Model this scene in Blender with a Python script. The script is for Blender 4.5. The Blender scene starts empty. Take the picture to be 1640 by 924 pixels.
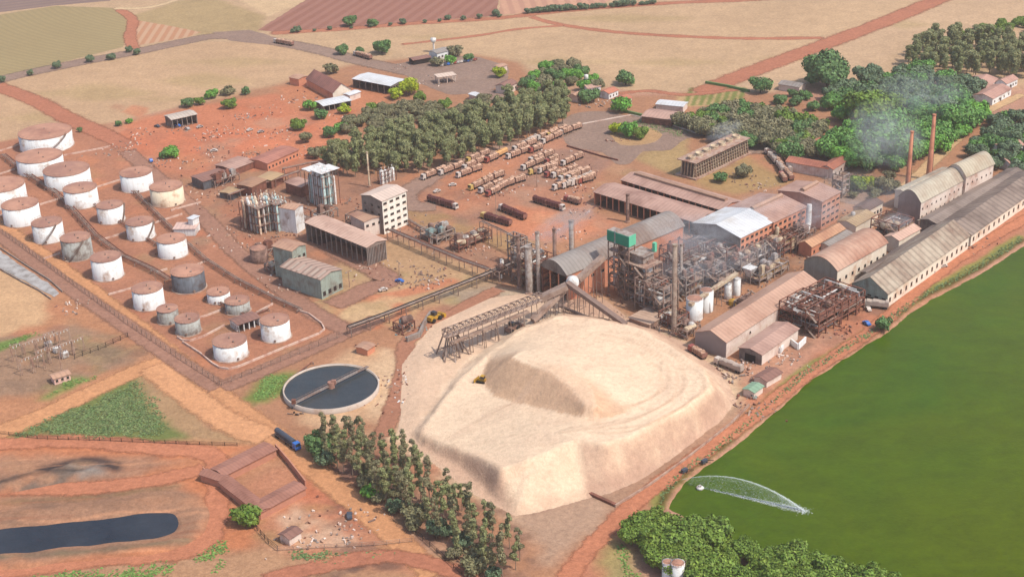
import bpy, math, random
import numpy as np
from mathutils import Vector, Matrix
random.seed(7); rng = np.random.default_rng(7)
S = bpy.context.scene; COL = S.collection

# ---------------------------------------------------------------- camera
H = 280.0; FPX = 2346.0; PITCH = math.radians(24.85); ROLL = math.radians(2.1)
Fv = np.array([0, math.cos(PITCH), -math.sin(PITCH)]); R0 = np.array([1., 0, 0]); U0 = np.cross(R0, Fv)
Rv = math.cos(ROLL)*R0 - math.sin(ROLL)*U0; Uv = math.sin(ROLL)*R0 + math.cos(ROLL)*U0
cd = bpy.data.cameras.new("Camera"); cam = bpy.data.objects.new("Camera", cd); COL.objects.link(cam)
cd.sensor_width = 36; cd.lens = 36*FPX/1640.0; cd.clip_start = 1; cd.clip_end = 30000
mw = Matrix(((Rv[0], Uv[0], -Fv[0], 0), (Rv[1], Uv[1], -Fv[1], 0), (Rv[2], Uv[2], -Fv[2], H), (0, 0, 0, 1)))
cam.matrix_world = mw; S.camera = cam
# ---------------------------------------------------------------- light
SUN = Vector((0.86, -0.51, 0)).normalized(); EL = math.radians(55)
sv = Vector((SUN.x*math.cos(EL), SUN.y*math.cos(EL), math.sin(EL)))
W = bpy.data.worlds.new("World"); S.world = W; W.use_nodes = True
wn = W.node_tree.nodes; wl = W.node_tree.links
sky = wn.new('ShaderNodeTexSky'); sky.sky_type = 'NISHITA'; sky.sun_disc = False
sky.sun_elevation = EL; sky.sun_rotation = math.atan2(sv.x, sv.y); sky.air_density = 1.0; sky.dust_density = 2.0
bg = wn['Background']; bg.inputs['Strength'].default_value = 0.15
wl.new(sky.outputs[0], bg.inputs['Color'])
sd = bpy.data.lights.new("Sun", 'SUN'); sd.energy = 3.1; sd.angle = math.radians(0.6); sd.color = (1, 0.945, 0.855)
so = bpy.data.objects.new("Sun", sd); COL.objects.link(so); so.rotation_euler = sv.to_track_quat('Z', 'Y').to_euler()
so.location = (0, 0, 400)
S.view_settings.view_transform = 'Standard'; S.view_settings.look = 'None'; S.view_settings.exposure = 0.43
S.view_settings.gamma = 1; S.view_settings.use_curve_mapping = False
S.render.engine = 'CYCLES'; S.cycles.use_denoising = True; S.cycles.max_bounces = 5
S.render.resolution_x = 1024; S.render.resolution_y = 576

# ---------------------------------------------------------------- helpers
GAIN = 1.66
def lin(c):
    c = c/255.0
    return c/12.92 if c <= 0.04045 else ((c+0.055)/1.055)**2.4
def alb(rgb, k=None):
    """albedo of a sunlit level surface that shows as this sRGB colour"""
    k = GAIN if k is None else k
    return tuple(min(0.85, lin(v)/k) for v in rgb)
def dust(rgb, s=.97):
    y = .3*rgb[0]+.59*rgb[1]+.11*rgb[2]; return (rgb[0]*1.0, y+(rgb[1]-y)*s, rgb[2]*.95)
def g(px, py, z=0.0):
    d = Fv*FPX + Rv*(px-820) + Uv*(462-py); t = (z-H)/d[2]
    return d*t + np.array([0, 0, H])
def g2(px, py, z=0.0): return g(px, py, z)[:2]
def world(poly, z=0.0): return np.array([g2(x, y, z) for x, y in poly])

def mesh_obj(name, V, F, mats, loc=(0, 0, 0), parent=None, smooth=False, fm=None):
    me = bpy.data.meshes.new(name); me.from_pydata([tuple(v) for v in V], [], F)
    for m in (mats if isinstance(mats, (list, tuple)) else [mats]): me.materials.append(m)
    if fm is not None: me.polygons.foreach_set('material_index', fm)
    if smooth: me.polygons.foreach_set('use_smooth', [True]*len(me.polygons))
    me.update()
    o = bpy.data.objects.new(name, me); COL.objects.link(o); o.location = loc
    if parent: o.parent = parent
    return o
def tag(o, label, cat, group=None, kind=None):
    if label: o['label'] = label
    if cat: o['category'] = cat
    if group: o['group'] = group
    if kind: o['kind'] = kind
    return o
def thing(name, label, cat, loc=(0, 0, 0), rz=0.0, group=None):
    o = bpy.data.objects.new(name, None); COL.objects.link(o); o.location = tuple(loc); o.rotation_euler = (0, 0, rz)
    o.empty_display_size = 2
    return tag(o, label, cat, group)
def kids(o): return [c for c in CH.get(o.name, [])]
CH = {}
def part(mb, name, mat, parent, smooth=False):
    o = mb.build(name, mat, parent, smooth); CH.setdefault(parent.name, []).append(o); return o
def copy_part(src, parent, loc=None, rz=None):
    c = src.copy(); COL.objects.link(c); c.parent = parent
    if loc is not None: c.location = loc
    if rz is not None: c.rotation_euler = (0, 0, rz)
    CH.setdefault(parent.name, []).append(c); return c
def copy_tree(src, loc, rz, label, group=None, scale=None):
    r = src.copy(); COL.objects.link(r); r.location = tuple(loc); r.rotation_euler = (0, 0, rz)
    if scale is not None: r.scale = scale
    if label: r['label'] = label
    if group: r['group'] = group
    for ch in CH.get(src.name, []):
        c = ch.copy(); COL.objects.link(c); c.parent = r; CH.setdefault(r.name, []).append(c)
        for s in CH.get(ch.name, []):
            d = s.copy(); COL.objects.link(d); d.parent = c
    return r

class MB:
    def __init__(s): s.v = []; s.f = []
    def add(s, V, F):
        n = len(s.v); s.v += [tuple(v) for v in V]; s.f += [tuple(i+n for i in f) for f in F]; return s
    def box(s, x0, y0, z0, x1, y1, z1):
        return s.add([(x0,y0,z0),(x1,y0,z0),(x1,y1,z0),(x0,y1,z0),(x0,y0,z1),(x1,y0,z1),(x1,y1,z1),(x0,y1,z1)],
                     [(0,3,2,1),(4,5,6,7),(0,1,5,4),(1,2,6,5),(2,3,7,6),(3,0,4,7)])
    def cbox(s, cx, cy, z0, lx, ly, h): return s.box(cx-lx/2, cy-ly/2, z0, cx+lx/2, cy+ly/2, z0+h)
    def beam(s, a, b, w=0.3, h=None):
        h = h or w; a = Vector(a); b = Vector(b); d = (b-a).normalized()
        up = Vector((0, 0, 1)) if abs(d.z) < 0.95 else Vector((1, 0, 0))
        sx = d.cross(up).normalized()*w/2; sy = sx.cross(d).normalized()*h/2
        V = [a-sx-sy, a+sx-sy, a+sx+sy, a-sx+sy, b-sx-sy, b+sx-sy, b+sx+sy, b-sx+sy]
        return s.add(V, [(0,3,2,1),(4,5,6,7),(0,1,5,4),(1,2,6,5),(2,3,7,6),(3,0,4,7)])
    def tube(s, a, b, r0, r1=None, n=10, caps=True):
        r1 = r0 if r1 is None else r1; a = Vector(a); b = Vector(b); d = (b-a).normalized()
        up = Vector((0, 0, 1)) if abs(d.z) < 0.95 else Vector((1, 0, 0))
        sx = d.cross(up).normalized(); sy = sx.cross(d).normalized(); V = []
        for c, r in ((a, r0), (b, r1)):
            for i in range(n):
                t = 2*math.pi*i/n; V.append(c + (sx*math.cos(t)+sy*math.sin(t))*r)
        F = [(i, (i+1) % n, n+(i+1) % n, n+i) for i in range(n)]
        if caps: F += [tuple(range(n-1, -1, -1)), tuple(range(n, 2*n))]
        return s.add(V, F)
    def path(s, pts, r, n=6):
        for a, b in zip(pts[:-1], pts[1:]): s.tube(a, b, r, n=n)
        return s
    def lathe(s, prof, cx=0, cy=0, n=32):
        V = []; F = []
        for r, z in prof:
            for i in range(n):
                t = 2*math.pi*i/n; V.append((cx+r*math.cos(t), cy+r*math.sin(t), z))
        m = len(prof)
        for k in range(m-1):
            for i in range(n):
                a = k*n+i; b = k*n+(i+1) % n; F.append((a, b, b+n, a+n))
        F.append(tuple(range((m-1)*n, m*n)))
        return s.add(V, F)
    def quad(s, *p): return s.add(p, [tuple(range(len(p)))])
    def prism(s, poly, z0, z1):
        n = len(poly); V = [(p[0], p[1], z0) for p in poly]+[(p[0], p[1], z1) for p in poly]
        return s.add(V, [(i, (i+1) % n, n+(i+1) % n, n+i) for i in range(n)]+[tuple(range(n-1, -1, -1)), tuple(range(n, 2*n))])
    def extr(s, prof, x0, x1, axis='x'):
        """closed profile (a,z) extruded along local x (a = y) or along y (a = x)"""
        n = len(prof)
        if axis == 'x': V = [(x0, a, z) for a, z in prof]+[(x1, a, z) for a, z in prof]
        else: V = [(a, x0, z) for a, z in prof]+[(a, x1, z) for a, z in prof]
        return s.add(V, [(i, (i+1) % n, n+(i+1) % n, n+i) for i in range(n)]+[tuple(range(n-1, -1, -1)), tuple(range(n, 2*n))])
    def build(s, name, mat, parent=None, smooth=False, loc=(0, 0, 0)):
        return mesh_obj(name, s.v, s.f, mat, loc, parent, smooth)

# ---------------------------------------------------------------- materials
def nn(nt, t, **k):
    n = nt.nodes.new(t)
    for a, b in k.items(): setattr(n, a, b)
    return n
def mix(nt, f, a, b, mode='MIX'):
    m = nn(nt, 'ShaderNodeMix', data_type='RGBA', blend_type=mode)
    for i, v in ((0, f), (6, a), (7, b)):
        if hasattr(v, 'links') or hasattr(v, 'is_linked'): nt.links.new(v, m.inputs[i])
        elif i == 0: m.inputs[0].default_value = v
        else: m.inputs[i].default_value = (*v[:3], 1)
    return m.outputs[2]
def noise(nt, co, scale, det=4, rough=0.6, dist=0.0):
    n = nn(nt, 'ShaderNodeTexNoise'); n.inputs['Scale'].default_value = scale; n.inputs['Detail'].default_value = det
    n.inputs['Roughness'].default_value = rough; n.inputs['Distortion'].default_value = dist
    if co is not None: nt.links.new(co, n.inputs['Vector'])
    return n.outputs[0]
def ramp(nt, f, a, b, c0=0.0, c1=1.0):
    m = nn(nt, 'ShaderNodeMapRange'); nt.links.new(f, m.inputs[0])
    m.inputs[1].default_value = a; m.inputs[2].default_value = b; m.inputs[3].default_value = c0; m.inputs[4].default_value = c1
    return m.outputs[0]
def scaled(nt, co, s, rot=0.0):
    m = nn(nt, 'ShaderNodeMapping'); m.inputs['Scale'].default_value = s; m.inputs['Rotation'].default_value = (0, 0, rot)
    nt.links.new(co, m.inputs['Vector']); return m.outputs[0]
MATS = {}
def mat(key, rgb, rough=0.9, var=0.22, sc=0.25, dirt=None, damt=0.4, dsc=0.12, ribs=None, ribamt=0.12, streak=0.0, metal=0.0, k=None, spec=0.3, wavecol=None):
    """procedural surface: base colour, blotches, optional dirt, ribs across an axis and rain streaks"""
    if key in MATS: return MATS[key]
    m = bpy.data.materials.new(key); m.use_nodes = True; nt = m.node_tree; b = nt.nodes['Principled BSDF']
    b.inputs['Roughness'].default_value = rough; b.inputs['Metallic'].default_value = metal; b.inputs['Specular IOR Level'].default_value = spec
    c = alb(rgb, k); tc = nn(nt, 'ShaderNodeTexCoord'); co = tc.outputs['Object']
    oi = nn(nt, 'ShaderNodeObjectInfo')
    off = nn(nt, 'ShaderNodeVectorMath', operation='SCALE'); off.inputs[0].default_value = (57, 31, 13); nt.links.new(oi.outputs['Random'], off.inputs['Scale'])
    ad = nn(nt, 'ShaderNodeVectorMath', operation='ADD'); nt.links.new(co, ad.inputs[0]); nt.links.new(off.outputs[0], ad.inputs[1]); co2 = ad.outputs[0]
    f = ramp(nt, noise(nt, co2, sc, 6, 0.65), 0.3, 0.7)
    col = mix(nt, f, tuple(v*(1-var) for v in c), tuple(min(.9, v*(1+var)) for v in c))
    f2 = ramp(nt, noise(nt, co2, sc*9, 3, 0.7), 0.3, 0.7)
    col = mix(nt, f2, col, mix(nt, 1.0, col, (1-var*.7,)*3, 'MULTIPLY'))
    if dirt:
        f3 = ramp(nt, noise(nt, co2, dsc, 5, 0.7), 0.62-damt*.45, 0.78-damt*.3)
        col = mix(nt, f3, col, alb(dirt, k))
    if streak:
        f4 = ramp(nt, noise(nt, scaled(nt, co2, (1, 1, 0.08)), 1.1, 4, 0.7), 0.45, 0.75, 0, streak)
        col = mix(nt, f4, col, mix(nt, 1.0, col, (0.45, 0.36, 0.3), 'MULTIPLY'))
    if ribs:
        ax, sp = ribs; w = nn(nt, 'ShaderNodeTexWave', wave_type='BANDS', bands_direction=ax, wave_profile='SIN')
        w.inputs['Scale'].default_value = 0.314/sp; w.inputs['Distortion'].default_value = 0.4; w.inputs['Detail'].default_value = 1; nt.links.new(co, w.inputs['Vector'])
        fw = ramp(nt, w.outputs[1], 0.55, 0.95, 0, 1.0)
        col = mix(nt, fw, col, mix(nt, 1.0, col, (1-ribamt*2.2,)*3, 'MULTIPLY') if wavecol is None else alb(wavecol, k))
    nt.links.new(col, b.inputs['Base Color'])
    MATS[key] = m; return m
# ---------------------------------------------------------------- terrain
def sdist(P, poly):
    """signed distance (negative inside) of points P to a polygon"""
    n = len(poly); d2 = np.full(len(P), 1e18); ins = np.zeros(len(P), bool)
    for i in range(n):
        a = poly[i]; b = poly[(i+1) % n]; e = b-a; w = P-a
        t = np.clip((w@e)/max(1e-9, e@e), 0, 1); q = w-t[:, None]*e; d2 = np.minimum(d2, (q**2).sum(1))
        c = ((a[1] > P[:, 1]) != (b[1] > P[:, 1]))
        with np.errstate(divide='ignore', invalid='ignore'):
            xi = a[0]+(P[:, 1]-a[1])/(b[1]-a[1] if b[1] != a[1] else 1e-9)*(b[0]-a[0])
        ins ^= c & (P[:, 0] < xi)
    d = np.sqrt(d2); return np.where(ins, -d, d)
def ldist(P, line):
    d2 = np.full(len(P), 1e18)
    for a, b in zip(line[:-1], line[1:]):
        e = b-a; w = P-a; t = np.clip((w@e)/max(1e-9, e@e), 0, 1); q = w-t[:, None]*e; d2 = np.minimum(d2, (q**2).sum(1))
    return np.sqrt(d2)
def sstep(x): x = np.clip(x, 0, 1); return x*x*(3-2*x)
_T = rng.random((64, 64))
def vnoise(P, s, o=0.0):
    x = P[:, 0]/s+o; y = P[:, 1]/s+o*1.7; xi = np.floor(x).astype(int); yi = np.floor(y).astype(int); fx = sstep(x-xi); fy = sstep(y-yi)
    a = _T[xi % 64, yi % 64]; b = _T[(xi+1) % 64, yi % 64]; c = _T[xi % 64, (yi+1) % 64]; d = _T[(xi+1) % 64, (yi+1) % 64]
    return (a*(1-fx)+b*fx)*(1-fy)+(c*(1-fx)+d*fx)*fy
def fbm(P, s, o=0.0): return (vnoise(P, s, o)*.5+vnoise(P, s/2.1, o+5)*.3+vnoise(P, s/4.3, o+9)*.2)*2-1

def smooth_line(p, k=6):
    p = np.array(p, float); out = []
    for i in range(len(p)-1):
        p0 = p[max(i-1, 0)]; p1 = p[i]; p2 = p[i+1]; p3 = p[min(i+2, len(p)-1)]
        for t in np.linspace(0, 1, k, endpoint=False):
            out.append(.5*((2*p1)+(-p0+p2)*t+(2*p0-5*p1+4*p2-p3)*t*t+(-p0+3*p1-3*p2+p3)*t**3))
    out.append(p[-1]); return np.array(out)

LAKE = [(1700,345),(1640,385),(1590,418),(1530,452),(1490,472),(1450,497),(1412,527),(1350,566),(1290,603),(1240,648),(1190,690),(1150,722),(1110,748),(1085,770),(1066,795),(1060,812),(1120,850),(1200,895),(1300,935),(1420,985),(1560,1060),(2200,1200),(2300,300)]
LAKEW = world(LAKE)
POND = smooth_line([(-60,854),(0,838),(60,833),(100,828),(140,825),(190,819),(250,811),(284,815),(295,832),(284,852),(248,864),(190,869),(150,874),(100,878),(50,886),(0,889),(-60,898)], 4)
PONDW = world(POND)
xs = np.concatenate([-np.geomspace(14000, 321, 34), np.arange(-318, 318.1, 1.25), np.geomspace(321, 14000, 34)])
ys = [-6000, -3000, -1500, -700, -300, 0, 150, 250, 300, 330]; y = 340.0
while y < 1260: ys.append(y); y += 1.0+max(0, (y-450))*0.0022
while y < 16000: ys.append(y); y *= 1.03
ys = np.array(ys)
GX, GY = np.meshgrid(xs, ys); P = np.stack([GX.ravel(), GY.ravel()], 1); NP_ = len(P)
COLR = np.empty((NP_, 3)); COLR[:] = alb((200, 150, 126))
core = (np.abs(P[:, 0]) < 700) & (P[:, 1] > 200) & (P[:, 1] < 2500)
def box_mask(W_, pad=30): return core & (P[:, 0] > W_[:, 0].min()-pad) & (P[:, 0] < W_[:, 0].max()+pad) & (P[:, 1] > W_[:, 1].min()-pad) & (P[:, 1] < W_[:, 1].max()+pad)
def paint(poly, rgb, f=2.0, a=1.0, rag=2.0, rs=14, z=0, patch=0.0, ps=12):
    Wp = world(poly, z); m = box_mask(Wp); Q = P[m]; d = sdist(Q, Wp)+fbm(Q, rs, len(poly))*rag
    w = sstep(.5-d/(2*f))*a
    if patch: w *= sstep((fbm(Q, ps, 3.3)+patch)*2)
    COLR[m] = COLR[m]*(1-w[:, None])+np.array(alb(dust(rgb)))*w[:, None]
def stroke(line, width, rgb, f=1.2, a=0.8, rag=0.8, rs=9, patch=0.0):
    Wp = world(smooth_line(line)); m = box_mask(Wp, width+10); Q = P[m]; d = ldist(Q, Wp)-width/2+fbm(Q, rs, width)*rag
    w = sstep(.5-d/(2*f))*a
    if patch: w *= sstep((fbm(Q, 8, 7.3)+patch)*2)
    COLR[m] = COLR[m]*(1-w[:, None])+np.array(alb(dust(rgb)))*w[:, None]
# --- far land
paint([(-900,-60),(2500,-60),(2500,140),(-900,140)], (210,175,147), 20)
paint([(-300,-40),(2000,-40),(2000,-12),(-300,-12)], (186,150,128), 10)
paint([(-80,150),(200,86),(320,68),(430,66),(520,88),(565,108),(480,132),(400,150),(300,168),(210,190),(185,196),(-80,250)], (210,172,143), 2)
paint([(215,25),(290,0),(350,0),(425,26),(415,52),(330,58),(215,42)], (190,162,126), 4)
paint([(350,-20),(500,-20),(500,0),(430,26)], (224,190,158), 2)
paint([(440,58),(640,40),(830,24),(1200,6),(1520,-8),(1400,60),(1310,80),(1130,145),(1020,150),(830,98),(720,88),(620,78),(540,78)], (211,175,146), 2)
paint([(1140,145),(1330,78),(1530,-8),(1900,-30),(1900,60),(1640,60),(1460,60),(1420,100),(1270,140),(1230,150)], (214,178,151), 2)
for sx, sy, w_, h_ in ((150,150,90,14),(330,130,80,10),(280,160,60,5),(380,100,100,8),(700,60,60,4),(900,100,80,6),(1080,100,70,6),(1250,95,60,6),(1450,40,70,6),(1000,30,120,6),(60,190,60,8)):
    paint([(sx-w_,sy),(sx,sy-h_),(sx+w_,sy),(sx,sy+h_)], (186,160,118), 8, .5, 8, 30)
# industrial estate base
paint([(-60,240),(120,205),(190,195),(330,165),(470,128),(560,105),(640,95),(760,88),(830,100),(900,160),(1000,155),(1100,150),(1250,150),(1400,200),(1560,180),(1640,200),(1760,300),(1640,380),(1170,700),(1000,870),(900,960),(-60,960)], (190,138,112), 5, 1, 3)
paint([(-60,240),(100,208),(190,205),(345,330),(545,525),(470,560),(360,612),(0,372),(-60,340)], (190,131,109), 3)
for ps_ in range(26):
    cx, cy = rng.uniform(20,480), rng.uniform(240,580)
    if cy < 250+(cx-150)*.1 or cy < 240+ (cx-300)*1.15: continue
    paint([(cx-26,cy),(cx,cy-9),(cx+26,cy),(cx,cy+9)], (214,140,108) if ps_ % 2 else (188,140,108), 3, .6, 5)
# red earth yard upper left
paint([(180,205),(240,188),(320,170),(440,150),(520,160),(560,190),(530,250),(440,300),(330,290),(250,270),(200,240)], (214,136,108), 4)
paint([(200,225),(300,205),(420,210),(470,230),(380,262),(260,262)], (222,134,104), 5, .7, 5)
paint([(440,140),(520,130),(640,150),(600,175),(520,190),(470,175)], (208,138,108), 5)
paint([(220,240),(330,235),(420,235),(440,270),(330,300),(270,270)], (190,130,108), 6, .55, 8, 20, patch=.3)
paint([(325,225),(420,220),(470,250),(420,275),(330,270)], (190,136,118), 4, .6, 6, patch=.2)
# process yard dark floor
paint([(300,300),(480,255),(640,290),(760,370),(830,440),(700,440),(540,470),(480,470),(380,400),(300,340)], (176,128,110), 4, .9, 3)
paint([(555,400),(640,380),(740,420),(800,450),(640,520),(540,500),(520,470)], (205,165,132), 5, .9, 5)
paint([(540,492),(600,478),(640,490),(630,508),(575,520),(545,512)], (218,180,146), 2, 1, 1)
stroke([(530,500),(560,482),(620,474),(680,462),(720,452)], 8, (212,132,104), 2)
stroke([(640,490),(640,505),(600,522)], 7, (212,132,104), 2)
# truck yard
paint([(625,320),(700,278),(760,248),(900,205),(960,235),(990,255),(945,300),(940,335),(1000,360),(960,380),(860,388),(760,356),(680,335)], (196,138,116), 3)
paint([(860,240),(960,232),(990,250),(950,285),(880,300),(820,292),(760,300),(840,262)], (172,132,120), 5, .9, 5)
paint([(690,290),(740,272),(830,262),(820,300),(740,325),(700,312)], (210,142,112), 4, .8, 4)
paint([(830,330),(900,345),(980,356),(930,384),(860,385),(800,366)], (218,142,112), 5, .9, 5)
paint([(640,340),(680,332),(770,360),(860,390),(830,408),(740,380),(650,356)], (186,148,112), 3, .9, 3)
for a_ in range(14):
    x0 = 700+a_*18; y0 = 330-a_*5
    stroke([(x0,y0),(x0+40,y0-14+rng.uniform(-8,8)),(x0+90,y0-16)], 1.6, (176,128,112), 1, .45, .5)
# loops near roundabout
paint([(1020,235),(1100,212),(1100,262),(1090,285),(1050,270),(1010,250)], (190,158,118), 3)
paint([(975,205),(1030,198),(1070,215),(1040,238),(985,232)], (200,158,128), 3)
paint([(1100,285),(1200,248),(1240,262),(1270,290),(1180,312),(1140,305)], (186,150,110), 4)
paint([(1180,235),(1290,250),(1270,290),(1210,262)], (196,138,112), 4)
paint([(1085,150),(1190,145),(1185,168),(1080,172)], (206,170,130), 2)
for r_ in range(8):
    stroke([(1098+r_*12,168),(1108+r_*12,142)], 3.2, (128,138,76), 1, .9)
paint([(1000,190),(1060,182),(1120,215),(1100,222),(1010,202)], (120,140,84), 3, .8, 3)
# right bank
paint([(1010,835),(1110,745),(1250,640),(1350,560),(1420,520),(1500,465),(1640,372),(1700,330),(1700,250),(1600,300),(1440,430),(1290,560),(1180,650),(1060,760),(900,900),(900,960),(960,960)], (204,136,112), 3)
paint([(1180,590),(1300,520),(1350,545),(1260,610),(1200,640)], (214,160,140), 4, .8, 5)
# bagasse apron
APR = [(655,515),(720,495),(790,462),(850,470),(900,470),(960,478),(1010,515),(1080,535),(1180,600),(1190,645),(1100,715),(1010,770),(925,800),(850,840),(800,830),(760,800),(620,700),(640,620),(650,560)]
paint(APR, (234,200,174), 4, 1, 4)
paint([(700,470),(790,458),(850,478),(800,500),(740,505)], (178,160,148), 5, .8, 5)
paint([(820,820),(900,780),(985,775),(960,850),(880,900),(850,870)], (196,160,142), 5, 1, 5)
paint([(930,790),(1010,760),(1100,700),(1180,640),(1200,650),(1100,740),(1000,810)], (184,146,128), 3, .8, 4)
# debris strip left of pile
paint([(612,555),(640,570),(690,560),(710,610),(690,650),(650,690),(620,690)], (214,172,148), 3, .9, 5)
for a_ in range(22):
    x0 = rng.uniform(640,715); y0 = rng.uniform(560,665)
    stroke([(x0,y0),(x0+rng.uniform(-10,6),y0+rng.uniform(6,18))], rng.uniform(.8,2.2), [(176,112,92),(200,90,66),(240,216,196)][a_ % 3], .8, .8)
paint([(470,640),(560,560),(610,555),(640,580),(630,640),(590,670),(520,690),(480,680)], (222,180,150), 4, .9, 4)
paint([(640,520),(680,500),(790,465),(800,480),(700,520),(650,545)], (180,128,110), 3, .8, 4)
# lower left area
paint([(-60,390),(20,400),(110,470),(205,540),(245,590),(0,700),(-60,700)], (200,142,112), 4)
paint([(-60,410),(10,425),(80,475),(70,520),(-60,560)], (222,180,146), 4, .9)
paint([(-60,545),(60,530),(120,520),(190,545),(215,575),(100,620),(-60,650)], (168,136,118), 4, .9, 5)
paint([(120,545),(190,530),(225,560),(150,590),(110,570)], (160,138,108), 4, .6, 5, patch=.3)
paint([(205,595),(245,598),(330,680),(430,712),(260,716),(215,630)], (186,150,118), 3, .9, 5)
paint([(-60,705),(120,700),(420,712),(345,740),(360,800),(420,840),(400,880),(300,890),(-60,925)], (212,136,102), 4)
paint([(-60,800),(100,790),(260,775),(320,790),(345,820),(335,850),(290,872),(150,890),(-60,912)], (176,134,114), 4, .95, 4)
paint([(-60,735),(60,728),(190,730),(290,738),(200,768),(60,788),(-60,790)], (180,136,116), 4, .9, 4)
paint([(0,778),(60,752),(130,738),(190,742),(170,764),(90,776),(20,790)], (120,108,104), 3, .85, 5, 8, patch=.5, ps=8)
stroke([(70,752),(140,738),(185,748)], 5, (66,60,66), 2, .9, 1.5)
paint([(110,750),(160,745),(170,762),(130,768)], (170,160,160), 3, .7, 4)
stroke([(0,776),(60,762),(130,756)], 3, (70,64,66), 1.5, .7, 1.5)
stroke([(-20,806),(140,796),(280,778)], 3, (150,118,90), 2, .8, 1.5)
stroke([(-20,893),(160,884),(300,866)], 4, (128,120,100), 2, .7, 2)
paint([(400,760),(480,745),(560,800),(660,870),(760,930),(500,960),(420,860),(380,800)], (206,142,116), 5, .9, 5)
paint([(430,820),(520,800),(580,850),(560,880),(470,880)], (226,190,170), 4, .7, 5, patch=.3)
paint([(480,770),(560,800),(640,850),(560,845),(490,810)], (212,126,98), 5, .8, 4)
paint([(-60,925),(300,890),(420,880),(700,930),(700,980),(-60,990)], (196,150,122), 4)
paint([(560,740),(700,800),(840,920),(700,940),(600,830)], (188,142,122), 5, .8, 6)
rr_ = np.random.default_rng(44)
def blot(x0, y0, x1, y1, n, cols, sz, a=.5):
    for k in range(n):
        x, y = rr_.uniform(x0, x1), rr_.uniform(y0, y1); s1 = sz*rr_.uniform(.5, 1.5); paint([(x-s1, y+s1*.1), (x-s1*.3, y-s1*.4), (x+s1*.8, y-s1*.25), (x+s1, y+s1*.1), (x+s1*.1, y+s1*.45)], cols[k % len(cols)], 1.5+s1*.03, a*rr_.uniform(.5, 1.2), 2.5, 6)
blot(300, 270, 800, 420, 70, [(150,112,100),(214,160,134),(196,128,104),(170,140,122)], 16, .55)
blot(620, 210, 960, 380, 60, [(222,158,128),(170,130,116),(206,136,108),(190,150,132)], 20, .5)
blot(180, 170, 560, 280, 70, [(228,150,120),(186,122,102),(206,160,140),(214,124,94)], 18, .5)
blot(20, 240, 540, 570, 110, [(210,142,112),(168,116,100),(196,124,100),(182,142,116)], 20, .5)
blot(800, 380, 1420, 560, 90, [(150,116,104),(200,160,140),(176,140,124),(120,92,84)], 18, .6)
blot(940, 230, 1500, 330, 40, [(176,146,110),(206,160,132),(160,122,108)], 18, .5)
blot(0, 540, 240, 660, 36, [(140,116,100),(160,140,104),(200,140,110),(126,104,96)], 16, .5)
blot(380, 740, 720, 920, 50, [(186,132,108),(220,176,150),(176,146,104),(206,130,104)], 18, .5)
blot(0, 730, 330, 900, 50, [(190,150,126),(150,118,104),(206,146,116)], 20, .45)
blot(1180, 540, 1420, 640, 30, [(226,168,144),(176,120,100),(200,150,130)], 12, .5)
blot(500, 430, 760, 520, 40, [(222,186,150),(180,150,112),(206,150,122),(190,170,130)], 15, .5)
blot(520, 700, 860, 930, 80, [(140,104,96),(166,124,108),(120,92,86)], 18, .7)
blot(470, 590, 660, 700, 20, [(206,164,136),(232,196,168)], 14, .5)
stroke([(640,585),(630,640),(612,700),(600,740)], 3, (150,104,90), 1.2, .6, .6)
for k_ in range(30):
    x_ = rr_.uniform(-20, 300); y_ = 720+rr_.uniform(0, 180); stroke([(x_, y_), (x_+60, y_-3+rr_.uniform(-4, 4)), (x_+130, y_-8)], .9, [(176,116,94),(230,166,134)][k_ % 2], .6, .5, .4)
# green patches painted where the earth shows through the grass
paint([(10,700),(100,650),(215,606),(230,640),(300,700),(250,708),(110,700)], (116,134,76), 4, .9, 4)
paint([(-20,555),(30,540),(60,535),(40,545),(-20,570)], (110,146,70), 2, .8, 2)
paint([(60,640),(110,605),(150,605),(80,640)], (128,150,84), 3, .8, 3, patch=.4)
paint([(385,640),(430,602),(470,598),(460,625),(430,645),(405,650)], (112,148,66), 4, .8, 4)
paint([(560,600),(620,560),(640,575),(632,640),(600,665)], (232,196,168), 4, .7, 4)
paint([(985,860),(1010,880),(1040,960),(980,960),(960,900)], (170,160,108), 4, .8, 5)
# lake bank greenery
_b = [(x, y) for x, y in LAKE[1:16]]
stroke([(x-7,y-5) for x, y in _b], 5.5, (150,152,84), 1.6, .9, 1.4); stroke([(x-1,y-1) for x, y in _b], 2.5, (96,84,40), 1.2, .9, 1.0)
# --- heights
Z = np.zeros(NP_)
m = box_mask(LAKEW, 30)|((P[:, 0] > 100) & (P[:, 1] > 250) & (P[:, 1] < 700)); d = sdist(P[m], LAKEW)+fbm(P[m], 7)*1.0; Z[m] -= 3.5*sstep(-d/7)
m = box_mask(PONDW); d = sdist(P[m], PONDW)+fbm(P[m], 9)*.8; Z[m] -= 3.0*sstep(-d/6); w = sstep(1-np.abs(d-5)/5); Z[m] += w*0.8
m = (P[:, 1] > 1350)|(np.abs(P[:, 0]) > 700); Z[m] += np.clip((np.hypot(P[m][:, 0], P[m][:, 1])-1400)/3000, 0, 1)**2*20*fbm(P[m], 900)
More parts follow.
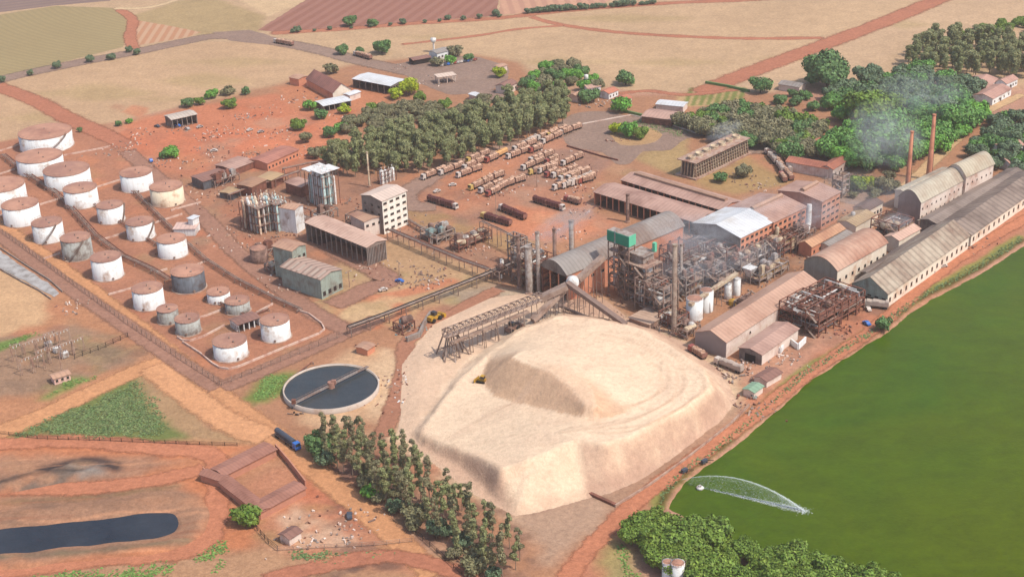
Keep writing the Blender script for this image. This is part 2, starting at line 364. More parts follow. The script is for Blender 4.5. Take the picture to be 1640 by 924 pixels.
# drainage humps near the sludge cells
m = core & (P[:, 0] < -60) & (P[:, 1] < 520); 
sl = world([(-20,772),(60,752),(130,738),(190,742),(170,764),(90,776),(-20,796)]); mm = box_mask(sl); dd = sdist(P[mm], sl); Z[mm] += sstep(-dd/5+.2)*(1.2+fbm(P[mm], 4)*1.2)
V = np.column_stack([P, Z]); ny, nx = len(ys), len(xs)
idx = np.arange(NP_).reshape(ny, nx); Fq = np.stack([idx[:-1, :-1], idx[:-1, 1:], idx[1:, 1:], idx[1:, :-1]], -1).reshape(-1, 4)
def np_mesh(name, V, Fq, mats, colr=None, smooth=True):
    me = bpy.data.meshes.new(name); me.vertices.add(len(V)); me.vertices.foreach_set('co', V.astype(np.float32).ravel())
    k = Fq.shape[1]; me.loops.add(len(Fq)*k); me.loops.foreach_set('vertex_index', Fq.astype(np.int32).ravel())
    me.polygons.add(len(Fq)); me.polygons.foreach_set('loop_start', np.arange(0, len(Fq)*k, k, dtype=np.int32))
    me.update(calc_edges=True)
    if smooth: me.polygons.foreach_set('use_smooth', np.ones(len(Fq), bool))
    if colr is not None:
        a = me.color_attributes.new('soil', 'FLOAT_COLOR', 'POINT'); a.data.foreach_set('color', np.column_stack([colr, np.ones(len(V))]).astype(np.float32).ravel())
    for mm_ in (mats if isinstance(mats, list) else [mats]): me.materials.append(mm_)
    o = bpy.data.objects.new(name, me); COL.objects.link(o); return o
def soil_mat(key, base=None, rows=None, amp=0.16):
    m = bpy.data.materials.new(key); m.use_nodes = True; nt = m.node_tree; b = nt.nodes['Principled BSDF']
    b.inputs['Roughness'].default_value = .95; b.inputs['Specular IOR Level'].default_value = .1
    tc = nn(nt, 'ShaderNodeTexCoord'); co = tc.outputs['Object']
    if base is None:
        at = nn(nt, 'ShaderNodeAttribute', attribute_name='soil'); col = at.outputs['Color']
    else:
        rg = nn(nt, 'ShaderNodeRGB'); rg.outputs[0].default_value = (*alb(dust(base)), 1); col = rg.outputs[0]
    for s, a_ in ((0.012, amp*.5), (0.09, amp*.6), (0.5, amp*1.2), (1.6, amp)):
        f = ramp(nt, noise(nt, co, s, 4, .65, .3), .3, .7); col = mix(nt, 1.0, col, mix(nt, f, (1-a_, 1-a_*1.05, 1-a_*1.1), (1+a_, 1+a_, 1+a_*.9)), 'MULTIPLY')
    f = ramp(nt, noise(nt, co, 0.8, 6, .8), .63, .72, 0, .38); col = mix(nt, f, col, mix(nt, 1.0, col, (.55, .6, .5), 'MULTIPLY'))
    f = ramp(nt, noise(nt, co, 1.1, 5, .8, .5), .68, .75, 0, .35); col = mix(nt, f, col, mix(nt, .5, col, (.6, .5, .42)))
    if rows:
        kind, sp, rot, rc, ra = rows
        if kind == 'lines':
            w = nn(nt, 'ShaderNodeTexWave', wave_type='BANDS', bands_direction='X'); cc = scaled(nt, co, (1, 1, 1), rot)
        else:
            w = nn(nt, 'ShaderNodeTexWave', wave_type='RINGS', rings_direction='Z'); mp = nn(nt, 'ShaderNodeMapping'); mp.inputs['Location'].default_value = rot; nt.links.new(co, mp.inputs['Vector']); cc = mp.outputs[0]
        w.inputs['Scale'].default_value = 0.314/sp; w.inputs['Distortion'].default_value = .6; w.inputs['Detail'].default_value = 2; w.inputs['Detail Scale'].default_value = .05
        nt.links.new(cc, w.inputs['Vector']); f = ramp(nt, w.outputs[1], .35, .75, 0, ra); col = mix(nt, f, col, alb(rc))
    nt.links.new(col, b.inputs['Base Color'])
    bp = nn(nt, 'ShaderNodeBump'); bp.inputs['Strength'].default_value = .35; bp.inputs['Distance'].default_value = .5
    nt.links.new(noise(nt, co, .7, 6, .7), bp.inputs['Height']); nt.links.new(bp.outputs[0], b.inputs['Normal'])
    return m
M_SOIL = soil_mat('soil')
ground = np_mesh('ground', V, Fq, M_SOIL, COLR); tag(ground, 'red and tan earth under the whole mill site and the fields behind', 'ground', kind='structure')

# --- sheets
def densify(Wp, step=4, jit=0.0, closed=True):
    out = []; n = len(Wp)
    for i in range(n if closed else n-1):
        a = Wp[i]; b = Wp[(i+1) % n]; L = np.linalg.norm(b-a); k = max(1, int(L/step)); nrm = np.array([-(b-a)[1], (b-a)[0]])/max(L, 1e-6)
        for j in range(k): out.append(a+(b-a)*j/k+nrm*rng.uniform(-jit, jit))
    if not closed: out.append(Wp[-1])
    return np.array(out)
ZC = [0]
def zc(z): ZC[0] += 1; return .012+ZC[0]*.0045
def sheet(name, poly, z, mats, label, cat, jit=.5, kind='structure', step=4, smooth=0):
    z = zc(z); Wp = world(smooth_line(poly+[poly[0]], smooth)[:-1] if smooth else poly, z); Wp = densify(Wp, step, jit)
    me = bpy.data.meshes.new(name); 
    from mathutils.geometry import tessellate_polygon
    V_ = [Vector((p[0], p[1], z)) for p in Wp]; T = tessellate_polygon([V_])
    F_ = []
    for t in T:
        a, b, c = [V_[i] for i in t]; F_.append(t if (b-a).cross(c-a).z > 0 else (t[0], t[2], t[1]))
    o = mesh_obj(name, V_, F_, mats); tag(o, label, cat, kind=kind); return o
SOFT = {}
def soft(m):
    """the same soil with a ragged dusty edge that lets the earth below show"""
    if m.name in SOFT: return SOFT[m.name]
    c = m.copy(); c.name = m.name+'_soft'; nt = c.node_tree; b = [n for n in nt.nodes if n.type == 'BSDF_PRINCIPLED'][0]
    at = nn(nt, 'ShaderNodeAttribute', attribute_name='fade'); tc = nn(nt, 'ShaderNodeTexCoord')
    q = nn(nt, 'ShaderNodeMath', operation='MULTIPLY_ADD'); nt.links.new(noise(nt, tc.outputs['Object'], .35, 5, .75), q.inputs[0]); q.inputs[1].default_value = 1.5; nt.links.new(at.outputs['Fac'], q.inputs[2])
    nt.links.new(ramp(nt, q.outputs[0], .85, 1.5), b.inputs['Alpha']); SOFT[m.name] = c; return c
def ribbon(name, line, width, z, mats, label, cat, jit=.4, k=8, world_pts=False):
    z = zc(z); L = np.array(line) if world_pts else world(smooth_line(line, k), z)
    V_ = []; F_ = []; A_ = []
    for i, p in enumerate(L):
        d = L[min(i+1, len(L)-1)]-L[max(i-1, 0)]; d = d/max(1e-6, np.linalg.norm(d)); n_ = np.array([-d[1], d[0]]); w = width*.68+rng.uniform(-jit, jit)
        for u, a in ((1, 0), (.55, .85), (0, 1), (-.55, .85), (-1, 0)): V_.append((p[0]+n_[0]*w*u, p[1]+n_[1]*w*u, z)); A_.append(a if 0 < i < len(L)-1 else 0)
    for i in range(len(L)-1):
        for j in range(4): a = 5*i+j; F_.append((a, a+1, a+6, a+5))
    o = mesh_obj(name, V_, F_, soft(mats)); at = o.data.attributes.new('fade', 'FLOAT', 'POINT'); at.data.foreach_set('value', A_)
    tag(o, label, cat, kind='structure'); return o
M_F1 = soil_mat('field_green_rows', (180,158,120), ('rings', 5.2, (150, -1300, 0), (158,140,104), .4), .08)
M_F2 = soil_mat('field_purple_rows', (166,114,102), ('lines', 9.5, math.radians(18), (192,142,124), .4), .08)
M_F3 = soil_mat('field_chevron_rows', (206,150,120), ('lines', 6.5, math.radians(-2), (224,188,154), .6), .06)
M_F4 = soil_mat('field_pink_rows', (220,168,146), ('lines', 9, math.radians(-4), (190,138,118), .5), .08)
M_F5 = soil_mat('field_grey', (160,134,128), ('lines', 10, 1.2, (140,116,112), .6), .08)
sheet('field', [(-60,142),(0,124),(60,110),(140,90),(196,76),(205,58),(212,32),(180,13),(90,10),(0,24),(-90,40)], .05, M_F1, 'green tinged field with curved planting rows, left of the chevron field', 'field')
sheet('field', [(216,74),(214,32),(262,40),(322,52),(300,60)], .05, M_F3, 'small triangular field with pale upright rows beside the road bend', 'field')
sheet('field', [(412,49),(455,22),(500,-6),(560,-22),(800,-22),(796,26),(700,33),(640,38),(560,46),(470,53)], .05, M_F2, 'purple brown ploughed field with pale slanting rows', 'field')
sheet('field', [(800,25),(803,-22),(1060,-25),(985,-2),(960,9),(900,15)], .05, M_F4, 'pink earth field with narrow upright rows along the top edge', 'field')
sheet('field', [(-90,22),(-90,-15),(180,-20),(176,2),(90,9),(0,20)], .05, M_F5, 'grey mauve strip field at the far upper left', 'field')
M_RED = soil_mat('red_track', (196,128,106)); M_ORR = soil_mat('orange_track', (222,160,122)); M_LAKE_RD = soil_mat('lake_track', (210,137,110))
M_ASP = soil_mat('worn_asphalt', (166,138,130)); M_ASP2 = soil_mat('dusty_asphalt', (178,132,118)); M_PALE = soil_mat('pale_track', (222,182,146))
ribbon('dirt_road', [(-60,118),(0,140),(60,163),(110,190),(160,212),(205,235)], 13, .08, M_RED, 'red dirt track between two tan fields at upper left', 'dirt road', .8)
ribbon('dirt_road', [(1120,150),(1190,120),(1330,68),(1430,30),(1530,-12),(1600,-40)], 16, .10, M_RED, 'wide red dirt track running up to the right through tan fields', 'dirt road', 1)
ribbon('dirt_road', [(850,27),(880,36),(930,45),(1000,53),(1100,59),(1200,62),(1322,61)], 6.5, .08, M_RED, 'thin curved dirt track crossing the upper right field', 'dirt road', .8)
ribbon('dirt_road', [(640,72),(760,58),(830,47),(905,41)], 4.5, .07, M_RED, 'faint dirt track meeting the curved track in the tan field', 'dirt road', .7)
ribbon('dirt_road', [(430,54),(560,46),(660,38),(800,29),(900,18),(1060,6),(1200,0),(1330,-8)], 9, .09, M_RED, 'dirt track bordering the purple ploughed field', 'dirt road', .8)
ribbon('dirt_road', [(190,15),(212,32),(208,60),(218,86)], 8, .08, M_RED, 'short dirt track between green field and triangular field', 'dirt road', .8)
ribbon('dirt_road', [(180,14),(240,12),(300,-6),(340,-24)], 6, .08, soil_mat('tan_track', (228,196,164)), 'pale dirt track at the far upper left', 'dirt road', .8)
ribbon('dirt_road', [(990,150),(1040,146),(1100,152),(1190,142)], 5, .08, M_RED, 'dirt track below the big tan field and above the nursery plot', 'dirt road', .8)
ribbon('road', [(-70,150),(0,128),(70,112),(150,96),(215,84),(290,68),(350,58),(420,64),(500,78),(570,96),(650,114),(740,134),(800,160)], 15, .12, M_ASP, 'grey asphalt highway curving past the fields', 'road', .3)
sheet('road', [(340,52),(400,48),(440,60),(430,72),(370,66)], .13, M_ASP, 'grey road junction apron at the bend', 'road', .5)
sheet('pavement', [(630,104),(700,88),(770,92),(815,108),(812,135),(770,150),(720,152),(660,130)], .11, M_ASP, 'grey parking apron beside the roadside station', 'pavement', .6)
sheet('road', [(893,200),(915,184),(960,178),(1010,186),(1060,195),(1110,205),(1150,215),(1100,222),(1075,240),(1030,243),(1010,262),(985,262),(965,244),(915,235),(900,215)], .11, M_ASP, 'grey loop road around the clump of bright trees', 'road', .5, smooth=3)
sheet('pavement', [(976,214),(1000,203),(1040,205),(1060,216),(1040,230),(995,232)], .14, soil_mat('island', (200,160,124)), 'dusty traffic island inside the loop road', 'traffic island', .4, smooth=3)
ribbon('road', [(1190,238),(1240,240),(1300,262),(1350,285),(1375,305),(1350,325)], 17, .12, M_ASP, 'grey road running from the cooling tower to the brick mill hall', 'road', .4)
ribbon('road', [(905,208),(870,222),(780,244),(720,268),(680,290),(650,312),(660,330),(700,330)], 12, .12, soil_mat('yard_road', (176,142,132)), 'grey road below the eucalyptus wood beside parked trucks', 'road', .5)
ribbon('dirt_road', [(-70,300),(0,362),(90,425),(170,485),(230,532),(300,590),(370,645),(440,697),(520,765),(600,830),(700,925)], 9, .08, M_ORR, 'orange dirt road outside the tank farm fence', 'dirt road', .6)
ribbon('dirt_road', [(-80,728),(0,692),(60,668),(130,635),(200,602),(250,582),(275,582)], 10, .10, M_ORR, 'orange dirt road climbing from the left edge past the green triangle', 'dirt road', .6)
ribbon('dirt_road', [(240,585),(300,630),(360,672),(430,702)], 12, .12, soil_mat('bright_track', (230,168,130)), 'broad bright orange road stretch above the blue truck', 'dirt road', .8)
ribbon('road', [(-60,352),(0,378),(100,452),(200,520),(290,582),(352,622)], 8.5, .10, M_ASP2, 'dusty grey lane inside the tank farm fence', 'road', .3)
ribbon('road', [(352,622),(440,585),(540,540),(610,508)], 9, .13, M_ASP2, 'dusty grey lane below the tank farm bund', 'road', .3)
ribbon('road', [(200,240),(270,300),(330,352),(380,405),(450,462),(510,505),(560,530)], 9, .11, M_ASP2, 'dusty grey lane between tank farm and distillery', 'road', .3)
ribbon('road', [(530,490),(590,462),(620,446),(560,412),(520,388)], 12, .12, M_ASP2, 'dusty grey lane around the green walled turbine house', 'road', .4)
ribbon('dirt_road', [(1700,318),(1640,352),(1560,398),(1500,440),(1435,496),(1392,532),(1337,570),(1274,613),(1219,658),(1157,702),(1078,758),(1008,813),(962,858),(920,908),(890,960)], 6.5, .09, M_LAKE_RD, 'orange red dirt road along the lake shore', 'dirt road', .8)
ribbon('dirt_road', [(612,700),(628,660),(640,620),(648,580),(655,545),(700,515),(760,482),(800,462)], 7, .08, soil_mat('service_track', (186,130,110)), 'brown service track between clarifier and residue pile', 'dirt road', .7)
ribbon('dirt_road', [(-60,716),(100,706),(240,716),(340,730),(350,790),(330,860),(280,884),(150,896),(-60,922)], 9, .07, M_LAKE_RD, 'orange dirt track looping around the black pond', 'dirt road', 1)
ribbon('dirt_road', [(-60,780),(120,782),(240,770),(330,750)], 8, .09, M_LAKE_RD, 'orange dirt track between the sludge cell and the black pond', 'dirt road', 1)
ribbon('dirt_road', [(420,930),(520,905),(620,890),(700,905),(760,930)], 7, .08, M_RED, 'red dirt track along the bottom edge', 'dirt road', .7)
ribbon('dirt_road', [(1640,150),(1570,185),(1530,225),(1490,262),(1450,300)], 6, .08, M_PALE, 'pale dirt lane through the woods to the white houses', 'dirt road', .5)

# --- water
def water_mat(key, c0, c1, c2=None, rough=.18):
    m = bpy.data.materials.new(key); m.use_nodes = True; nt = m.node_tree; b = nt.nodes['Principled BSDF']
    tc = nn(nt, 'ShaderNodeTexCoord'); co = tc.outputs['Object']
    f = ramp(nt, noise(nt, co, .012, 4, .6, .8), .3, .7); col = mix(nt, f, c0, c1)
    if c2:
        s = nn(nt, 'ShaderNodeSeparateXYZ'); nt.links.new(co, s.inputs[0])
        q = nn(nt, 'ShaderNodeMath', operation='MULTIPLY_ADD'); nt.links.new(noise(nt, co, .02, 3), q.inputs[0]); q.inputs[1].default_value = 60; nt.links.new(s.outputs[0], q.inputs[2])
        w = nn(nt, 'ShaderNodeMath', operation='MULTIPLY_ADD'); nt.links.new(s.outputs[1], w.inputs[0]); w.inputs[1].default_value = -1.0; nt.links.new(q.outputs[0], w.inputs[2])
        col = mix(nt, ramp(nt, w.outputs[0], -330, -190), col, c2)
    for sc_, am in ((.045, .14), (.16, .10), (.7, .12)):
        fq = ramp(nt, noise(nt, scaled(nt, co, (1, 1.8, 1), .6), sc_, 4, .7, 1.0), .3, .7); col = mix(nt, 1.0, col, mix(nt, fq, (1-am,)*3, (1+am,)*3), 'MULTIPLY')  # brightness patches and fine sheen put into the water's base colour
    nt.links.new(col, b.inputs['Base Color']); b.inputs['Roughness'].default_value = rough; b.inputs['IOR'].default_value = 1.33
    b.inputs['Specular IOR Level'].default_value = .14 if c2 else .5
    bp = nn(nt, 'ShaderNodeBump'); bp.inputs['Strength'].default_value = .3; bp.inputs['Distance'].default_value = .3
    nt.links.new(noise(nt, co, .9, 4, .6), bp.inputs['Height']); nt.links.new(bp.outputs[0], b.inputs['Normal'])
    return m
M_LAKE = water_mat('algae_water', (.038, .082, .0015), (.066, .090, .001), (.062, .086, .0), .35)
M_POND = water_mat('vinasse', (.006, .012, .020), (.040, .046, .054), None, .12)  # paler second colour paints sheen patches onto the dark liquid
o = mesh_obj('lake', [(15, 250, -.9), (700, 250, -.9), (700, 760, -.9), (15, 760, -.9)], [(0, 1, 2, 3)], M_LAKE); tag(o, 'green algae coloured lake at the right', 'lake', kind='structure')
pb = PONDW; x0, y0 = pb.min(0)-3; x1, y1 = pb.max(0)+3
o = mesh_obj('pond', [(x0, y0, -.9), (x1, y0, -.9), (x1, y1, -.9), (x0, y1, -.9)], [(0, 1, 2, 3)], M_POND); tag(o, 'long dark pond with a rounded end at lower left', 'pond', kind='structure')

# --- residue pile
L0 = world([(655,580),(700,520),(790,478),(850,470),(905,474),(960,480),(1010,520),(1080,545),(1150,600),(1120,670),(1010,740),(940,770),(880,800),(820,805),(770,780),(690,720),(652,685)], 1.2)
C1 = [(706,645,2.6),(686,675,2.8),(668,697,3),(700,708,3.8),(738,722,5.2),(770,736,7),(801,752,9),(860,730,11),(923,702,12.5),(969,711,12.5),(1012,699,12),(1060,672,11.5),(1110,645,11),(1142,618,10),(1128,592,9),(1085,560,9),(1030,528,9),(970,512,8),(900,505,7),(840,525,5.5),(790,560,4.2),(745,600,3.2)]
L1_ = np.array([g2(x, y, z) for x, y, z in C1]); z1 = np.array([c[2] for c in C1], float)
def idw(Q, Pt, zt, p=2.0):
    w = np.zeros(len(Q)); a = np.zeros(len(Q))
    for q, z in zip(Pt, zt): k = 1/(((Q-q)**2).sum(1)+60)**(p/2*1.3); w += k; a += k*z
    return a/w
L2_ = world([(817,552),(846,568),(878,583),(905,603),(928,622),(938,640),(958,634),(948,606),(920,575),(890,550),(860,538),(832,540)], 19)
B2_ = world([(768,588),(791,617),(824,632),(860,644),(895,659),(925,671),(975,676),(1030,658),(1062,632),(1066,600),(1042,566),(1000,536),(950,515),(880,508),(830,520),(785,548)], 9.5)
RAMP = world([(900,688),(960,682),(1020,668),(1072,635),(1080,600),(1058,566),(1010,538),(950,524)], 12)
bx0, by0 = L0.min(0)-14; bx1, by1 = L0.max(0)+14
px_ = np.arange(bx0, bx1, 1.0); py_ = np.arange(by0, by1, 1.0); QX, QY = np.meshgrid(px_, py_); Q = np.stack([QX.ravel(), QY.ravel()], 1)
toe = world([(1178,642),(1150,676),(1096,716),(1026,768),(980,788),(936,798),(900,808),(850,822),(824,826),(790,798),(740,752),(690,722),(652,697),(690,650),(722,600),(770,560),(830,518),(900,496),(980,503),(1050,528),(1120,574),(1160,608)], 0)
d0 = sdist(Q, L0); d1 = sdist(Q, L1_)+fbm(Q, 12)*.7; dt = -sdist(Q, toe)+fbm(Q, 10, 6)*1.0; d2 = sdist(Q, L2_)+fbm(Q, 10)*.6; db = -sdist(Q, B2_)+fbm(Q, 8, 3)*.6
h0 = 1.2*sstep(.5-d0/10); plane1 = idw(Q, L1_, z1)
o1 = np.clip(d1, 0, None); it = np.clip(dt, 0, None); h1 = plane1*np.where(o1 > 0, it/(it+o1+1e-6), 1)*(dt > 0)
o2 = np.clip(d2, 0, None); ib = np.clip(db, 0, None); t2 = np.where(o2 > 0, ib/(ib+o2+1e-6), 1)*(db > 0)
c2_ = L2_.mean(0); top2 = np.clip(6.6+((Q-c2_)@np.array([-.78, -.62]))*.12+2, 6.0, 9.0); eA = g2(817, 552, 18); eB = g2(940, 645, 16); eu = eB-eA; tt_ = ((Q-eA)@eu)/(eu@eu); top2 = top2*(1-.55*sstep((tt_-.35)/.75))
h2 = top2*t2
hh = np.maximum(h0, h1)+h2*(dt > 3)
gul = np.abs(fbm(Q, 5, 2.2))*.9+fbm(Q, 2.6, 8)*.35
face1 = (o1 > 0)*(dt > 0)*np.clip(it/3, 0, 1); face2 = (o2 > 0)*(db > 0)
hh = hh-face1*gul*.9-face2*np.abs(fbm(Q, 2.4, 5))*.5+fbm(Q, 9, 4)*.2*(hh > 1)+fbm(Q, 2.2, 6)*.16*(hh > 1)
hh += .35*np.exp(-((d1+.5)/1.3)**2)*(dt > 4)
rd = ldist(Q, RAMP); hh += np.sin(rd*1.6)*.14*(rd < 9)*(hh > 6); hh = np.maximum(hh, 0)
A = hh.reshape(QX.shape)
for _ in range(1): A[1:-1, 1:-1] = (A[1:-1, 1:-1]*2+A[:-2, 1:-1]+A[2:, 1:-1]+A[1:-1, :-2]+A[1:-1, 2:])/6
hh = A.ravel()-.15*(A.ravel() < .1)
pc = np.empty((len(Q), 3)); pc[:] = alb((238,208,177))
def pp(w, rgb):
    global pc
    w = np.clip(w, 0, 1)[:, None]; pc = pc*(1-w)+np.array(alb(rgb))*w
gy, gx = np.gradient(A); sl_ = np.hypot(gx, gy).ravel()
pp(sstep((fbm(Q, 22, 1)+.1)*1.6)*.35, (228,192,164)); pp((sl_ > .5)*.3*sstep((fbm(Q, 6, 3)+.4)), (218,180,150)); pp(sstep((fbm(Q, 3, 11)-.25)*4)*.22, (206,170,142)); pp(sstep((fbm(Q, 1.7, 13)-.35)*5)*.25, (196,158,132))
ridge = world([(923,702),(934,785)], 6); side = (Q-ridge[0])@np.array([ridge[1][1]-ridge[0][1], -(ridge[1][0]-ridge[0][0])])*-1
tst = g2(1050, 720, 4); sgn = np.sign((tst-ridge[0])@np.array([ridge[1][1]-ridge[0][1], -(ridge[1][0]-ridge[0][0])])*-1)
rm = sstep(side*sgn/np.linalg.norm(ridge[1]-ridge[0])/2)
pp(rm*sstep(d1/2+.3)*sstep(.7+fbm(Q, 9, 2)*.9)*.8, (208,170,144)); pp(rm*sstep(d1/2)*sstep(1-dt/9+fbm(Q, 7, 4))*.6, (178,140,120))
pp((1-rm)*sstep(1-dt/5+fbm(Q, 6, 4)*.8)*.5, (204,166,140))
pp(face2*sstep(.8-(Q-c2_)@np.array([.75,.66])/9)*.75, (208,166,132))
bw = world([(850,560),(900,575),(960,600),(1000,625),(960,648),(930,630),(880,590)], 19); pp(sstep(.5-(sdist(Q, bw)+fbm(Q, 7)*3)/7)*.5, (222,180,148))
dl = world([(650,690),(700,706),(770,738),(801,752),(824,824),(790,800),(730,752)], 4); pp(sstep(.5-(sdist(Q, dl)+fbm(Q, 6)*2)/4)*.6*sstep(d1/1.5+.4), (214,174,148))
for ln in ([(960,524),(1010,534),(1062,566),(1082,600),(1074,634),(1020,668),(960,684),(895,690)], [(950,532),(1000,545),(1042,570),(1058,600),(1050,625),(1008,650),(960,664)], [(1060,545),(1110,585),(1125,615),(1080,655),(1010,690),(940,694)]):
    for of in (0, 1.7, 4.2, 5.9):
        w = world(smooth_line(ln), 12)+of*.7; r = ldist(Q, w); pp(sstep(1-r/.95)*.42*sstep(.8+fbm(Q, 6, of)), (204,166,138))
for k_ in range(26):
    w = world(smooth_line([(690+k_*5,700-k_*1.5),(740+k_*5,672-k_*2.2),(800+k_*5,640-k_*.6),(850+k_*4,660)]), 8); r = ldist(Q, w); pp(sstep(1-r/.7)*.16*(d1 < 0), (206,172,146))
Fp = []; ny2, nx2 = A.shape; id2 = np.arange(ny2*nx2).reshape(ny2, nx2); Fp = np.stack([id2[:-1, :-1], id2[:-1, 1:], id2[1:, 1:], id2[1:, :-1]], -1).reshape(-1, 4)
keep = (hh[Fp] > .06).any(1)
M_PILE = soil_mat('bagasse', None, None, .09)
for n_ in M_PILE.node_tree.nodes:
    if n_.type == 'BUMP': n_.inputs['Strength'].default_value = .8
pile = np_mesh('residue_pile', np.column_stack([Q, hh]), Fp[keep], M_PILE, np.clip(pc*1.27, 0, .8)); tag(pile, 'huge pale beige bagasse heap with a cut face and ramp', 'pile')
def pile_z(x, y):
    i = int(round((y-by0))); j = int(round((x-bx0)))
    return float(A[i, j]) if 0 <= i < A.shape[0] and 0 <= j < A.shape[1] else 0.0
def on_pile(px, py):
    z = 0.0
    for _ in range(12):
        w = g(px, py, z); z = .5*z+.5*pile_z(w[0], w[1])
    w = g(px, py, z); return (w[0], w[1], pile_z(w[0], w[1]))
# ---------------------------------------------------------------- trees
def leaf_mat(key, c1, c2, c3):
    m = bpy.data.materials.new(key); m.use_nodes = True; nt = m.node_tree; b = nt.nodes['Principled BSDF']
    tc = nn(nt, 'ShaderNodeTexCoord'); oi = nn(nt, 'ShaderNodeObjectInfo'); ge = nn(nt, 'ShaderNodeNewGeometry')
    n1 = noise(nt, tc.outputs['Object'], .35, 3, .6); col = mix(nt, ramp(nt, n1, .35, .65), c1, c2)
    col = mix(nt, ramp(nt, oi.outputs['Random'], 0, 1, 0, .55), col, c3)
    v = ramp(nt, ge.outputs['Random Per Island'], 0, 1, .62, 1.35)
    vm = nn(nt, 'ShaderNodeCombineColor'); [nt.links.new(v, vm.inputs[i]) for i in range(3)]
    col = mix(nt, 1.0, col, vm.outputs[0], 'MULTIPLY')
    nt.links.new(col, b.inputs['Base Color']); b.inputs['Roughness'].default_value = .6; b.inputs['Specular IOR Level'].default_value = .25
    return m
LM = {
 'euc': leaf_mat('leaf_olive', (.155,.165,.068), (.270,.260,.120), (.180,.210,.070)),
 'dark': leaf_mat('leaf_dark', (.060,.150,.036), (.115,.205,.055), (.100,.160,.060)),
 'bright': leaf_mat('leaf_bright', (.085,.250,.030), (.160,.330,.040), (.120,.270,.045)),
 'yellow': leaf_mat('leaf_yellow', (.250,.320,.010), (.360,.380,.015), (.200,.300,.010)),
 'brown': leaf_mat('leaf_brown', (.140,.130,.066), (.225,.195,.105), (.165,.165,.070)),
 'leafg': leaf_mat('leaf_mid_green', (.075,.200,.038), (.140,.275,.050), (.110,.230,.055)),
 'lush': leaf_mat('leaf_lush', (.080,.145,.018), (.185,.250,.035), (.110,.190,.025)),
 'pine': leaf_mat('leaf_dusk', (.085,.135,.070), (.130,.180,.085), (.110,.150,.085))}
BARK = mat('bark_pale', (190,165,140), .9, .2, 1.5, k=2.2); BARKD = mat('bark_dark', (110,84,66), .95, .25, 1.5, k=1.8)
def crown_mesh(name, lobes, n, size, m, r_, flat=.5):
    V = []; F = []; tot = sum(a*b*c for _, (a, b, c) in lobes)**1
    for (cx, cy, cz), (a, b, c) in lobes:
        k = max(20, int(n*(a*b*c)**.67/sum((x*y*z)**.67 for _, (x, y, z) in lobes)))
        for _ in range(k):
            t = r_.uniform(0, 2*math.pi); u = r_.uniform(-.75, 1); rr = r_.uniform(.55, 1.06)
            s = math.sqrt(max(0, 1-u*u)); nx_, ny_, nz_ = s*math.cos(t), s*math.sin(t), u
            p = Vector((cx+a*nx_*rr, cy+b*ny_*rr, cz+c*nz_*rr))
            nr = Vector((nx_+r_.uniform(-.7, .7), ny_+r_.uniform(-.7, .7), nz_+r_.uniform(-.5, .9))).normalized()
            t1 = nr.orthogonal().normalized(); t2 = nr.cross(t1); an = r_.uniform(0, 6.28); t1, t2 = t1*math.cos(an)+t2*math.sin(an), t2*math.cos(an)-t1*math.sin(an)
            sz = size*r_.uniform(.55, 1.3); q = len(V)
            V += [p-t1*sz-t2*sz*.6, p+t1*sz-t2*sz*.5, p+t1*sz*.7+t2*sz*.7, p-t1*sz*.6+t2*sz*.8]; F.append((q, q+1, q+2, q+3))
    me = bpy.data.meshes.new(name); me.from_pydata([tuple(v) for v in V], [], F); me.materials.append(m); return me
def trunk_mesh(name, h, r, limbs, m, lean=(0, 0)):
    mb = MB(); a = Vector((0, 0, -.2)); 
    pts = [Vector((lean[0]*t, lean[1]*t, h*t)) for t in (0, .35, .7, 1)]
    for i in range(3): mb.tube(pts[i], pts[i+1], r*(1-.25*i), r*(1-.25*(i+1)), 7)
    for (z, dx, dy, dz) in limbs: mb.tube((lean[0]*z/h, lean[1]*z/h, z), (dx, dy, z+dz), r*.45, r*.15, 5)
    me = bpy.data.meshes.new(name); me.from_pydata(mb.v, [], mb.f); me.materials.append(m); return me
TREES = {}
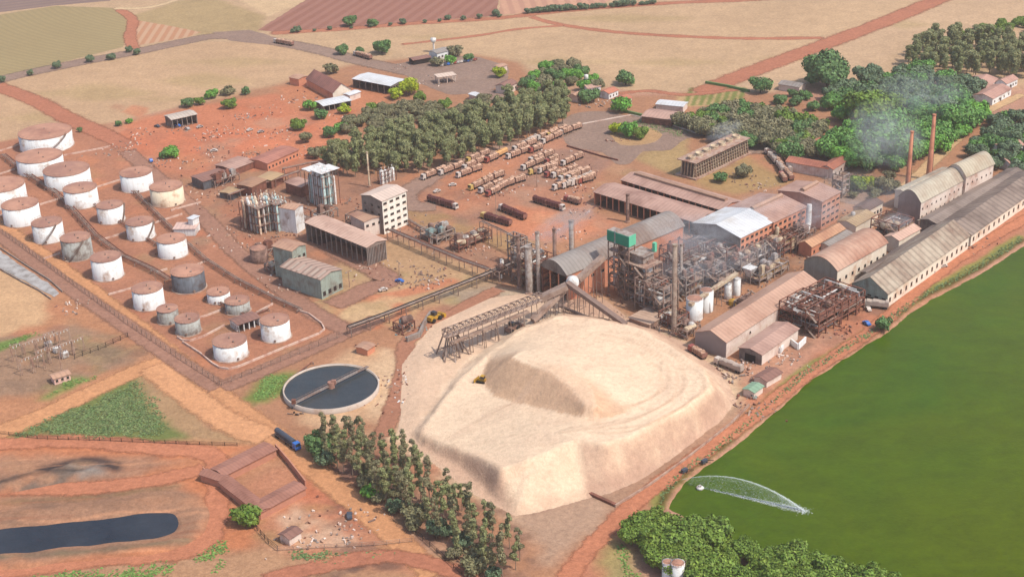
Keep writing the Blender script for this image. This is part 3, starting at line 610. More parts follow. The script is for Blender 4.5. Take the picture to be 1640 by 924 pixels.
def variants(kind, nvar):
    out = []
    for i in range(nvar):
        r_ = random.Random(hash((kind, i)) % 9999 if False else (sum(map(ord, kind))*31+i*977))
        if kind.startswith('euc'):
            h = r_.uniform(13.5, 18.5); lobes = [((r_.uniform(-1.0, 1.0), r_.uniform(-1.0, 1.0), z), (r_.uniform(1.6, 2.6), r_.uniform(1.6, 2.6), r_.uniform(1.4, 2.2))) for z in np.linspace(h*.34, h*.9, 7)]
            for _ in range(12): a_ = r_.uniform(0, 6.28); q_ = r_.uniform(1.5, 3.4); lobes.append(((q_*math.cos(a_), q_*math.sin(a_), r_.uniform(h*.4, h*.92)), (r_.uniform(.7, 1.3), r_.uniform(.7, 1.3), r_.uniform(.7, 1.5))))
            cm = crown_mesh('eucalyptus_crown', lobes, 3000, .33, LM['euc'], r_)
            tm = trunk_mesh('eucalyptus_trunk', h*.9, .32, [(h*.5, 2, 1, 3), (h*.6, -2, 1, 3), (h*.7, 0, -2, 2.5)], BARK, (r_.uniform(-.6, .6), r_.uniform(-.6, .6))); R = 4
        elif kind.startswith('thin'):
            h = r_.uniform(13, 19); lobes = [((r_.uniform(-.9, .9), r_.uniform(-.9, .9), z), (r_.uniform(.6, 1.7), r_.uniform(.6, 1.7), r_.uniform(.8, 1.3))) for z in np.linspace(h*.35, h*.96, 7)]
            cm = crown_mesh('thin_crown', lobes, 1300, .25, LM['euc' if i % 3 == 0 else 'brown'], r_)
            tm = trunk_mesh('thin_trunk', h*.93, .2, [(h*.4, 1.4, .6, 1.5), (h*.55, -1.2, .8, 1.5), (h*.7, .3, -1.2, 1.5)], BARK, (r_.uniform(-.8, .8), r_.uniform(-.8, .8))); R = 2.5
        else:
            lk = kind.split('_')[0]; fine = lk == 'lushf'; lk = 'lush' if fine else lk; R = {'big': 11, 'mid': 6.0, 'small': 3.2}[kind.split('_')[1]]*r_.uniform(.9, 1.1)
            hz = {'big': 12, 'mid': 7, 'small': 3.6}[kind.split('_')[1]]
            lobes = [((0, 0, hz*.58), (R*.72, R*.72, hz*.42))]
            for a in range(20 if fine else 12):
                t = r_.uniform(0, 6.28); q = R*r_.uniform(.35, .72); lobes.append(((q*math.cos(t), q*math.sin(t), hz*r_.uniform(.36, .86)), (R*r_.uniform(.28, .44), R*r_.uniform(.28, .44), hz*r_.uniform(.2, .32))))
            cm = crown_mesh(lk+'_crown', lobes, {'big': 7500, 'mid': 5200 if fine else 3400, 'small': 1100}[kind.split('_')[1]], {'big': .56, 'mid': .34 if fine else .44, 'small': .32}[kind.split('_')[1]], LM[lk], r_)
            tm = trunk_mesh(lk+'_trunk', hz*.7, R*.06, [(hz*.3, R*.45, R*.2, hz*.35), (hz*.3, -R*.4, R*.25, hz*.35), (hz*.35, .1*R, -R*.45, hz*.3)], BARKD)
        out.append((cm, tm))
    return out
def tree(kind, pos, label, group=None, name='tree', sc=1.0, nvar=4, cat='tree'):
    if kind not in TREES: TREES[kind] = variants(kind, nvar)
    cm, tm = TREES[kind][random.randrange(len(TREES[kind]))]
    if name == 'tree' and cat != 'shrub': name = {'brown': 'scrub_tree', 'dark': 'round_tree', 'pine': 'dusky_tree', 'bright': 'leafy_tree', 'lush': 'lime_tree', 'lushf': 'leafy_tree', 'leafg': 'leafy_tree', 'yellow': 'yellow_tree'}[kind.split('_')[0]]
    t = thing(name, label, cat, pos, random.uniform(0, 6.28), group); t.scale = (sc, sc, sc*random.uniform(.9, 1.12))
    for nm, me in (('crown', cm), ('trunk', tm)):
        o = bpy.data.objects.new(nm, me); COL.objects.link(o); o.parent = t
    return t
def scatter(poly, n, mind, z=0.0, seed=1, zc_=0.0):
    r_ = np.random.default_rng(seed); Wp = world(poly, zc_); lo = Wp.min(0); hi = Wp.max(0); pts = []
    tries = 0
    while len(pts) < n and tries < n*120:
        tries += 1; p = lo+(hi-lo)*r_.random(2)
        if sdist(p[None], Wp)[0] > 0: continue
        if all((p[0]-q[0])**2+(p[1]-q[1])**2 > mind*mind for q in pts): pts.append(p)
    return pts
GE = 'eucalyptus trees of the middle wood'
for p in scatter([(518,246),(560,226),(640,207),(720,190),(800,172),(860,148),(903,142),(914,178),(860,200),(790,226),(720,250),(660,260),(590,266),(530,262)], 180, 4.7, seed=3, zc_=7):
    tree('euc_a', (p[0], p[1], 0), 'tall grey green eucalyptus in the dense wood beside the truck yard', GE, 'eucalyptus_tree', random.uniform(.68, 1.12), nvar=9)
GB = 'low trees at the left side of the middle wood'
for p in scatter([(548,186),(600,166),(650,158),(720,164),(780,150),(800,158),(720,182),(640,200),(560,214)], 44, 5.2, seed=5, zc_=5):
    tree('brown_mid', (p[0], p[1], 0), 'dull brownish low tree on the upper edge of the eucalyptus wood', GB, 'tree', random.uniform(.6, .95))
for px, py, k, s, l in ((655,146,'yellow_mid',1.0,'bright yellow green tree below the white roofed shed'), (635,152,'yellow_small',1.3,'yellow green tree left of the brightest yellow one below the white roofed shed'), (672,158,'lush_mid',.7,'mid green tree touching the right side of the yellow tree'),
    (552,176,'yellow_small',1.1,'small yellow green tree right under the thin white roof'), (598,172,'lush_small',1.1,'small lime tree between two brownish trees by the yard'), (497,170,'bright_small',1.2,'green tree left of the thin white roof'), (512,184,'dark_small',1.2,'dark tree below the thin white roof, left of the wood'),
    (478,202,'lush_mid',.7,'green crown at the edge of the red earth yard'), (490,222,'brown_mid',.7,'bare looking tree at the lower right corner of the red yard'), (530,214,'dark_mid',.7,'dark tree at the left tip of the eucalyptus wood'), (545,204,'bright_small',1.1,'light green small tree at the left tip of the eucalyptus wood'),
    (505,246,'brown_mid',.7,'olive tree behind the white columns'), (712,170,'lush_mid',.8,'pale green tree rising from the upper middle of the wood'), (800,118,'yellow_mid',.75,'yellow green tree beside the grey apron'),
    (275,246,'bright_mid',.75,'isolated wide bright green tree in the red yard'), (262,248,'dark_small',.9,'small dark green bush joined to the isolated yard tree'), (303,166,'dark_small',1.2,'dark tree left end of the row behind the open shed'), (320,162,'lush_small',.9,'little green tree in the row behind the open shed'),
    (340,152,'bright_mid',.75,'tallest bright tree in the row behind the open shed'), (366,146,'brown_small',1.2,'olive tree on the right of the bright one behind the open shed'), (368,168,'lush_small',1.3,'round green tree at the right end of the shed row'), (393,146,'dark_small',.9,'small dark tree alone right of the shed row'),
    (190,196,'dark_small',.65,'tiny tree at the corner of the tan field'), (207,192,'bright_small',.6,'tiny flat tree beside the tan field corner'), (128,206,'dark_small',.5,'small bush beside the biggest white tank'),
    (530,113,'brown_small',1.2,'rounded olive tree behind the brown roofed hall'), (1002,130,'dark_mid',1.05,'round dark tree standing alone below the big tan field'), (944,158,'dark_mid',1.05,'round dark tree before the small white houses'), (992,173,'bright_small',1.6,'bright green bush beside the grey road loop'),
    (1218,143,'dark_mid',1.1,'round dark tree at the right of the nursery rows'), (985,208,'yellow_mid',.7,'yellow green tree on the traffic island'), (1006,212,'bright_mid',.9,'bright green tree in the middle of the traffic island'), (1026,216,'lush_mid',.8,'paler green tree at the right of the traffic island'),
    (1325,135,'dark_big',1.65,'huge dark umbrella shaped tree at the wood edge'), (1400,195,'lush_big',1.75,'largest lime green spreading tree in the right wood'), (1425,250,'leafg_big',1.5,'big green tree behind the left brick chimney'), (1350,188,'bright_mid',1.2,'vivid green tree left of the largest lime tree'), (1278,210,'bright_small',1.3,'single vivid green crown in the brown part of the wood'),
    (1535,205,'leafg_big',1.3,'big green tree right of the tall brick chimney'), (1485,232,'leafg_big',1.2,'green tree directly behind the two chimneys'), (1190,278,'brown_mid',.75,'leafless brown tree next to the cooling tower'), (1156,286,'dark_small',1.1,'small dark bush before the cooling tower'),
    (1470,118,'leafg_big',.9,'green tree under the tall eucalyptus at the upper right'), (1395,296,'yellow_small',1.3,'yellowish shrub mass by the left brick chimney'), (1372,300,'lush_mid',.9,'green tree behind the grey steel mast'), (1420,302,'brown_mid',.9,'brown tree at the foot of the left brick chimney'),
    (514,722,'dark_mid',.85,'dark round tree to the right of the blue truck'), (396,834,'lush_small',1.4,'green bush beside the walled tile roofed yard'), (1415,522,'dark_small',1.0,'dark bush on the lake bank by the road'), (596,790,'bright_small',1.0,'green bush beside the tree row at the walled plot'),
    (752,92,'dark_small',1.0,'dark tree right of the roadside station'), (722,96,'bright_small',1.0,'green tree in front of the roadside station'), (700,100,'brown_small',1.2,'olive tree left of the roadside station green tree'), (728,84,'brown_small',1.3,'dull tree behind the roadside station')):
    w = g(px, py+6, 0); tree(k, (w[0], w[1], 0), l, None, 'shrub' if 'bush' in l or 'shrub' in l else 'tree', s*(1 if 'big' in k else 1.38 if 'small' in k else 1.18), cat='shrub' if 'bush' in l or 'shrub' in l else 'tree')
R4 = [(612,84,.95,'biggest round tree of the four on the highway verge'), (576,86,.55,'smallest round tree of the four on the highway verge'), (549,85,.75,'leftmost round tree of the four on the highway verge'), (560,40,.8,'bushier of two trees in front of the ploughed field'), (598,40,.6,'smaller right one of two trees in front of the ploughed field'),
      (478,50,.45,'small tree at the left corner of the ploughed field'), (645,36,.4,'thin lone tree before the ploughed field'), (718,30,.4,'tiny tree along the border of the ploughed field'), (795,24,.5,'tiny tree where ploughed and pink fields meet'), (145,98,.5,'dark green tree by the highway left of centre'), (178,94,.5,'green tree right of the dark one along the highway'),
      (208,82,.45,'left one of a tree pair at the highway bend'), (219,86,.45,'right one of a tree pair at the highway bend'), (48,119,.4,'lone small tree by the highway at far left'), (3,130,.45,'tree cut by the left border beside the highway'), (92,108,.5,'greyish shrub like tree by the highway')]
for px, py, s, l in R4:
    w = g(px, py+2, 0); tree('dark_mid' if s > .5 else 'pine_mid', (w[0], w[1], 0), l, None, 'tree', s*1.25)
for i in range(22):
    px = 845+i*9.5+rng.uniform(-3, 3); py = 22-(i*9.5)*.075; w = g(px, py, 0)
    tree('pine_small', (w[0], w[1], 0), 'small scrubby bush in the hedge line under the pink rowed field', 'hedge bushes at the top', 'shrub', rng.uniform(.8, 1.4), cat='shrub')
for i in range(12):
    px = 470+i*30+rng.uniform(-6, 6); py = 53-(i*30)*.075; w = g(px, py, 0)
    tree('pine_small', (w[0], w[1], 0), 'faint little bush on the border of the purple ploughed field', 'border bushes by the ploughed field', 'shrub', rng.uniform(.5, .9), cat='shrub')
# right wood
GR = 'trees of the upper right wood'
for k, poly, n, md, sc, nm, lab in (
    ('brown_mid', [(1090,190),(1130,178),(1190,172),(1260,182),(1320,205),(1310,235),(1270,248),(1200,225),(1120,212)], 62, 5.6, 1.15, 'tree', 'olive brown or green crown in the wood behind the cooling tower'),
    ('pine_mid', [(1320,150),(1400,112),(1480,110),(1570,130),(1565,165),(1500,200),(1440,190),(1350,175)], 60, 6.0, 1.3, 'tree', 'dark crown in the smoky middle of the right wood'),
    ('bright_mid', [(1330,215),(1400,200),(1480,180),(1560,170),(1570,195),(1500,235),(1440,262),(1370,258),(1320,240)], 58, 6.0, 1.3, 'tree', 'green crown in the wood behind the brick chimneys'),
    ('euc_a', [(1450,95),(1480,62),(1540,58),(1600,62),(1660,70),(1700,110),(1650,120),(1560,115),(1480,108)], 84, 4.8, .98, 'eucalyptus_tree', 'tall eucalyptus at the top right corner wood'),
    ('lush_mid', [(1530,48),(1560,36),(1640,26),(1700,28),(1700,44),(1620,44),(1560,54)], 22, 5, .75, 'tree', 'yellow green crown on the field edge at the top right corner'),
    ('pine_mid', [(1570,215),(1600,180),(1640,178),(1690,200),(1690,270),(1640,275),(1560,250)], 36, 6, 1.1, 'tree', 'dark tree among the roofs at the right border'),
    ('dark_mid', [(1230,150),(1290,120),(1360,125),(1350,150),(1300,170)], 8, 9, .7, 'tree', 'dark tree below the huge umbrella shaped tree'),
    ('lush_small', [(1190,160),(1260,168),(1330,190),(1300,200),(1200,180)], 12, 5, 1.2, 'tree', 'lighter green small crown at the top of the brown wood'),
    ('brown_small', [(1340,290),(1430,272),(1445,300),(1400,318),(1345,312)], 12, 5, 1.1, 'tree', 'scrubby olive tree between the roads and the left chimney')):
    for p in scatter(poly, n, md, seed=len(poly)*7+n, zc_=5):
        r9 = random.random(); k2 = k
        if k in ('pine_mid', 'bright_mid', 'brown_mid') and r9 < .4: k2 = {'pine_mid': ['leafg_mid', 'dark_mid'], 'bright_mid': ['leafg_mid', 'dark_mid', 'leafg_big'], 'brown_mid': ['dark_mid', 'lush_mid', 'pine_mid']}[k][random.randrange(2 if k != 'bright_mid' else 3)]
        if k == 'bright_mid' and r9 >= .4 and r9 < .8: k2 = 'leafg_mid'
        tree(k2, (p[0], p[1], 0), lab, 'group: '+lab, nm, sc*random.uniform(.8, 1.2))
# grove behind the small white houses
for p in scatter([(825,118),(870,100),(930,98),(962,112),(965,132),(920,138),(850,140)], 22, 6.5, seed=9, zc_=5):
    k = ['brown_mid', 'dark_mid', 'bright_mid', 'brown_mid'][random.randrange(4)]
    tree(k, (p[0], p[1], 0), 'tree in the mixed grove behind the small white houses', 'mixed grove trees', 'tree', random.uniform(.8, 1.1))
# thin row at lower centre
for p in scatter([(500,720),(560,712),(640,742),(720,800),(800,860),(845,900),(800,935),(740,905),(680,850),(620,815),(560,770)], 66, 4.2, seed=12):
    tree('thin_a', (p[0], p[1], 0), 'thin straggly tree in the belt below the beige heap', 'thin trees of the belt below the heap', 'thin_tree', random.uniform(.75, 1.1), nvar=7)
for p in scatter([(505,735),(560,735),(640,790),(720,850),(800,905),(800,935),(740,905),(680,860),(620,820),(560,775)], 20, 3.4, seed=21):
    tree(['brown_small', 'pine_small', 'brown_small', 'lush_small'][random.randrange(4)], (p[0], p[1], 0), 'low scrub bush in the undergrowth of the thin tree belt', 'undergrowth of the thin tree belt', 'shrub', random.uniform(.8, 1.5), cat='shrub')
# lush belt at the lake corner
for p in scatter([(1010,862),(1060,842),(1120,862),(1200,886),(1290,912),(1400,936),(1520,968),(1540,1060),(1120,1060),(1110,940),(1060,908)], 105, 4.8, seed=14):
    tree('lushf_mid' if random.random() < .6 else 'lush_mid', (p[0], p[1], 0), 'lush green leafy tree on the lake corner at the bottom', 'lush trees at the lake corner', 'leafy_tree', random.uniform(.65, 1.2), nvar=6)
# grass as stuff
def grass(poly, n, m, label, seed, hgt=.35, patch=.3, fe=7):
    r_ = np.random.default_rng(seed); Wp = world(poly); lo = Wp.min(0)-3; hi = Wp.max(0)+3; Pn = lo+(hi-lo)*r_.random((n, 2))
    d = sdist(Pn, Wp)+fbm(Pn, 10, seed)*(6 if fe > 3 else 1); ok = (d < -r_.random(n)*fe) & (fbm(Pn, 9, seed+2) > -patch); Pn = Pn[ok]; k = len(Pn)
    a = r_.random(k)*6.28; s = r_.uniform(.2, .6, k); dx = np.cos(a)*s; dy = np.sin(a)*s; zz = r_.uniform(.1, hgt, k)
    Z0 = np.zeros(k)+.05
    V = np.stack([np.column_stack([Pn[:, 0]-dx, Pn[:, 1]-dy, Z0]), np.column_stack([Pn[:, 0]+dy*.8, Pn[:, 1]-dx*.8, Z0+zz*.4]), np.column_stack([Pn[:, 0]+dx, Pn[:, 1]+dy, Z0+zz]), np.column_stack([Pn[:, 0]-dy*.8, Pn[:, 1]+dx*.8, Z0+zz*.7])], 1).reshape(-1, 3)
    o = np_mesh('grass', V, np.arange(4*k).reshape(-1, 4), m, smooth=False); tag(o, label, 'grass', kind='stuff')
GM = leaf_mat('grass_green', (.10,.16,.05), (.17,.18,.075), (.11,.17,.05)); GM2 = leaf_mat('grass_vivid', (.115,.22,.045), (.17,.24,.06), (.13,.22,.045))
grass([(20,700),(110,655),(215,612),(240,640),(290,690),(245,706),(110,700)], 26000, GM, 'green weeds covering the triangle beside the orange track', 1, .35, .6)
grass([(390,640),(430,603),(468,600),(458,622),(428,643),(405,648)], 5000, GM2, 'vivid green grass patch left of the round clarifier', 2, .3, .8)
grass([(40,922),(130,905),(260,900),(330,878),(380,885),(330,905),(240,935),(60,960)], 14000, GM2, 'bright green grass strip at the lower left corner', 3, .4, .4)
grass([(320,880),(360,872),(390,900),(340,920)], 3000, GM2, 'bright grass clump beside the bottom dirt track', 4, .4, .4)
grass([(470,885),(560,880),(650,872),(640,888),(540,896),(470,896)], 5000, GM, 'dull green grass strip beneath the rubble plot', 5, .3, .3)
grass([(-20,556),(30,540),(60,536),(40,548),(-20,572)], 2500, GM2, 'narrow green weeds above the substation', 6, .4, .5)
grass([(60,640),(110,607),(150,606),(80,640)], 3000, GM2, 'green weeds below the substation', 7, .4, .3)
grass([(1010,200),(1000,192),(1060,188),(1110,212),(1090,222)], 4000, GM, 'green verge beside the upper road', 8, .6, .6)
grass([(x-8, y-6) for x, y in _b]+[(x+1, y) for x, y in _b[::-1]], 90000, GM, 'green reeds and weeds lining the lake shore', 9, .6, .75, .6)
grass([(1000,880),(1040,930),(1060,960),(1020,960),(985,900)], 3000, GM2, 'green grass beside the ditch at the lake corner', 10, .4, .3)
# ---------------------------------------------------------------- tank farm
WHITE = mat('white_paint', (250,250,246), .7, .05, .2, (188,160,140), .22, .15, streak=.35, k=1.35)
CREAM = mat('cream_paint', (252,232,200), .7, .05, .2, (190,150,120), .25, .15, streak=.3, k=1.35)
GREYW = mat('weathered_grey_paint', (190,190,182), .7, .14, .3, (120,100,88), .4, .2, streak=.7, k=1.45)
DGREY = mat('dark_grey_paint', (118,124,132), .6, .2, .3, (90,76,70), .4, .2, streak=.8, k=1.5)
TROOF = mat('dusty_tank_roof', (218,162,134), .95, .12, .12, (180,128,108), .4, .1)
TROOF2 = mat('dusty_brown_tank_roof', (190,140,120), .95, .12, .12, (214,162,134), .4, .1)
STEEL = mat('dull_steel', (172,150,136), .7, .25, .6, (128,98,82), .5, .4, k=1.45)
RUST = mat('rust', (166,108,88), .9, .3, .5, (116,76,62), .5, .4, k=1.45)
DARK = mat('dark_void', (52,44,44), .9, .3, .5, k=2.2)
CONC = mat('old_concrete', (214,184,162), .9, .15, .4, (176,130,110), .5, .3)
CONCG = mat('grey_concrete', (176,162,152), .9, .18, .3, (150,118,102), .4, .2)
def pxw(px, py, dx): # metres for dx full pixels there
    return dx/(FPX/np.linalg.norm(g(px, py)-np.array([0, 0, H])))
def vscale(px, py):
    w = g(px, py); d = np.linalg.norm(w-np.array([0, 0, H])); return FPX/d*math.hypot(w[0], w[1])/d*.98
def tank(xl, xr, yrim, yb, mt, rf, label, stair=None, group='storage tanks of the tank farm', name='storage_tank'):
    xm = (xl+xr)/2; r = pxw(xm, yb, (xr-xl)/2); w = g(xm, yb); dirv = np.array([w[0], w[1]])/math.hypot(w[0], w[1]); c = w[:2]+dirv*r*.99
    h = (yb-yrim)/vscale(xm, yb)
    t = thing(name, label, 'tank', (c[0], c[1], 0), 0, group)
    part(MB().lathe([(r, 0), (r, h)], n=48), 'shell', mt, t, True)
    part(MB().lathe([(r+.12, h-.25), (r+.14, h+.03), (r*.5, h+r*.055), (.01, h+r*.09)], n=48), 'roof', rf, t)
    part(MB().lathe([(r+.6, 0), (r+.6, .25), (r, .3)], n=48), 'foundation', CONC, t)
    mb = MB()
    for i in range(28):
        a = i*2*math.pi/28; b = (i+1)*2*math.pi/28
        mb.beam((r*math.cos(a), r*math.sin(a), h), (r*math.cos(a), r*math.sin(a), h+1), .06); mb.beam((r*math.cos(a), r*math.sin(a), h+1), (r*math.cos(b), r*math.sin(b), h+1), .06)
    if r > 5: part(mb, 'roof_railing', STEEL, t)
    part(MB().cbox(r*.3, -r*.4, h+r*.03, .9, .9, .6), 'roof_hatch', STEEL, t)
    part(MB().tube((0, 0, h+r*.08), (0, 0, h+r*.09+1.0), .3, .2, 8), 'roof_vent', STEEL, t)
    if stair is not None:
        a0, a1 = stair; n = 16; mb = MB(); rl = MB()
        for i in range(n):
            u0, u1 = i/n, (i+1)/n; aa = math.radians(a0+(a1-a0)*u0); ab = math.radians(a0+(a1-a0)*u1)
            p = Vector(((r+.5)*math.cos(aa), (r+.5)*math.sin(aa), h*u0+.1)); q = Vector(((r+.5)*math.cos(ab), (r+.5)*math.sin(ab), h*u1+.1))
            mb.beam(p, q, .95, .18); rl.beam(p+Vector((0, 0, 1)), q+Vector((0, 0, 1)), .09); rl.beam(p, p+Vector((0, 0, 1)), .07)
        part(mb, 'stair', STEEL, t); CHs = part(rl, 'stair_railing', STEEL, t)
    a = random.uniform(3.6, 5.4); part(MB().tube((r*math.cos(a)*.97, r*math.sin(a)*.97, 1.2), ((r+.5)*math.cos(a), (r+.5)*math.sin(a), 1.2), .5, n=12), 'manhole', STEEL, t)
    a = random.uniform(2.5, 3.3); mb = MB().tube((r*math.cos(a)*.97, r*math.sin(a)*.97, .7), ((r+1.6)*math.cos(a), (r+1.6)*math.sin(a), .7), .22).tube(((r+1.6)*math.cos(a), (r+1.6)*math.sin(a), .7), ((r+1.6)*math.cos(a), (r+1.6)*math.sin(a), 0), .22)
    part(mb, 'outlet_pipe', STEEL, t)
    return t
TK = [(38,118,224.5,247,WHITE,TROOF,'largest white tank at the top of the tank farm with diagonal stair',(-80,-25)),
 (33.5,103.5,262,283,WHITE,TROOF,'wide white tank directly below the largest one',None),
 (77,147,283.5,306.5,WHITE,TROOF2,'wide white tank with darker brown roof, third from the top',None),
 (-29,44,310,336,WHITE,TROOF,'white tank cut by the left border of the photo',None),
 (108,159,310.5,335.5,WHITE,TROOF2,'white tank touching the lower right of the dark roofed wide one',None),
 (11,66,337.5,364,WHITE,TROOF,'white tank right below the one cut by the left border',None),
 (58,104,365,391,WHITE,TROOF2,'small white tank with a black diagonal stair at far left',(-100,-40)),
 (197.5,247,285,309.5,WHITE,TROOF,'white tank nearest the red earth yard',None),
 (245,296.5,307.5,332.5,CREAM,TROOF,'cream coloured tank, the rightmost of the upper tanks',None),
 (160,201,336,360,WHITE,TROOF2,'small white tank in the middle of the upper group with a stair',(-30,10)),
 (206.5,249.5,363,387,WHITE,TROOF2,'white tank with stair left of the white concrete hut',(-60,-5)),
 (104,150,389.5,419,GREYW,TROOF2,'dull grey tank with a black stair along the outer lane',(-110,-45)),
 (152,199,421,451,WHITE,TROOF2,'white tank alone near the pale strip of the outer lane',None),
 (256,302,391,416,WHITE,TROOF,'white tank directly below the white concrete hut',None),
 (279,331,444,471,DGREY,TROOF,'dark blue grey tank, darkest of the farm',None),
 (217,265,471,498.5,WHITE,TROOF2,'white tank at the left of the dark grey tank',None),
 (255,288,501,521,GREYW,TROOF2,'small pale grey tank beside the curved kerb',None),
 (284,323,518,539,GREYW,TROOF2,'streaked grey tank inside the curved kerb',None),
 (334,370,474,488,WHITE,TROOF,'low small white tank right of the dark grey tank',None),
 (363,402,489,505.5,GREYW,TROOF2,'small blue grey tank behind the pump shelter',None),
 (420.5,467,522,549.5,WHITE,TROOF2,'white tank at the lower right corner of the farm with brown roof',None),
 (345,399,557,580.5,WHITE,TROOF2,'white tank at the bottom corner of the farm inside the rounded kerb',None)]
for a in TK: tank(*a[:7], stair=a[7])
def wall_line(pts, h, th, m, name, label, cat, group=None, wpts=False, parent=None):
    Wp = pts if wpts else world(pts); mb = MB(); o0 = Wp[0]
    for a, b in zip(Wp[:-1], Wp[1:]): mb.beam((*(a-o0), h/2), (*(b-o0), h/2), th, h)
    o = mb.build(name, m, None, False, (o0[0], o0[1], 0)); return tag(o, label, cat, group)
BW = [([(0,243),(38,231)],'leftmost upper bund wall beside the largest tank'),([(0,280),(34,269)],'bund wall left of the second tank'),([(103,250),(140,243),(176,236)],'bund wall running right from the largest tank'),([(0,347),(13,342)],'short bund wall stub at the left border'),
 ([(64,329),(107,316)],'bund wall between the left border tank and its right neighbour'),([(155,301),(197,288)],'bund wall left of the tank nearest the red yard'),([(157,387),(200,374)],'bund wall left of the tank with stair by the hut'),([(248,358),(292,344)],'bund wall ending at the white concrete hut'),
 ([(274,338),(322,325)],'bund wall below the cream tank'),([(70,416),(97,407)],'bund wall left of the dull grey tank'),([(174,473),(214,462)],'bund wall left of the tank by the dark grey one'),([(248,438),(268,432)],'bund wall stub above the dark grey tank'),([(309,428),(333,418)],'bund wall right above the dark grey tank'),
 ([(318,511),(354,498)],'bund wall between the two low small tanks'),([(411,502),(437,488)],'bund wall right of the pump shelter'),([(284,541),(292,546),(304,547),(326,540),(360,522)],'curved bund kerb around the two streaked grey tanks'),([(293,549),(321,567),(340,583),(352,590),(366,592),(380,589),(400,581),(450,560),(512,535),(520,528),(515,519),(495,504),(476,498)],'long rounded bund kerb around the bottom tanks')]
for pts, lb in BW: wall_line(pts, .9, .5, mat('bund_white', (238,206,186), .9, .12, .4, (190,130,108), .35, .3, k=1.5), 'bund_wall', 'low pale '+lb, 'wall', 'bund walls of the tank farm')
# shared frames
def fence(pts, h, sp, label, m=None, name='fence', group=None):
    Wp = world(pts); o0 = Wp[0]; t = thing(name, label, 'fence', (o0[0], o0[1], 0), 0, group); L = densify(Wp, sp, 0, closed=False); L = L-o0
    me = MB(); 
    for a, b in zip(L[:-1], L[1:]):
        for z in (h*.3, h*.6, h*.95): me.beam((*a, z), (*b, z), .09)
    part(me, 'rails', m or STEEL, t)
    step = max(1, int(len(L)/95)+0)
    p = part(MB().cbox(0, 0, 0, .2, .2, h), 'post', m or STEEL, t)
    p.location = (*L[0], 0)
    for q in L[step::step]: copy_part(p, t, (*q, 0))
    return t
fence([(-40,345),(0,371),(105,447),(205,520),(290,577),(352,616)], 2.6, 4.2, 'long fence along the lower left side of the tank farm')
fence([(355,618),(450,580),(540,543),(560,534)], 2.6, 4.2, 'fence below the rounded bund kerb')
fence([(205,540),(170,556),(120,575)], 2.4, 3.2, 'dark fence beside the substation plot', DARK)
fence([(0,695),(60,703),(160,706),(300,712),(380,714)], 1.6, 4, 'dark fence under the green triangle', DARK)
fence([(395,830),(430,870),(445,882)], 2.2, 3, 'fence left of the rubble plot', DARK)
fence([(445,882),(520,878),(600,874),(660,868)], 1.8, 4, 'fence under the rubble plot', CONC)
fence([(655,845),(700,885),(740,922)], 2.0, 4, 'fence below the thin tree belt', DARK)
def pipe_rack(pts, h, w, sp, label, npipes=4, name='pipe_rack', m=None, z0=0, belt=False, pm=None):
    Wp = world(pts) if len(pts[0]) == 2 else np.array([g2(*p) for p in pts]); o0 = Wp[0]; t = thing(name, label, 'pipe rack', (o0[0], o0[1], 0)); L = densify(Wp, sp, 0, closed=False)-o0
    m = m or STEEL
    tot = sum(np.linalg.norm(b-a) for a, b in zip(L[:-1], L[1:])); step = max(1, math.ceil(len(L)/40))
    for k in range(npipes):
        mb = MB(); of = (k-(npipes-1)/2)*w/npipes
        for i, (a, b) in enumerate(zip(L[:-1], L[1:])):
            d = (b-a)/max(1e-6, np.linalg.norm(b-a)); n_ = np.array([-d[1], d[0]])*of
            mb.tube((*(a+n_), h+.3), (*(b+n_), h+.3), .22+.12*(k % 2), n=6)
        part(mb, 'pipe', [pm or RUST, STEEL, CONCG][k % 3], t)
    for i in range(0, len(L), step):
        a = L[i]; b = L[min(i+1, len(L)-1)] if i < len(L)-1 else L[i]; c = L[i-1] if i == len(L)-1 else a; d = (b-c) if i == len(L)-1 else b-a; d = d/max(1e-6, np.linalg.norm(d)); n_ = np.array([-d[1], d[0]])*w/2
        mb = MB().beam((*(a+n_), 0), (*(a+n_), h), .35).beam((*(a-n_), 0), (*(a-n_), h), .35).beam((*(a+n_), h), (*(a-n_), h), .35); part(mb, 'trestle', m, t)
    return t
pipe_rack([(6,252),(40,280),(90,313),(122,345),(155,382),(197,414),(247,437),(270,452)], 1.6, 4.0, 9, 'low pipe rack running down through the middle of the tank farm', 4)
pipe_rack([(205,300),(250,345),(290,385),(330,420),(380,452),(440,482),(480,500)], 1.4, 3.0, 9, 'low pipe rack between the tank farm and the distillery lane', 3)
pipe_rack([(150,330),(215,372),(262,402)], 1.2, 2, 8, 'short pipe rack between the middle tanks', 2)
pipe_rack([(330,478),(400,510),(430,498)], 1.0, 1.6, 7, 'short pipe rack beside the pump shelter', 2)
pipe_rack([(560,538),(620,516),(700,484),(760,460),(832,430)], 4.0, 3.4, 8, 'dark pipe rack from the clarifier to the boiler hall', 4, pm=DARK)
pipe_rack([(625,383),(660,398),(700,415),(740,432),(782,447)], 5.0, 3.4, 7, 'pipe rack from the five storey block to the boiler hall', 4)
pipe_rack([(772,382),(800,395),(832,412)], 9, 2.2, 6, 'tall orange pipe bridge beside the boiler hall stacks', 2, pm=CONC)
pipe_rack([(455,282),(500,272),(540,268)], 4, 2.4, 6, 'pipe rack behind the white columns', 3)
pipe_rack([(368,324),(400,312),(440,300),(480,286)], 4, 2.4, 6, 'orange brown pipe rack above the slender column group', 3)
pipe_rack([(640,350),(660,362),(690,380),(690,398)], 2, 2.2, 6, 'low pipe rack right of the five storey block', 3)
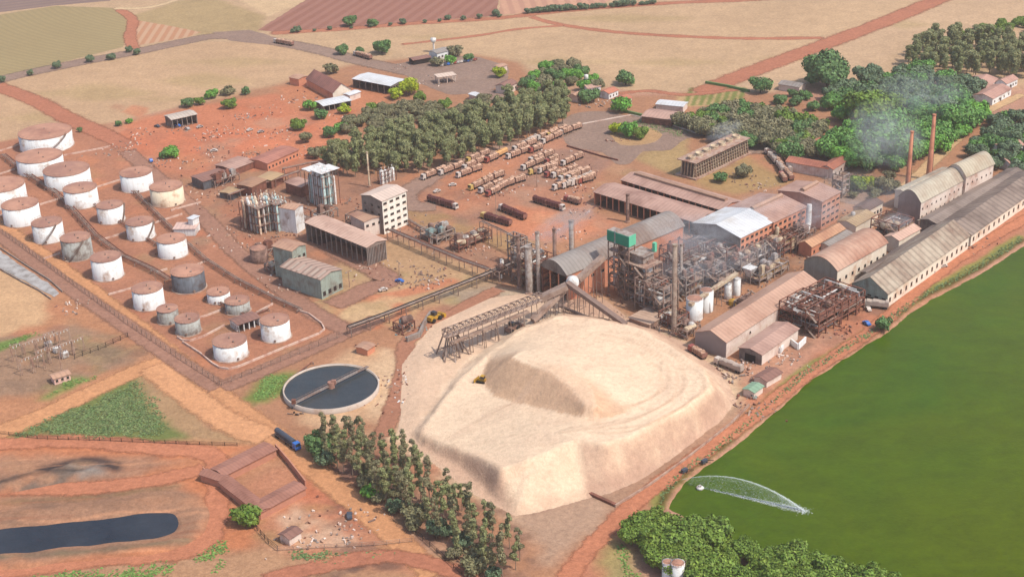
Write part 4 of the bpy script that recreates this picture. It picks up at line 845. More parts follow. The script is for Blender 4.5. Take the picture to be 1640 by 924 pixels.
# clarifier
cw = g(534.5, 663); rC = pxw(534, 640, 77); dirv = cw[:2]/np.linalg.norm(cw[:2]); cc = cw[:2]+dirv*rC
cl = thing('clarifier', 'large round open clarifier basin with dark water and a walkway bridge', 'clarifier', (cc[0], cc[1], 0))
part(MB().lathe([(rC, 0), (rC, 2.2), (rC-.55, 2.2), (rC-.55, 1.2)], n=96), 'rim_wall', mat('clarifier_wall', (212,194,178), .9, .1, .3, (190,160,140), .3, .2, k=1.4), cl, True)
part(MB().lathe([(rC-.5, 1.2), (rC-.5, 1.5), (.01, 1.5)], n=96), 'dark_water', water_mat('clarifier_water', (.022,.034,.042), (.060,.056,.050), None, .14), cl)
br = MB(); a_ = math.radians(47); dx, dy = math.cos(a_), math.sin(a_)
br.beam((-dx*(rC-.2), -dy*(rC-.2), 2.6), (dx*(rC+1), dy*(rC+1), 2.6), 1.3, .25)
part(br, 'bridge', CONCG, cl); mb = MB()
for s_ in (-.6, .6):
    mb.beam((-dx*rC-dy*s_, -dy*rC+dx*s_, 3.6), (dx*rC-dy*s_, dy*rC+dx*s_, 3.6), .1)
    for i in range(-12, 13): u = i/12*rC; mb.beam((dx*u-dy*s_, dy*u+dx*s_, 2.6), (dx*u-dy*s_, dy*u+dx*s_, 3.6), .07)
part(mb, 'bridge_railing', STEEL, cl)
part(MB().tube((0, 0, 1.2), (0, 0, 4), 1.6, 1.3, 14).cbox(1.2, .4, 2.7, 1.8, 1.4, 1.8), 'drive_head', mat('pinkish_machine', (190,140,120), .8, .2, .6), cl)
part(MB().cbox(-dx*rC, -dy*rC, 2.7, 1.6, 1.6, 1.6), 'scraper_motor', RUST, cl)
pipe_rack([(470,652),(462,640),(478,600),(500,583)], .8, 1.2, 5, 'thin pipe curving around the left side of the clarifier', 1)
# ---------------------------------------------------------------- buildings
def rf(key, rgb, dirt=None, amt=.4, ax='X', sp=2.2, ra=.07, k=None):
    rgb = tuple(min(250, v*1.07) for v in rgb); return mat('roof_'+key+ax, rgb, .9, .12, .06, dirt, amt, .05, ribs=(ax, sp), ribamt=ra, k=k)
BRICK = mat('orange_brick', (226,152,118), .9, .12, .4, (186,120,98), .3, .2, streak=.15, k=1.25)
PINKW = mat('pinkish_white_wall', (246,226,210), .9, .07, .3, (206,168,150), .35, .15, streak=.25, k=1.35)
CRMW = mat('cream_wall', (250,234,212), .9, .07, .3, (214,178,150), .3, .15, streak=.2, k=1.3)
GRNW = mat('grey_green_wall', (170,182,168), .9, .1, .3, (140,130,116), .35, .2, streak=.4, k=1.4)
GRYB = mat('grey_brown_cladding', (158,146,136), .9, .15, .25, (120,100,92), .4, .2, streak=.5, k=1.4)
GLASS = mat('dark_window', (70,66,66), .25, .25, 1, k=2.0, spec=.6)
def bld(name, label, cat, N, E_, W_, h, rise=2.0, ridge='E', wall=CRMW, roof=None, gable=None, base=0.0, vault=False, over=.5, open_sides=(), win=None, windows=None, vent=0, panels=0, cols=0, door=None, flat=False, group=None, mono=False):
    n = g2(*N, h); e = g2(*E_, h); w = g2(*W_, h)
    ex = e-n; LE = np.linalg.norm(ex); ex /= LE; ey = np.array([-ex[1], ex[0]]); LW = float((w-n)@ey); LW = max(LW, 2.5)
    rz = math.atan2(ex[1], ex[0]); t = thing(name, label, cat, (n[0], n[1], base), rz, group)
    L, Wd = (LE, LW)
    hw = h-base
    # profile across the ridge
    if ridge == 'E': span = LW; run = LE
    else: span = LE; run = LW
    if flat: prof = [(0, hw), (span, hw)]; top = [(-over, hw+.02), (span+over, hw+.02)]
    elif mono: prof = [(0, hw), (span, hw+rise)]; top = [(-over, hw-.0*over+.05), (span+over, hw+rise+.05)]
    elif vault: prof = [(span*(.5-.5*math.cos(math.pi*i/10)), hw+rise*math.sin(math.pi*i/10)**.8 if 0 < i < 10 else hw) for i in range(11)]; prof = [(span*i/10, hw+rise*(1-((i-5)/5)**2)) for i in range(11)]; top = [(-over, hw-.2)]+[(a, z+.15) for a, z in prof[1:-1]]+[(span+over, hw-.2)]
    else: prof = [(0, hw), (span/2, hw+rise), (span, hw)]; sl = rise/(span/2); top = [(-over, hw+.12-sl*over), (span/2, hw+rise+.12), (span+over, hw+.12-sl*over)]
    th = .22; ax = 'x' if ridge == 'E' else 'y'
    roofprof = top+[(a, z-th) for a, z in top[::-1]]
    # walls: shell with thickness
    def wallpiece(nm, mb, m): return part(mb, nm, m, t)
    T = .35
    gm = gable or wall
    if ridge == 'E':
        if 'S' not in open_sides: wallpiece('wall', MB().box(T, 0, 0, L-T, T, hw-.05), wall)
        if 'N' not in open_sides: wallpiece('wall', MB().box(T, Wd-T, 0, L-T, Wd, (prof[-1][1] if mono else hw)-.05), wall)
        gp = [(0, 0)]+[(a, z-.08) for a, z in prof]+[(span, 0)]
        if 'W' not in open_sides: wallpiece('gable_wall', MB().extr(gp, 0, T, 'x'), gm)
        elif not flat: wallpiece('gable_wall', MB().extr([(0, hw-1.2)]+[(a, z-.08) for a, z in prof]+[(span, hw-1.2)], 0, T, 'x'), gm)
        if 'E' not in open_sides: wallpiece('gable_wall', MB().extr(gp, L-T, L, 'x'), gm)
    else:
        gp = [(0, 0)]+[(a, z-.08) for a, z in prof]+[(span, 0)]
        if 'S' not in open_sides: wallpiece('gable_wall', MB().extr(gp, 0, T, 'y'), gm)
        else: wallpiece('gable_wall', MB().extr([(0, hw-1)]+[(a, z-.08) for a, z in prof]+[(span, hw-1)], 0, T, 'y'), gm)
        if 'N' not in open_sides: wallpiece('gable_wall', MB().extr(gp, Wd-T, Wd, 'y'), gm)
        if 'W' not in open_sides: wallpiece('wall', MB().box(0, T, 0, T, Wd-T, hw-.05), wall)
        if 'E' not in open_sides: wallpiece('wall', MB().box(L-T, T, 0, L, Wd-T, hw-.05), wall)
    part(MB().extr(roofprof, -over, run+over, ax), 'roof', roof or rf('tan', (200,160,132)), t)
    ztop = hw+(rise if not flat and not mono else 0)
    if vent:
        if ridge == 'E': mb = MB().extr([(span/2-1.1, ztop-.4), (span/2-1.3, ztop+1), (span/2, ztop+1.6), (span/2+1.3, ztop+1), (span/2+1.1, ztop-.4)], run*(1-vent)/2, run*(1+vent)/2, 'x')
        else: mb = MB().extr([(span/2-1.1, ztop-.4), (span/2-1.3, ztop+1), (span/2, ztop+1.6), (span/2+1.3, ztop+1), (span/2+1.1, ztop-.4)], run*(1-vent)/2, run*(1+vent)/2, 'y')
        part(mb, 'roof_monitor', mat('monitor_metal', (206,164,138), .8, .15, .2), t)
    if panels:
        first = None
        for i in range(panels):
            u = run*(i+.5)/panels
            zz = lambda a: hw+.24+ (rise*a/(span/2) if not (flat or mono or vault) else (rise*(1-((a-span/2)/(span/2))**2) if vault else 0))
            mb = MB()
            if ridge == 'E': mb.add([(u-.7, .4, zz(.4)), (u+.7, .4, zz(.4)), (u+.7, span*.42, zz(span*.42)), (u-.7, span*.42, zz(span*.42))], [(0, 1, 2, 3)])
            else: mb.add([(.4, u-.7, zz(.4)), (.4, u+.7, zz(.4)), (span*.42, u+.7, zz(span*.42)), (span*.42, u-.7, zz(span*.42))], [(0, 1, 2, 3)])
            part(mb, 'skylight', mat('skylight_sheet', (214,190,170), .5, .1, .3), t)
    # windows rows: list of (side, rows, columns, z0, z1, w, hgt)
    for (sd_, rows, colsn, z0, z1, ww, wh) in (windows or []):
        ln = L if sd_ in 'SN' else Wd
        f0 = None
        for r in range(rows):
            zz = z0+(z1-z0)*(r/(max(1, rows-1)) if rows > 1 else 0)
            for c in range(colsn):
                u = ln*(c+.5)/colsn
                if f0 is None:
                    mb = MB().box(-ww/2, -.06, 0, ww/2, .1, wh); f0 = part(mb, 'window', GLASS, t); sill = part(MB().box(-ww/2-.15, -.16, -.15, ww/2+.15, .1, 0), 'sill', CONC, f0); o = f0
                else:
                    o = copy_part(f0, t); s2 = copy_part(sill, o)
                if sd_ == 'S': o.location = (u, 0, zz); o.rotation_euler = (0, 0, 0)
                elif sd_ == 'W': o.location = (0, u, zz); o.rotation_euler = (0, 0, -math.pi/2)
                elif sd_ == 'E': o.location = (L, u, zz); o.rotation_euler = (0, 0, math.pi/2)
    if cols:
        side = 'S' if 'S' in open_sides else 'W'
        f0 = None
        for s2 in open_sides:
            ln = L if s2 in 'SN' else Wd
            for c in range(cols+1):
                if f0 is None: f0 = part(MB().cbox(0, 0, 0, .45, .45, hw-.1), 'column', wall, t); o = f0
                else: o = copy_part(f0, t)
                u = .3+(ln-.6)*c/cols
                o.location = {'S': (u, .3, 0), 'N': (u, Wd-.3, 0), 'W': (.3, u, 0), 'E': (L-.3, u, 0)}[s2]
        part(MB().box(.6, .6, .02, L-.6, Wd-.6, .12), 'floor_slab', mat('shed_floor', (120,92,80), .95, .2, .3), t)
    for dd in (door or []):
        sd_, u, ww, hh_ = dd
        ln = L if sd_ in 'SN' else Wd; d = part(MB().box(-ww/2, -.08, 0, ww/2, .05, hh_), 'door', DARK, t)
        if sd_ == 'S': d.location = (ln*u, 0, 0)
        else: d.location = (0, ln*u, 0); d.rotation_euler = (0, 0, -math.pi/2)
    return t, LE, LW
TAN = lambda ax='X': rf('tan', (208,164,136), (182,134,112), .4, ax)
PK = lambda ax='X': rf('pinkbrown', (204,164,146), (176,134,118), .4, ax)
GR = lambda ax='X': rf('grey', (168,158,150), (150,128,116), .4, ax)
BR = lambda ax='X': rf('brown', (160,118,104), (132,96,86), .4, ax)
CR = lambda ax='X': rf('cream', (208,196,174), (184,160,138), .4, ax)
WH = lambda ax='X': rf('white', (240,240,234), (214,206,196), .3, ax, ra=.05)
TI = lambda ax='X': rf('tile', (206,132,104), (170,104,86), .4, ax, 1.4)
# distillery quarter
t5, LE, LW = bld('distillery_block', 'five storey white block with rows of small dark windows, tallest building of the distillery', 'building', (611,322), (651,305.5), (583,310), 18, 1.4, 'E', mat('five_storey_wall', (252,244,228), .9, .06, .3, (222,196,170), .25, .15, streak=.2, k=1.2), rf('pale', (234,208,190), (210,170,150), .3), gable=GRYB, windows=[('S', 5, 4, 1.6, 15.4, 2.4, 1.1), ('W', 2, 3, 9.5, 13.5, 1.6, 1.3)])
bld('annex', 'low annex with orange tan roof against the left side of the five storey block', 'building', (583,355), (612,346), (560,344), 9, .6, 'W', PINKW, TAN('Y'), windows=[('S', 1, 3, 5.6, 5.6, 1.6, 1.2)], door=[('W', .5, 3, 4)])
bld('fermentation_hall', 'long open sided hall with pale roof and dark columns beside the five storey block', 'building', (587,396), (618,384), (497,353), 10, 1.2, 'W', CONCG, rf('palepink', (224,186,164), (200,156,136), .3, 'Y'), open_sides=('W', 'S'), cols=12)
bld('turbine_house', 'grey green walled turbine house with striped pinkish roof', 'building', (513,447.5), (547,431), (466,419), 10, 1.6, 'W', GRNW, rf('stripe', (200,168,150), (178,140,124), .3, 'Y', 3.4, .2), windows=[('S', 1, 4, 1.2, 1.2, 1.8, 2.2)], panels=6)
bld('boiler_annex', 'tall narrow tan roofed tower block behind the grey green turbine house', 'building', (467,402), (489,391), (440,392), 15.5, 1.0, 'W', GRNW, TAN('Y'), windows=[('S', 2, 3, 5, 10, 1.6, 1.6)])
bld('equipment_hall', 'hall with white edged brown roof between the two column groups', 'building', (472,336), (485,328), (413,306), 13, .8, 'W', WHITE, TAN('Y'), gable=WHITE)
bld('shed', 'brown shed with dark left wall at the upper end of the distillery', 'shed', (325,291), (367,278), (306,283), 5, .6, 'E', DGREY, BR())
bld('shed', 'larger box shed of the two brown sheds right of the dark walled one', 'shed', (403,300), (426,288), (384,293), 6, .4, 'E', RUST, rf('ochre', (190,146,116), (150,112,96), .4))
bld('shed', 'small yellowish roofed shed right of the box shed', 'shed', (434,289), (453,279), (419,281), 5, .4, 'E', RUST, rf('yel', (200,166,126), (170,130,106), .3))
bld('shed', 'small yellowish roofed shed below the brown sheds', 'shed', (372,311), (386,303), (358,304), 3.5, .4, 'E', DGREY, rf('yel', (200,166,126), (170,130,106), .3))
bld('shed', 'pink roofed shed between the box sheds and white columns', 'shed', (482,300), (503,292), (462,290), 6, .6, 'W', RUST, PK('Y'))
bld('warehouse', 'long low brown roofed warehouse at the right of the red yard', 'building', (428,262), (478,240), (404,254), 4.5, .8, 'E', BRICK, rf('redb', (200,136,116), (176,116,98), .4), windows=[('S', 1, 9, 1.2, 1.2, 1.2, 1.2)])
bld('warehouse', 'low pinkish shed with grey mottled roof next to the brown warehouse', 'building', (372,272), (408,258), (346,264), 4, .6, 'E', RUST, PK())
bld('control_hut', 'small white concrete hut with raised tower in the tank farm', 'building', (312,366), (318,356), (284,357), 4, .3, 'W', WHITE, rf('pinkflat', (232,196,180), None, 0, 'Y'), flat=True)
bld('control_hut', 'white square tower on the right end of the concrete hut', 'building', (308,351), (318,346), (301,349), 7.5, .3, 'W', WHITE, WH('Y'), flat=True)
bld('pump_shelter', 'open pump shelter with brown roof between the small grey tanks', 'shelter', (381,520), (416,508), (365,512), 4, .5, 'E', WHITE, BR(), open_sides=('S', 'W'), cols=4)
# upper yard
bld('open_shed', 'open shed with pale grey roof in the red earth yard', 'shed', (275,192), (315,183), (249,188.5), 6, .8, 'E', GRYB, rf('palegrey', (214,198,182), (190,160,140), .3), open_sides=('S', 'W'), cols=5)
bld('workshop_hall', 'gabled brown roofed workshop with a pale front wall', 'building', (533,149), (562,143), (461,132), 5.5, 5.0, 'W', BRICK, rf('redbrown', (172,118,104), (140,96,86), .4, 'Y'), gable=CRMW)
bld('lean_to', 'pale roofed lean to on the left end of the workshop hall', 'shed', (478,127), (492,122), (463,124), 5, .6, 'W', BRICK, TAN('Y'))
bld('open_shed', 'open shed with a bright white roof beside the workshop hall', 'shed', (625,138), (650,128), (571,124), 6, .8, 'W', GRYB, WH('Y'), open_sides=('W', 'S'), cols=6)
bld('open_shed', 'narrow shed with a thin white roof below the workshop hall', 'shed', (518,170), (562,161), (501,163.5), 4, .5, 'E', GRYB, WH(), open_sides=('S', 'W'), cols=5)
bld('small_shed', 'tiny white roofed shed at the lower right corner of the workshop hall', 'shed', (560,153), (577,147), (552,150), 4, .4, 'E', PINKW, WH())
bld('station_canopy', 'flat pale canopy of the roadside station above the wood', 'canopy', (702,124), (730,120), (692,120), 5, .3, 'E', PINKW, rf('canopy', (232,206,186), None, 0), open_sides=('S', 'W', 'E', 'N'), cols=2, flat=True)
bld('roadside_building', 'blue grey roofed building beside the white water tower', 'building', (700,86), (722,80), (688,82), 5, 1, 'E', WHITE, GR(), windows=[('S', 1, 4, 1.5, 1.5, 1.6, 1.2)])
bld('roadside_building', 'dark low building row left of the station trees', 'building', (662,97), (690,92), (650,94), 3.5, .6, 'E', DARK, BR())
bld('small_shed', 'tiny pale roofed shed at the right edge of the apron', 'shed', (800,108), (812,104), (790,106), 4, .4, 'E', PINKW, TAN())
bld('small_house', 'small pale roofed shed below the apron at the wood edge', 'shed', (765,155), (775,152), (750,151), 3.5, .4, 'W', PINKW, WH('Y'))
bld('small_house', 'purple brown roofed house at the left of the grove', 'house', (812,140), (828,132), (800,134), 5, 1.6, 'E', PINKW, BR(), windows=[('S', 1, 3, 1.5, 1.5, 1.2, 1.2)])
for N_, E2, W2, lb, rm, wm in (((942,142),(962,138),(925,138),'small white house with pale roof at the left of the round tree',PK(),WHITE), ((975,150),(990,144),(962,146),'small white walled house between two round trees',TI(),WHITE), ((1003,160),(1012,156),(990,154),'tiny orange roofed hut left of the road loop',TI(),PINKW), ((925,155),(935,150),(916,150),'tiny pale hut at the end of the eucalyptus wood',TAN(),PINKW)):
    bld('small_house', lb, 'house', N_, E2, W2, 4, 1.2, 'E', wm, rm, windows=[('S', 1, 3, 1.2, 1.2, 1.1, 1.1)])
bld('farm_shed', 'shed with a white roof strip beside the nursery rows', 'shed', (1094,171), (1101,164), (1056,162), 4, .6, 'W', PINKW, WH('Y'))
bld('farm_shed', 'pinkish brown roofed shed in front of the nursery rows', 'shed', (1075,192), (1090,180), (1036,180), 4.5, 1, 'W', RUST, PK('Y'))
bld('small_house', 'grey roofed hut in the clearing left of the umbrella tree', 'house', (1280,140), (1290,134), (1252,132), 4, 1, 'W', PINKW, GR('Y'))
# white houses upper right
for N_, E2, W2, lb in (((1590,158),(1620,142),(1570,146),'largest white house of the group in the right wood'), ((1582,142),(1598,126),(1552,130),'white house with a long ridge above the largest one'), ((1612,134),(1630,126),(1600,128),'small red roofed house behind the white houses'),
    ((1604,240),(1640,232),(1585,232),'pale roofed house hidden among trees at the right border'), ((1608,214),(1630,206),(1596,208),'pinkish roofed hut among dark trees at the right border'), ((1618,262),(1660,250),(1600,254),'white walled house at the right border above the warehouses')):
    bld('house', lb, 'house', N_, E2, W2, 4.5, 1.8, 'E', WHITE, rf('rose', (206,160,142), (176,130,114), .4), windows=[('S', 1, 4, 1.4, 1.4, 1.3, 1.2)], door=[('S', .45, 1.4, 2.2)])
# courtyard building
for N_, E2, W2, lb, rg in (((1277,244),(1322,226.5),(1266,237),'upper left wing of the tile roofed courtyard house','E'), ((1378,241),(1386,236),(1322,226.5),'upper right wing of the tile roofed courtyard house','W'), ((1334,271),(1379,242),(1322,262),'lower right wing of the tile roofed courtyard house','E'), ((1326,270),(1336,262),(1276,246),'lower left wing of the tile roofed courtyard house','W')):
    bld('courtyard_house_wing', lb, 'building', N_, E2, W2, 5.5, 1.4, rg, PINKW, TI('X' if rg == 'E' else 'Y'), windows=[('S', 1, 5 if rg == 'E' else 2, 1.5, 1.5, 1.4, 1.4)])
# lower left walled yard
for N_, E2, W2, lb, rg, ax in (((359,761),(442,719),(341,749),'upper tile roofed wing of the walled yard by the orange junction','E','X'), ((355,770),(366,762),(326,755),'tiny tile roofed wing at the left corner of the walled yard','W','Y'), ((414,820),(432,812),(355,771),'left long tile roofed wing of the walled yard','W','Y'), ((416,820),(489,781),(400,808),'lower tile roofed wing of the walled yard','E','X')):
    bld('yard_wing', lb, 'building', N_, E2, W2, 3.2, .6, rg, mat('yard_wall', (214,150,122), .9, .12, .4, k=1.5), rf('dtile', (184,130,110), (160,108,90), .4, ax, 1.4))
bld('hut', 'small brown roofed hut standing on the rubble plot', 'hut', (463,862), (482,850), (450,853), 3, .8, 'E', PINKW, BR())
bld('hut', 'pink walled hut below the substation', 'hut', (86,606), (112,598), (80,600), 3, .5, 'E', mat('pink_wall', (244,196,180), .9, .08, .3, k=1.4), TAN(), windows=[('S', 1, 3, 1, 1, 1, 1)])
# mill halls
bld('twin_shed', 'near one of the twin long brown sheds, open on its left side', 'building', (1115,356.5), (1148,340.5), (948.5,308.6), 7, 1.8, 'W', BRICK, PK('Y'), open_sides=('W',), cols=16, windows=[('S', 1, 5, 2.5, 2.5, 1.5, 1.6)])
bld('twin_shed', 'far one of the twin long brown sheds with a pale ridge', 'building', (1155.7,336.5), (1187,322), (991.5,289.5), 7, 1.8, 'W', BRICK, PK('Y'), open_sides=('W',), cols=16, windows=[('S', 1, 5, 2.5, 2.5, 1.5, 1.6)], vent=.9)
bld('boiler_hall', 'long boiler hall with a grey curved roof and orange brick right wall', 'building', (908,440), (1095,361), (866.7,423), 14, 4.5, 'E', BRICK, GR(), vault=True, open_sides=('W',), cols=3, gable=GRYB, windows=[('S', 1, 12, 8, 8, 1.8, 1.2)])
bld('mill_hall', 'brick mill hall with a bright white roof section', 'building', (1186,380.5), (1238,355), (1118,353), 14, 3.0, 'E', BRICK, WH(), gable=GRYB, windows=[('S', 4, 7, 1.8, 11, 2.0, 1.3)])
bld('mill_hall', 'pinkish roofed brick mill hall with a long roof monitor behind the white roofed one', 'building', (1239,356), (1291,331), (1172,330), 14, 2.4, 'E', BRICK, PK(), windows=[('S', 4, 7, 1.8, 11, 2.0, 1.3)], vent=.9)
bld('mill_hall', 'far tall brick end of the mill hall with ribbed wall', 'building', (1317,323), (1346,307), (1256,300), 15, 2.0, 'E', mat('ribbed_wall', (222,164,138), .9, .1, .3, (190,130,108), .35, .2, k=1.35), PK(), windows=[('S', 4, 4, 1.8, 11.5, 2.6, 1.0)], vent=.8)
bld('store_hall', 'long orange tan roofed store hall between the rust frame and the mill yard', 'building', (1163,547.5), (1309.5,451.5), (1111,533), 7.5, 3.2, 'E', PINKW, rf('orange', (210,168,144), (184,136,112), .35), gable=rf('gab', (166,150,144), (140,120,112), .3), windows=[('S', 1, 2, 4, 4, 1.2, 1.0)])
bld('store_annex', 'lower lean to hall with a brown roof in front of the long store hall', 'building', (1220,567.5), (1279,526), (1184,556), 5, 1.2, 'E', PINKW, PK(), gable=GRYB, door=[('W', .5, 5, 3.4)])
bld('sugar_store', 'store with rusty orange curved roof and grey green front gable', 'building', (1341,433), (1421,388), (1289.5,416), 10.5, 4.2, 'E', CRMW, rf('rustor', (212,172,148), (188,136,112), .5, 'X', 3), gable=mat('dusty_gable', (176,166,150), .9, .12, .3, streak=.4, k=1.45), vault=True, windows=[('S', 1, 8, 4, 4, 1.6, 1.6)])
bld('refinery_hall', 'tall cream vaulted hall beside the two brick chimneys, nearer section', 'building', (1475,324), (1547,286), (1428.5,320), 12, 5.0, 'E', PINKW, CR(), gable=mat('mauve_gable', (166,146,140), .9, .1, .3, streak=.3, k=1.5), vault=True, windows=[('S', 2, 10, 3.5, 7.5, .9, .9)])
bld('refinery_hall', 'farther and slightly higher section of the cream vaulted hall', 'building', (1547.5,283), (1592,262), (1503,279), 14, 5.0, 'E', PINKW, rf('cream2', (202,188,164), (190,160,132), .4), vault=True, windows=[('S', 2, 6, 4, 9, .9, .9)])
bld('refinery_annex', 'side annex with a white roof panel at the left of the cream vaulted hall', 'building', (1452,309), (1527,273), (1438,302), 9.5, .8, 'E', CRMW, CR(), panels=3)
bld('low_gallery', 'low pale gallery along the foot of the cream vaulted hall', 'building', (1482,356), (1600,292), (1476,350), 4, .6, 'E', PINKW, CR())
bld('lake_warehouse', 'long pale roofed warehouse on the lake road with a grey green front gable', 'building', (1422,470), (1552.5,377), (1362,455.5), 7, 5.6, 'E', CRMW, rf('sand', (198,180,158), (150,120,102), .5, 'X', 4, .14), gable=GRNW, windows=[('S', 1, 16, 2.2, 2.2, 1.6, 2.0), ('W', 1, 5, 3.4, 3.4, 1.8, .8)], door=[('W', .45, 13, 3.0)])
bld('lake_warehouse', 'far half of the lake side warehouse with a darker brown roof', 'building', (1556,376), (1680,288), (1507,357), 6.2, 3.6, 'E', CRMW, rf('umber', (162,142,128), (122,102,92), .4, 'X', 4, .14), windows=[('S', 1, 16, 2.2, 2.2, 1.6, 2.0)])
bld('valley_shed', 'dark flat roofed shed between the lake warehouse and the vaulted hall', 'building', (1395,440), (1610,300), (1380,434), 5, .8, 'E', GRYB, rf('darkflat', (142,126,116), (116,98,90), .4))
bld('valley_shed', 'grey brown wide roofed shed behind the far half of the lake warehouse', 'building', (1500,358), (1650,270), (1476,350), 6, 1.2, 'E', GRYB, rf('darkflat2', (160,142,130), (122,104,94), .4))
bld('workshop', 'dark brown roofed workshop with a pale right wall left of the cream vaulted hall', 'building', (1389,337.5), (1414,324), (1364,333), 7, 1.2, 'E', CRMW, rf('dbrown', (122,96,86), (100,78,70), .4), windows=[('S', 1, 5, 2.5, 2.5, 1.6, 1.6)])
bld('workshop', 'olive tan roofed workshop below the dark brown roofed one', 'building', (1371,362), (1402,344), (1341,354), 6, 1.4, 'E', CRMW, rf('olive', (200,170,132), (170,134,108), .4))
bld('workshop', 'long narrow orange walled workshop beside the mill yard', 'building', (1300,395), (1353,366), (1281,388), 6, 1.8, 'E', BRICK, rf('ortan', (214,164,128), (180,124,100), .4), windows=[('S', 1, 6, 2, 2, 1.4, 1.4)])
bld('workshop', 'small grey roofed shed touching the rusty orange curved roof', 'building', (1330,395), (1365,373), (1314,388), 4.5, .8, 'E', CRMW, GR())
bld('workshop', 'pinkish roofed shed at the far end of the rusty curved roof', 'building', (1440,385), (1474,366), (1418,378), 7, 1.4, 'E', CRMW, rf('palep', (226,186,164), (200,156,136), .3))
bld('dust_shed', 'flat tan roofed block at the foot of the boilers beside the beige heap', 'building', (1040,519), (1076,498), (1008,508), 3, .4, 'E', CONC, rf('dust', (214,180,154), (184,148,126), .4), flat=True)
bld('hut', 'small brick kiosk left of the pale service track, above the clarifier', 'hut', (588,560), (600,552), (575,552), 3, .4, 'E', BRICK, TAN())
bld('hut', 'small green roofed hut on the heap side of the lake road', 'hut', (1208,628), (1222,618), (1194,620), 3, .6, 'E', PINKW, rf('greenr', (150,180,150), None, 0))
bld('hut', 'brown roofed hut beside the green roofed one near the lake road', 'hut', (1228,610), (1252,596), (1212,600), 3, .8, 'E', PINKW, BR())
# ruined white walls beside the annex
wall_line([(1222,570),(1232,560),(1250,566),(1262,548),(1278,560),(1290,548)], 2.6, .6, WHITE, 'broken_wall', 'broken white walls in front of the lean to hall', 'wall')

wall_line([(442,720),(466,748),(490,779)], 2.6, .5, mat('yard_wall', (214,150,122)), 'yard_wall', 'brick wall closing the right side of the walled yard', 'wall')
wall_line([(326,756),(360,786),(400,814)], 2.2, .5, mat('yard_wall', (214,150,122)), 'yard_wall', 'brick wall along the outer left side of the walled yard', 'wall')
# ---------------------------------------------------------------- process plant
FRM = mat('frame_brown', (184,156,140), .85, .25, .8, (130,100,86), .5, .5, k=1.35)
FRG = mat('frame_grey', (184,172,162), .8, .2, .8, (136,110,96), .5, .5, k=1.35)
VES = mat('vessel_silver', (216,210,202), .45, .15, .5, (150,120,104), .45, .3, streak=.5, k=1.5, spec=.5)
VESW = mat('vessel_white', (244,242,236), .5, .08, .5, (180,150,130), .3, .3, streak=.4, k=1.35, spec=.5)
VESB = mat('vessel_brown', (176,140,124), .8, .2, .5, (104,76,66), .5, .3, streak=.4, k=1.6)
VEST = mat('vessel_teal', (160,188,184), .6, .15, .5, (150,126,110), .4, .3, streak=.5, k=1.5)
VESY = mat('vessel_cream', (226,204,170), .6, .15, .5, (170,130,108), .4, .3, streak=.4, k=1.45)
GRN = mat('green_sheet', (20,140,112), .6, .08, .4, None, .3, .3, ribs=('X', 1.2), k=1.15)
GRNL = mat('pale_green_sheet', (110,205,165), .6, .08, .4, k=1.3)
YEL = mat('yellow_paint', (222,170,50), .6, .1, .5, (150,110,60), .3, .4, k=1.5)
def vessel(t, kind, x, y, z, r, h, m, pr):
    if kind == 'v':
        part(MB().lathe([(r*.3, z-.3), (r, z+.5), (r, z+h-r*.4), (r*.6, z+h-.1), (.02, z+h)], x, y, 16), 'vessel', m, t, True)
    elif kind == 'h':
        a = pr.random()*3.14; d = Vector((math.cos(a), math.sin(a), 0))*h*.5; c = Vector((x, y, z+r))
        mb = MB().tube(c-d, c+d, r, n=14).tube(c-d-d.normalized()*.5, c-d, r*.6, r, 14).tube(c+d, c+d+d.normalized()*.5, r, r*.6, 14); part(mb, 'drum', m, t)
    elif kind == 'c': # hopper/cyclone
        part(MB().lathe([(.25, z-h*.5), (r, z+.2), (r, z+h*.5), (r*.5, z+h*.6), (.02, z+h*.62)], x, y, 14), 'cyclone', m, t, True)
    elif kind == 'b':
        part(MB().cbox(x, y, z, r*2, r*1.6, h).cbox(x, y, z+h, r*1.4, r*1.0, .5), 'equipment_box', m, t)
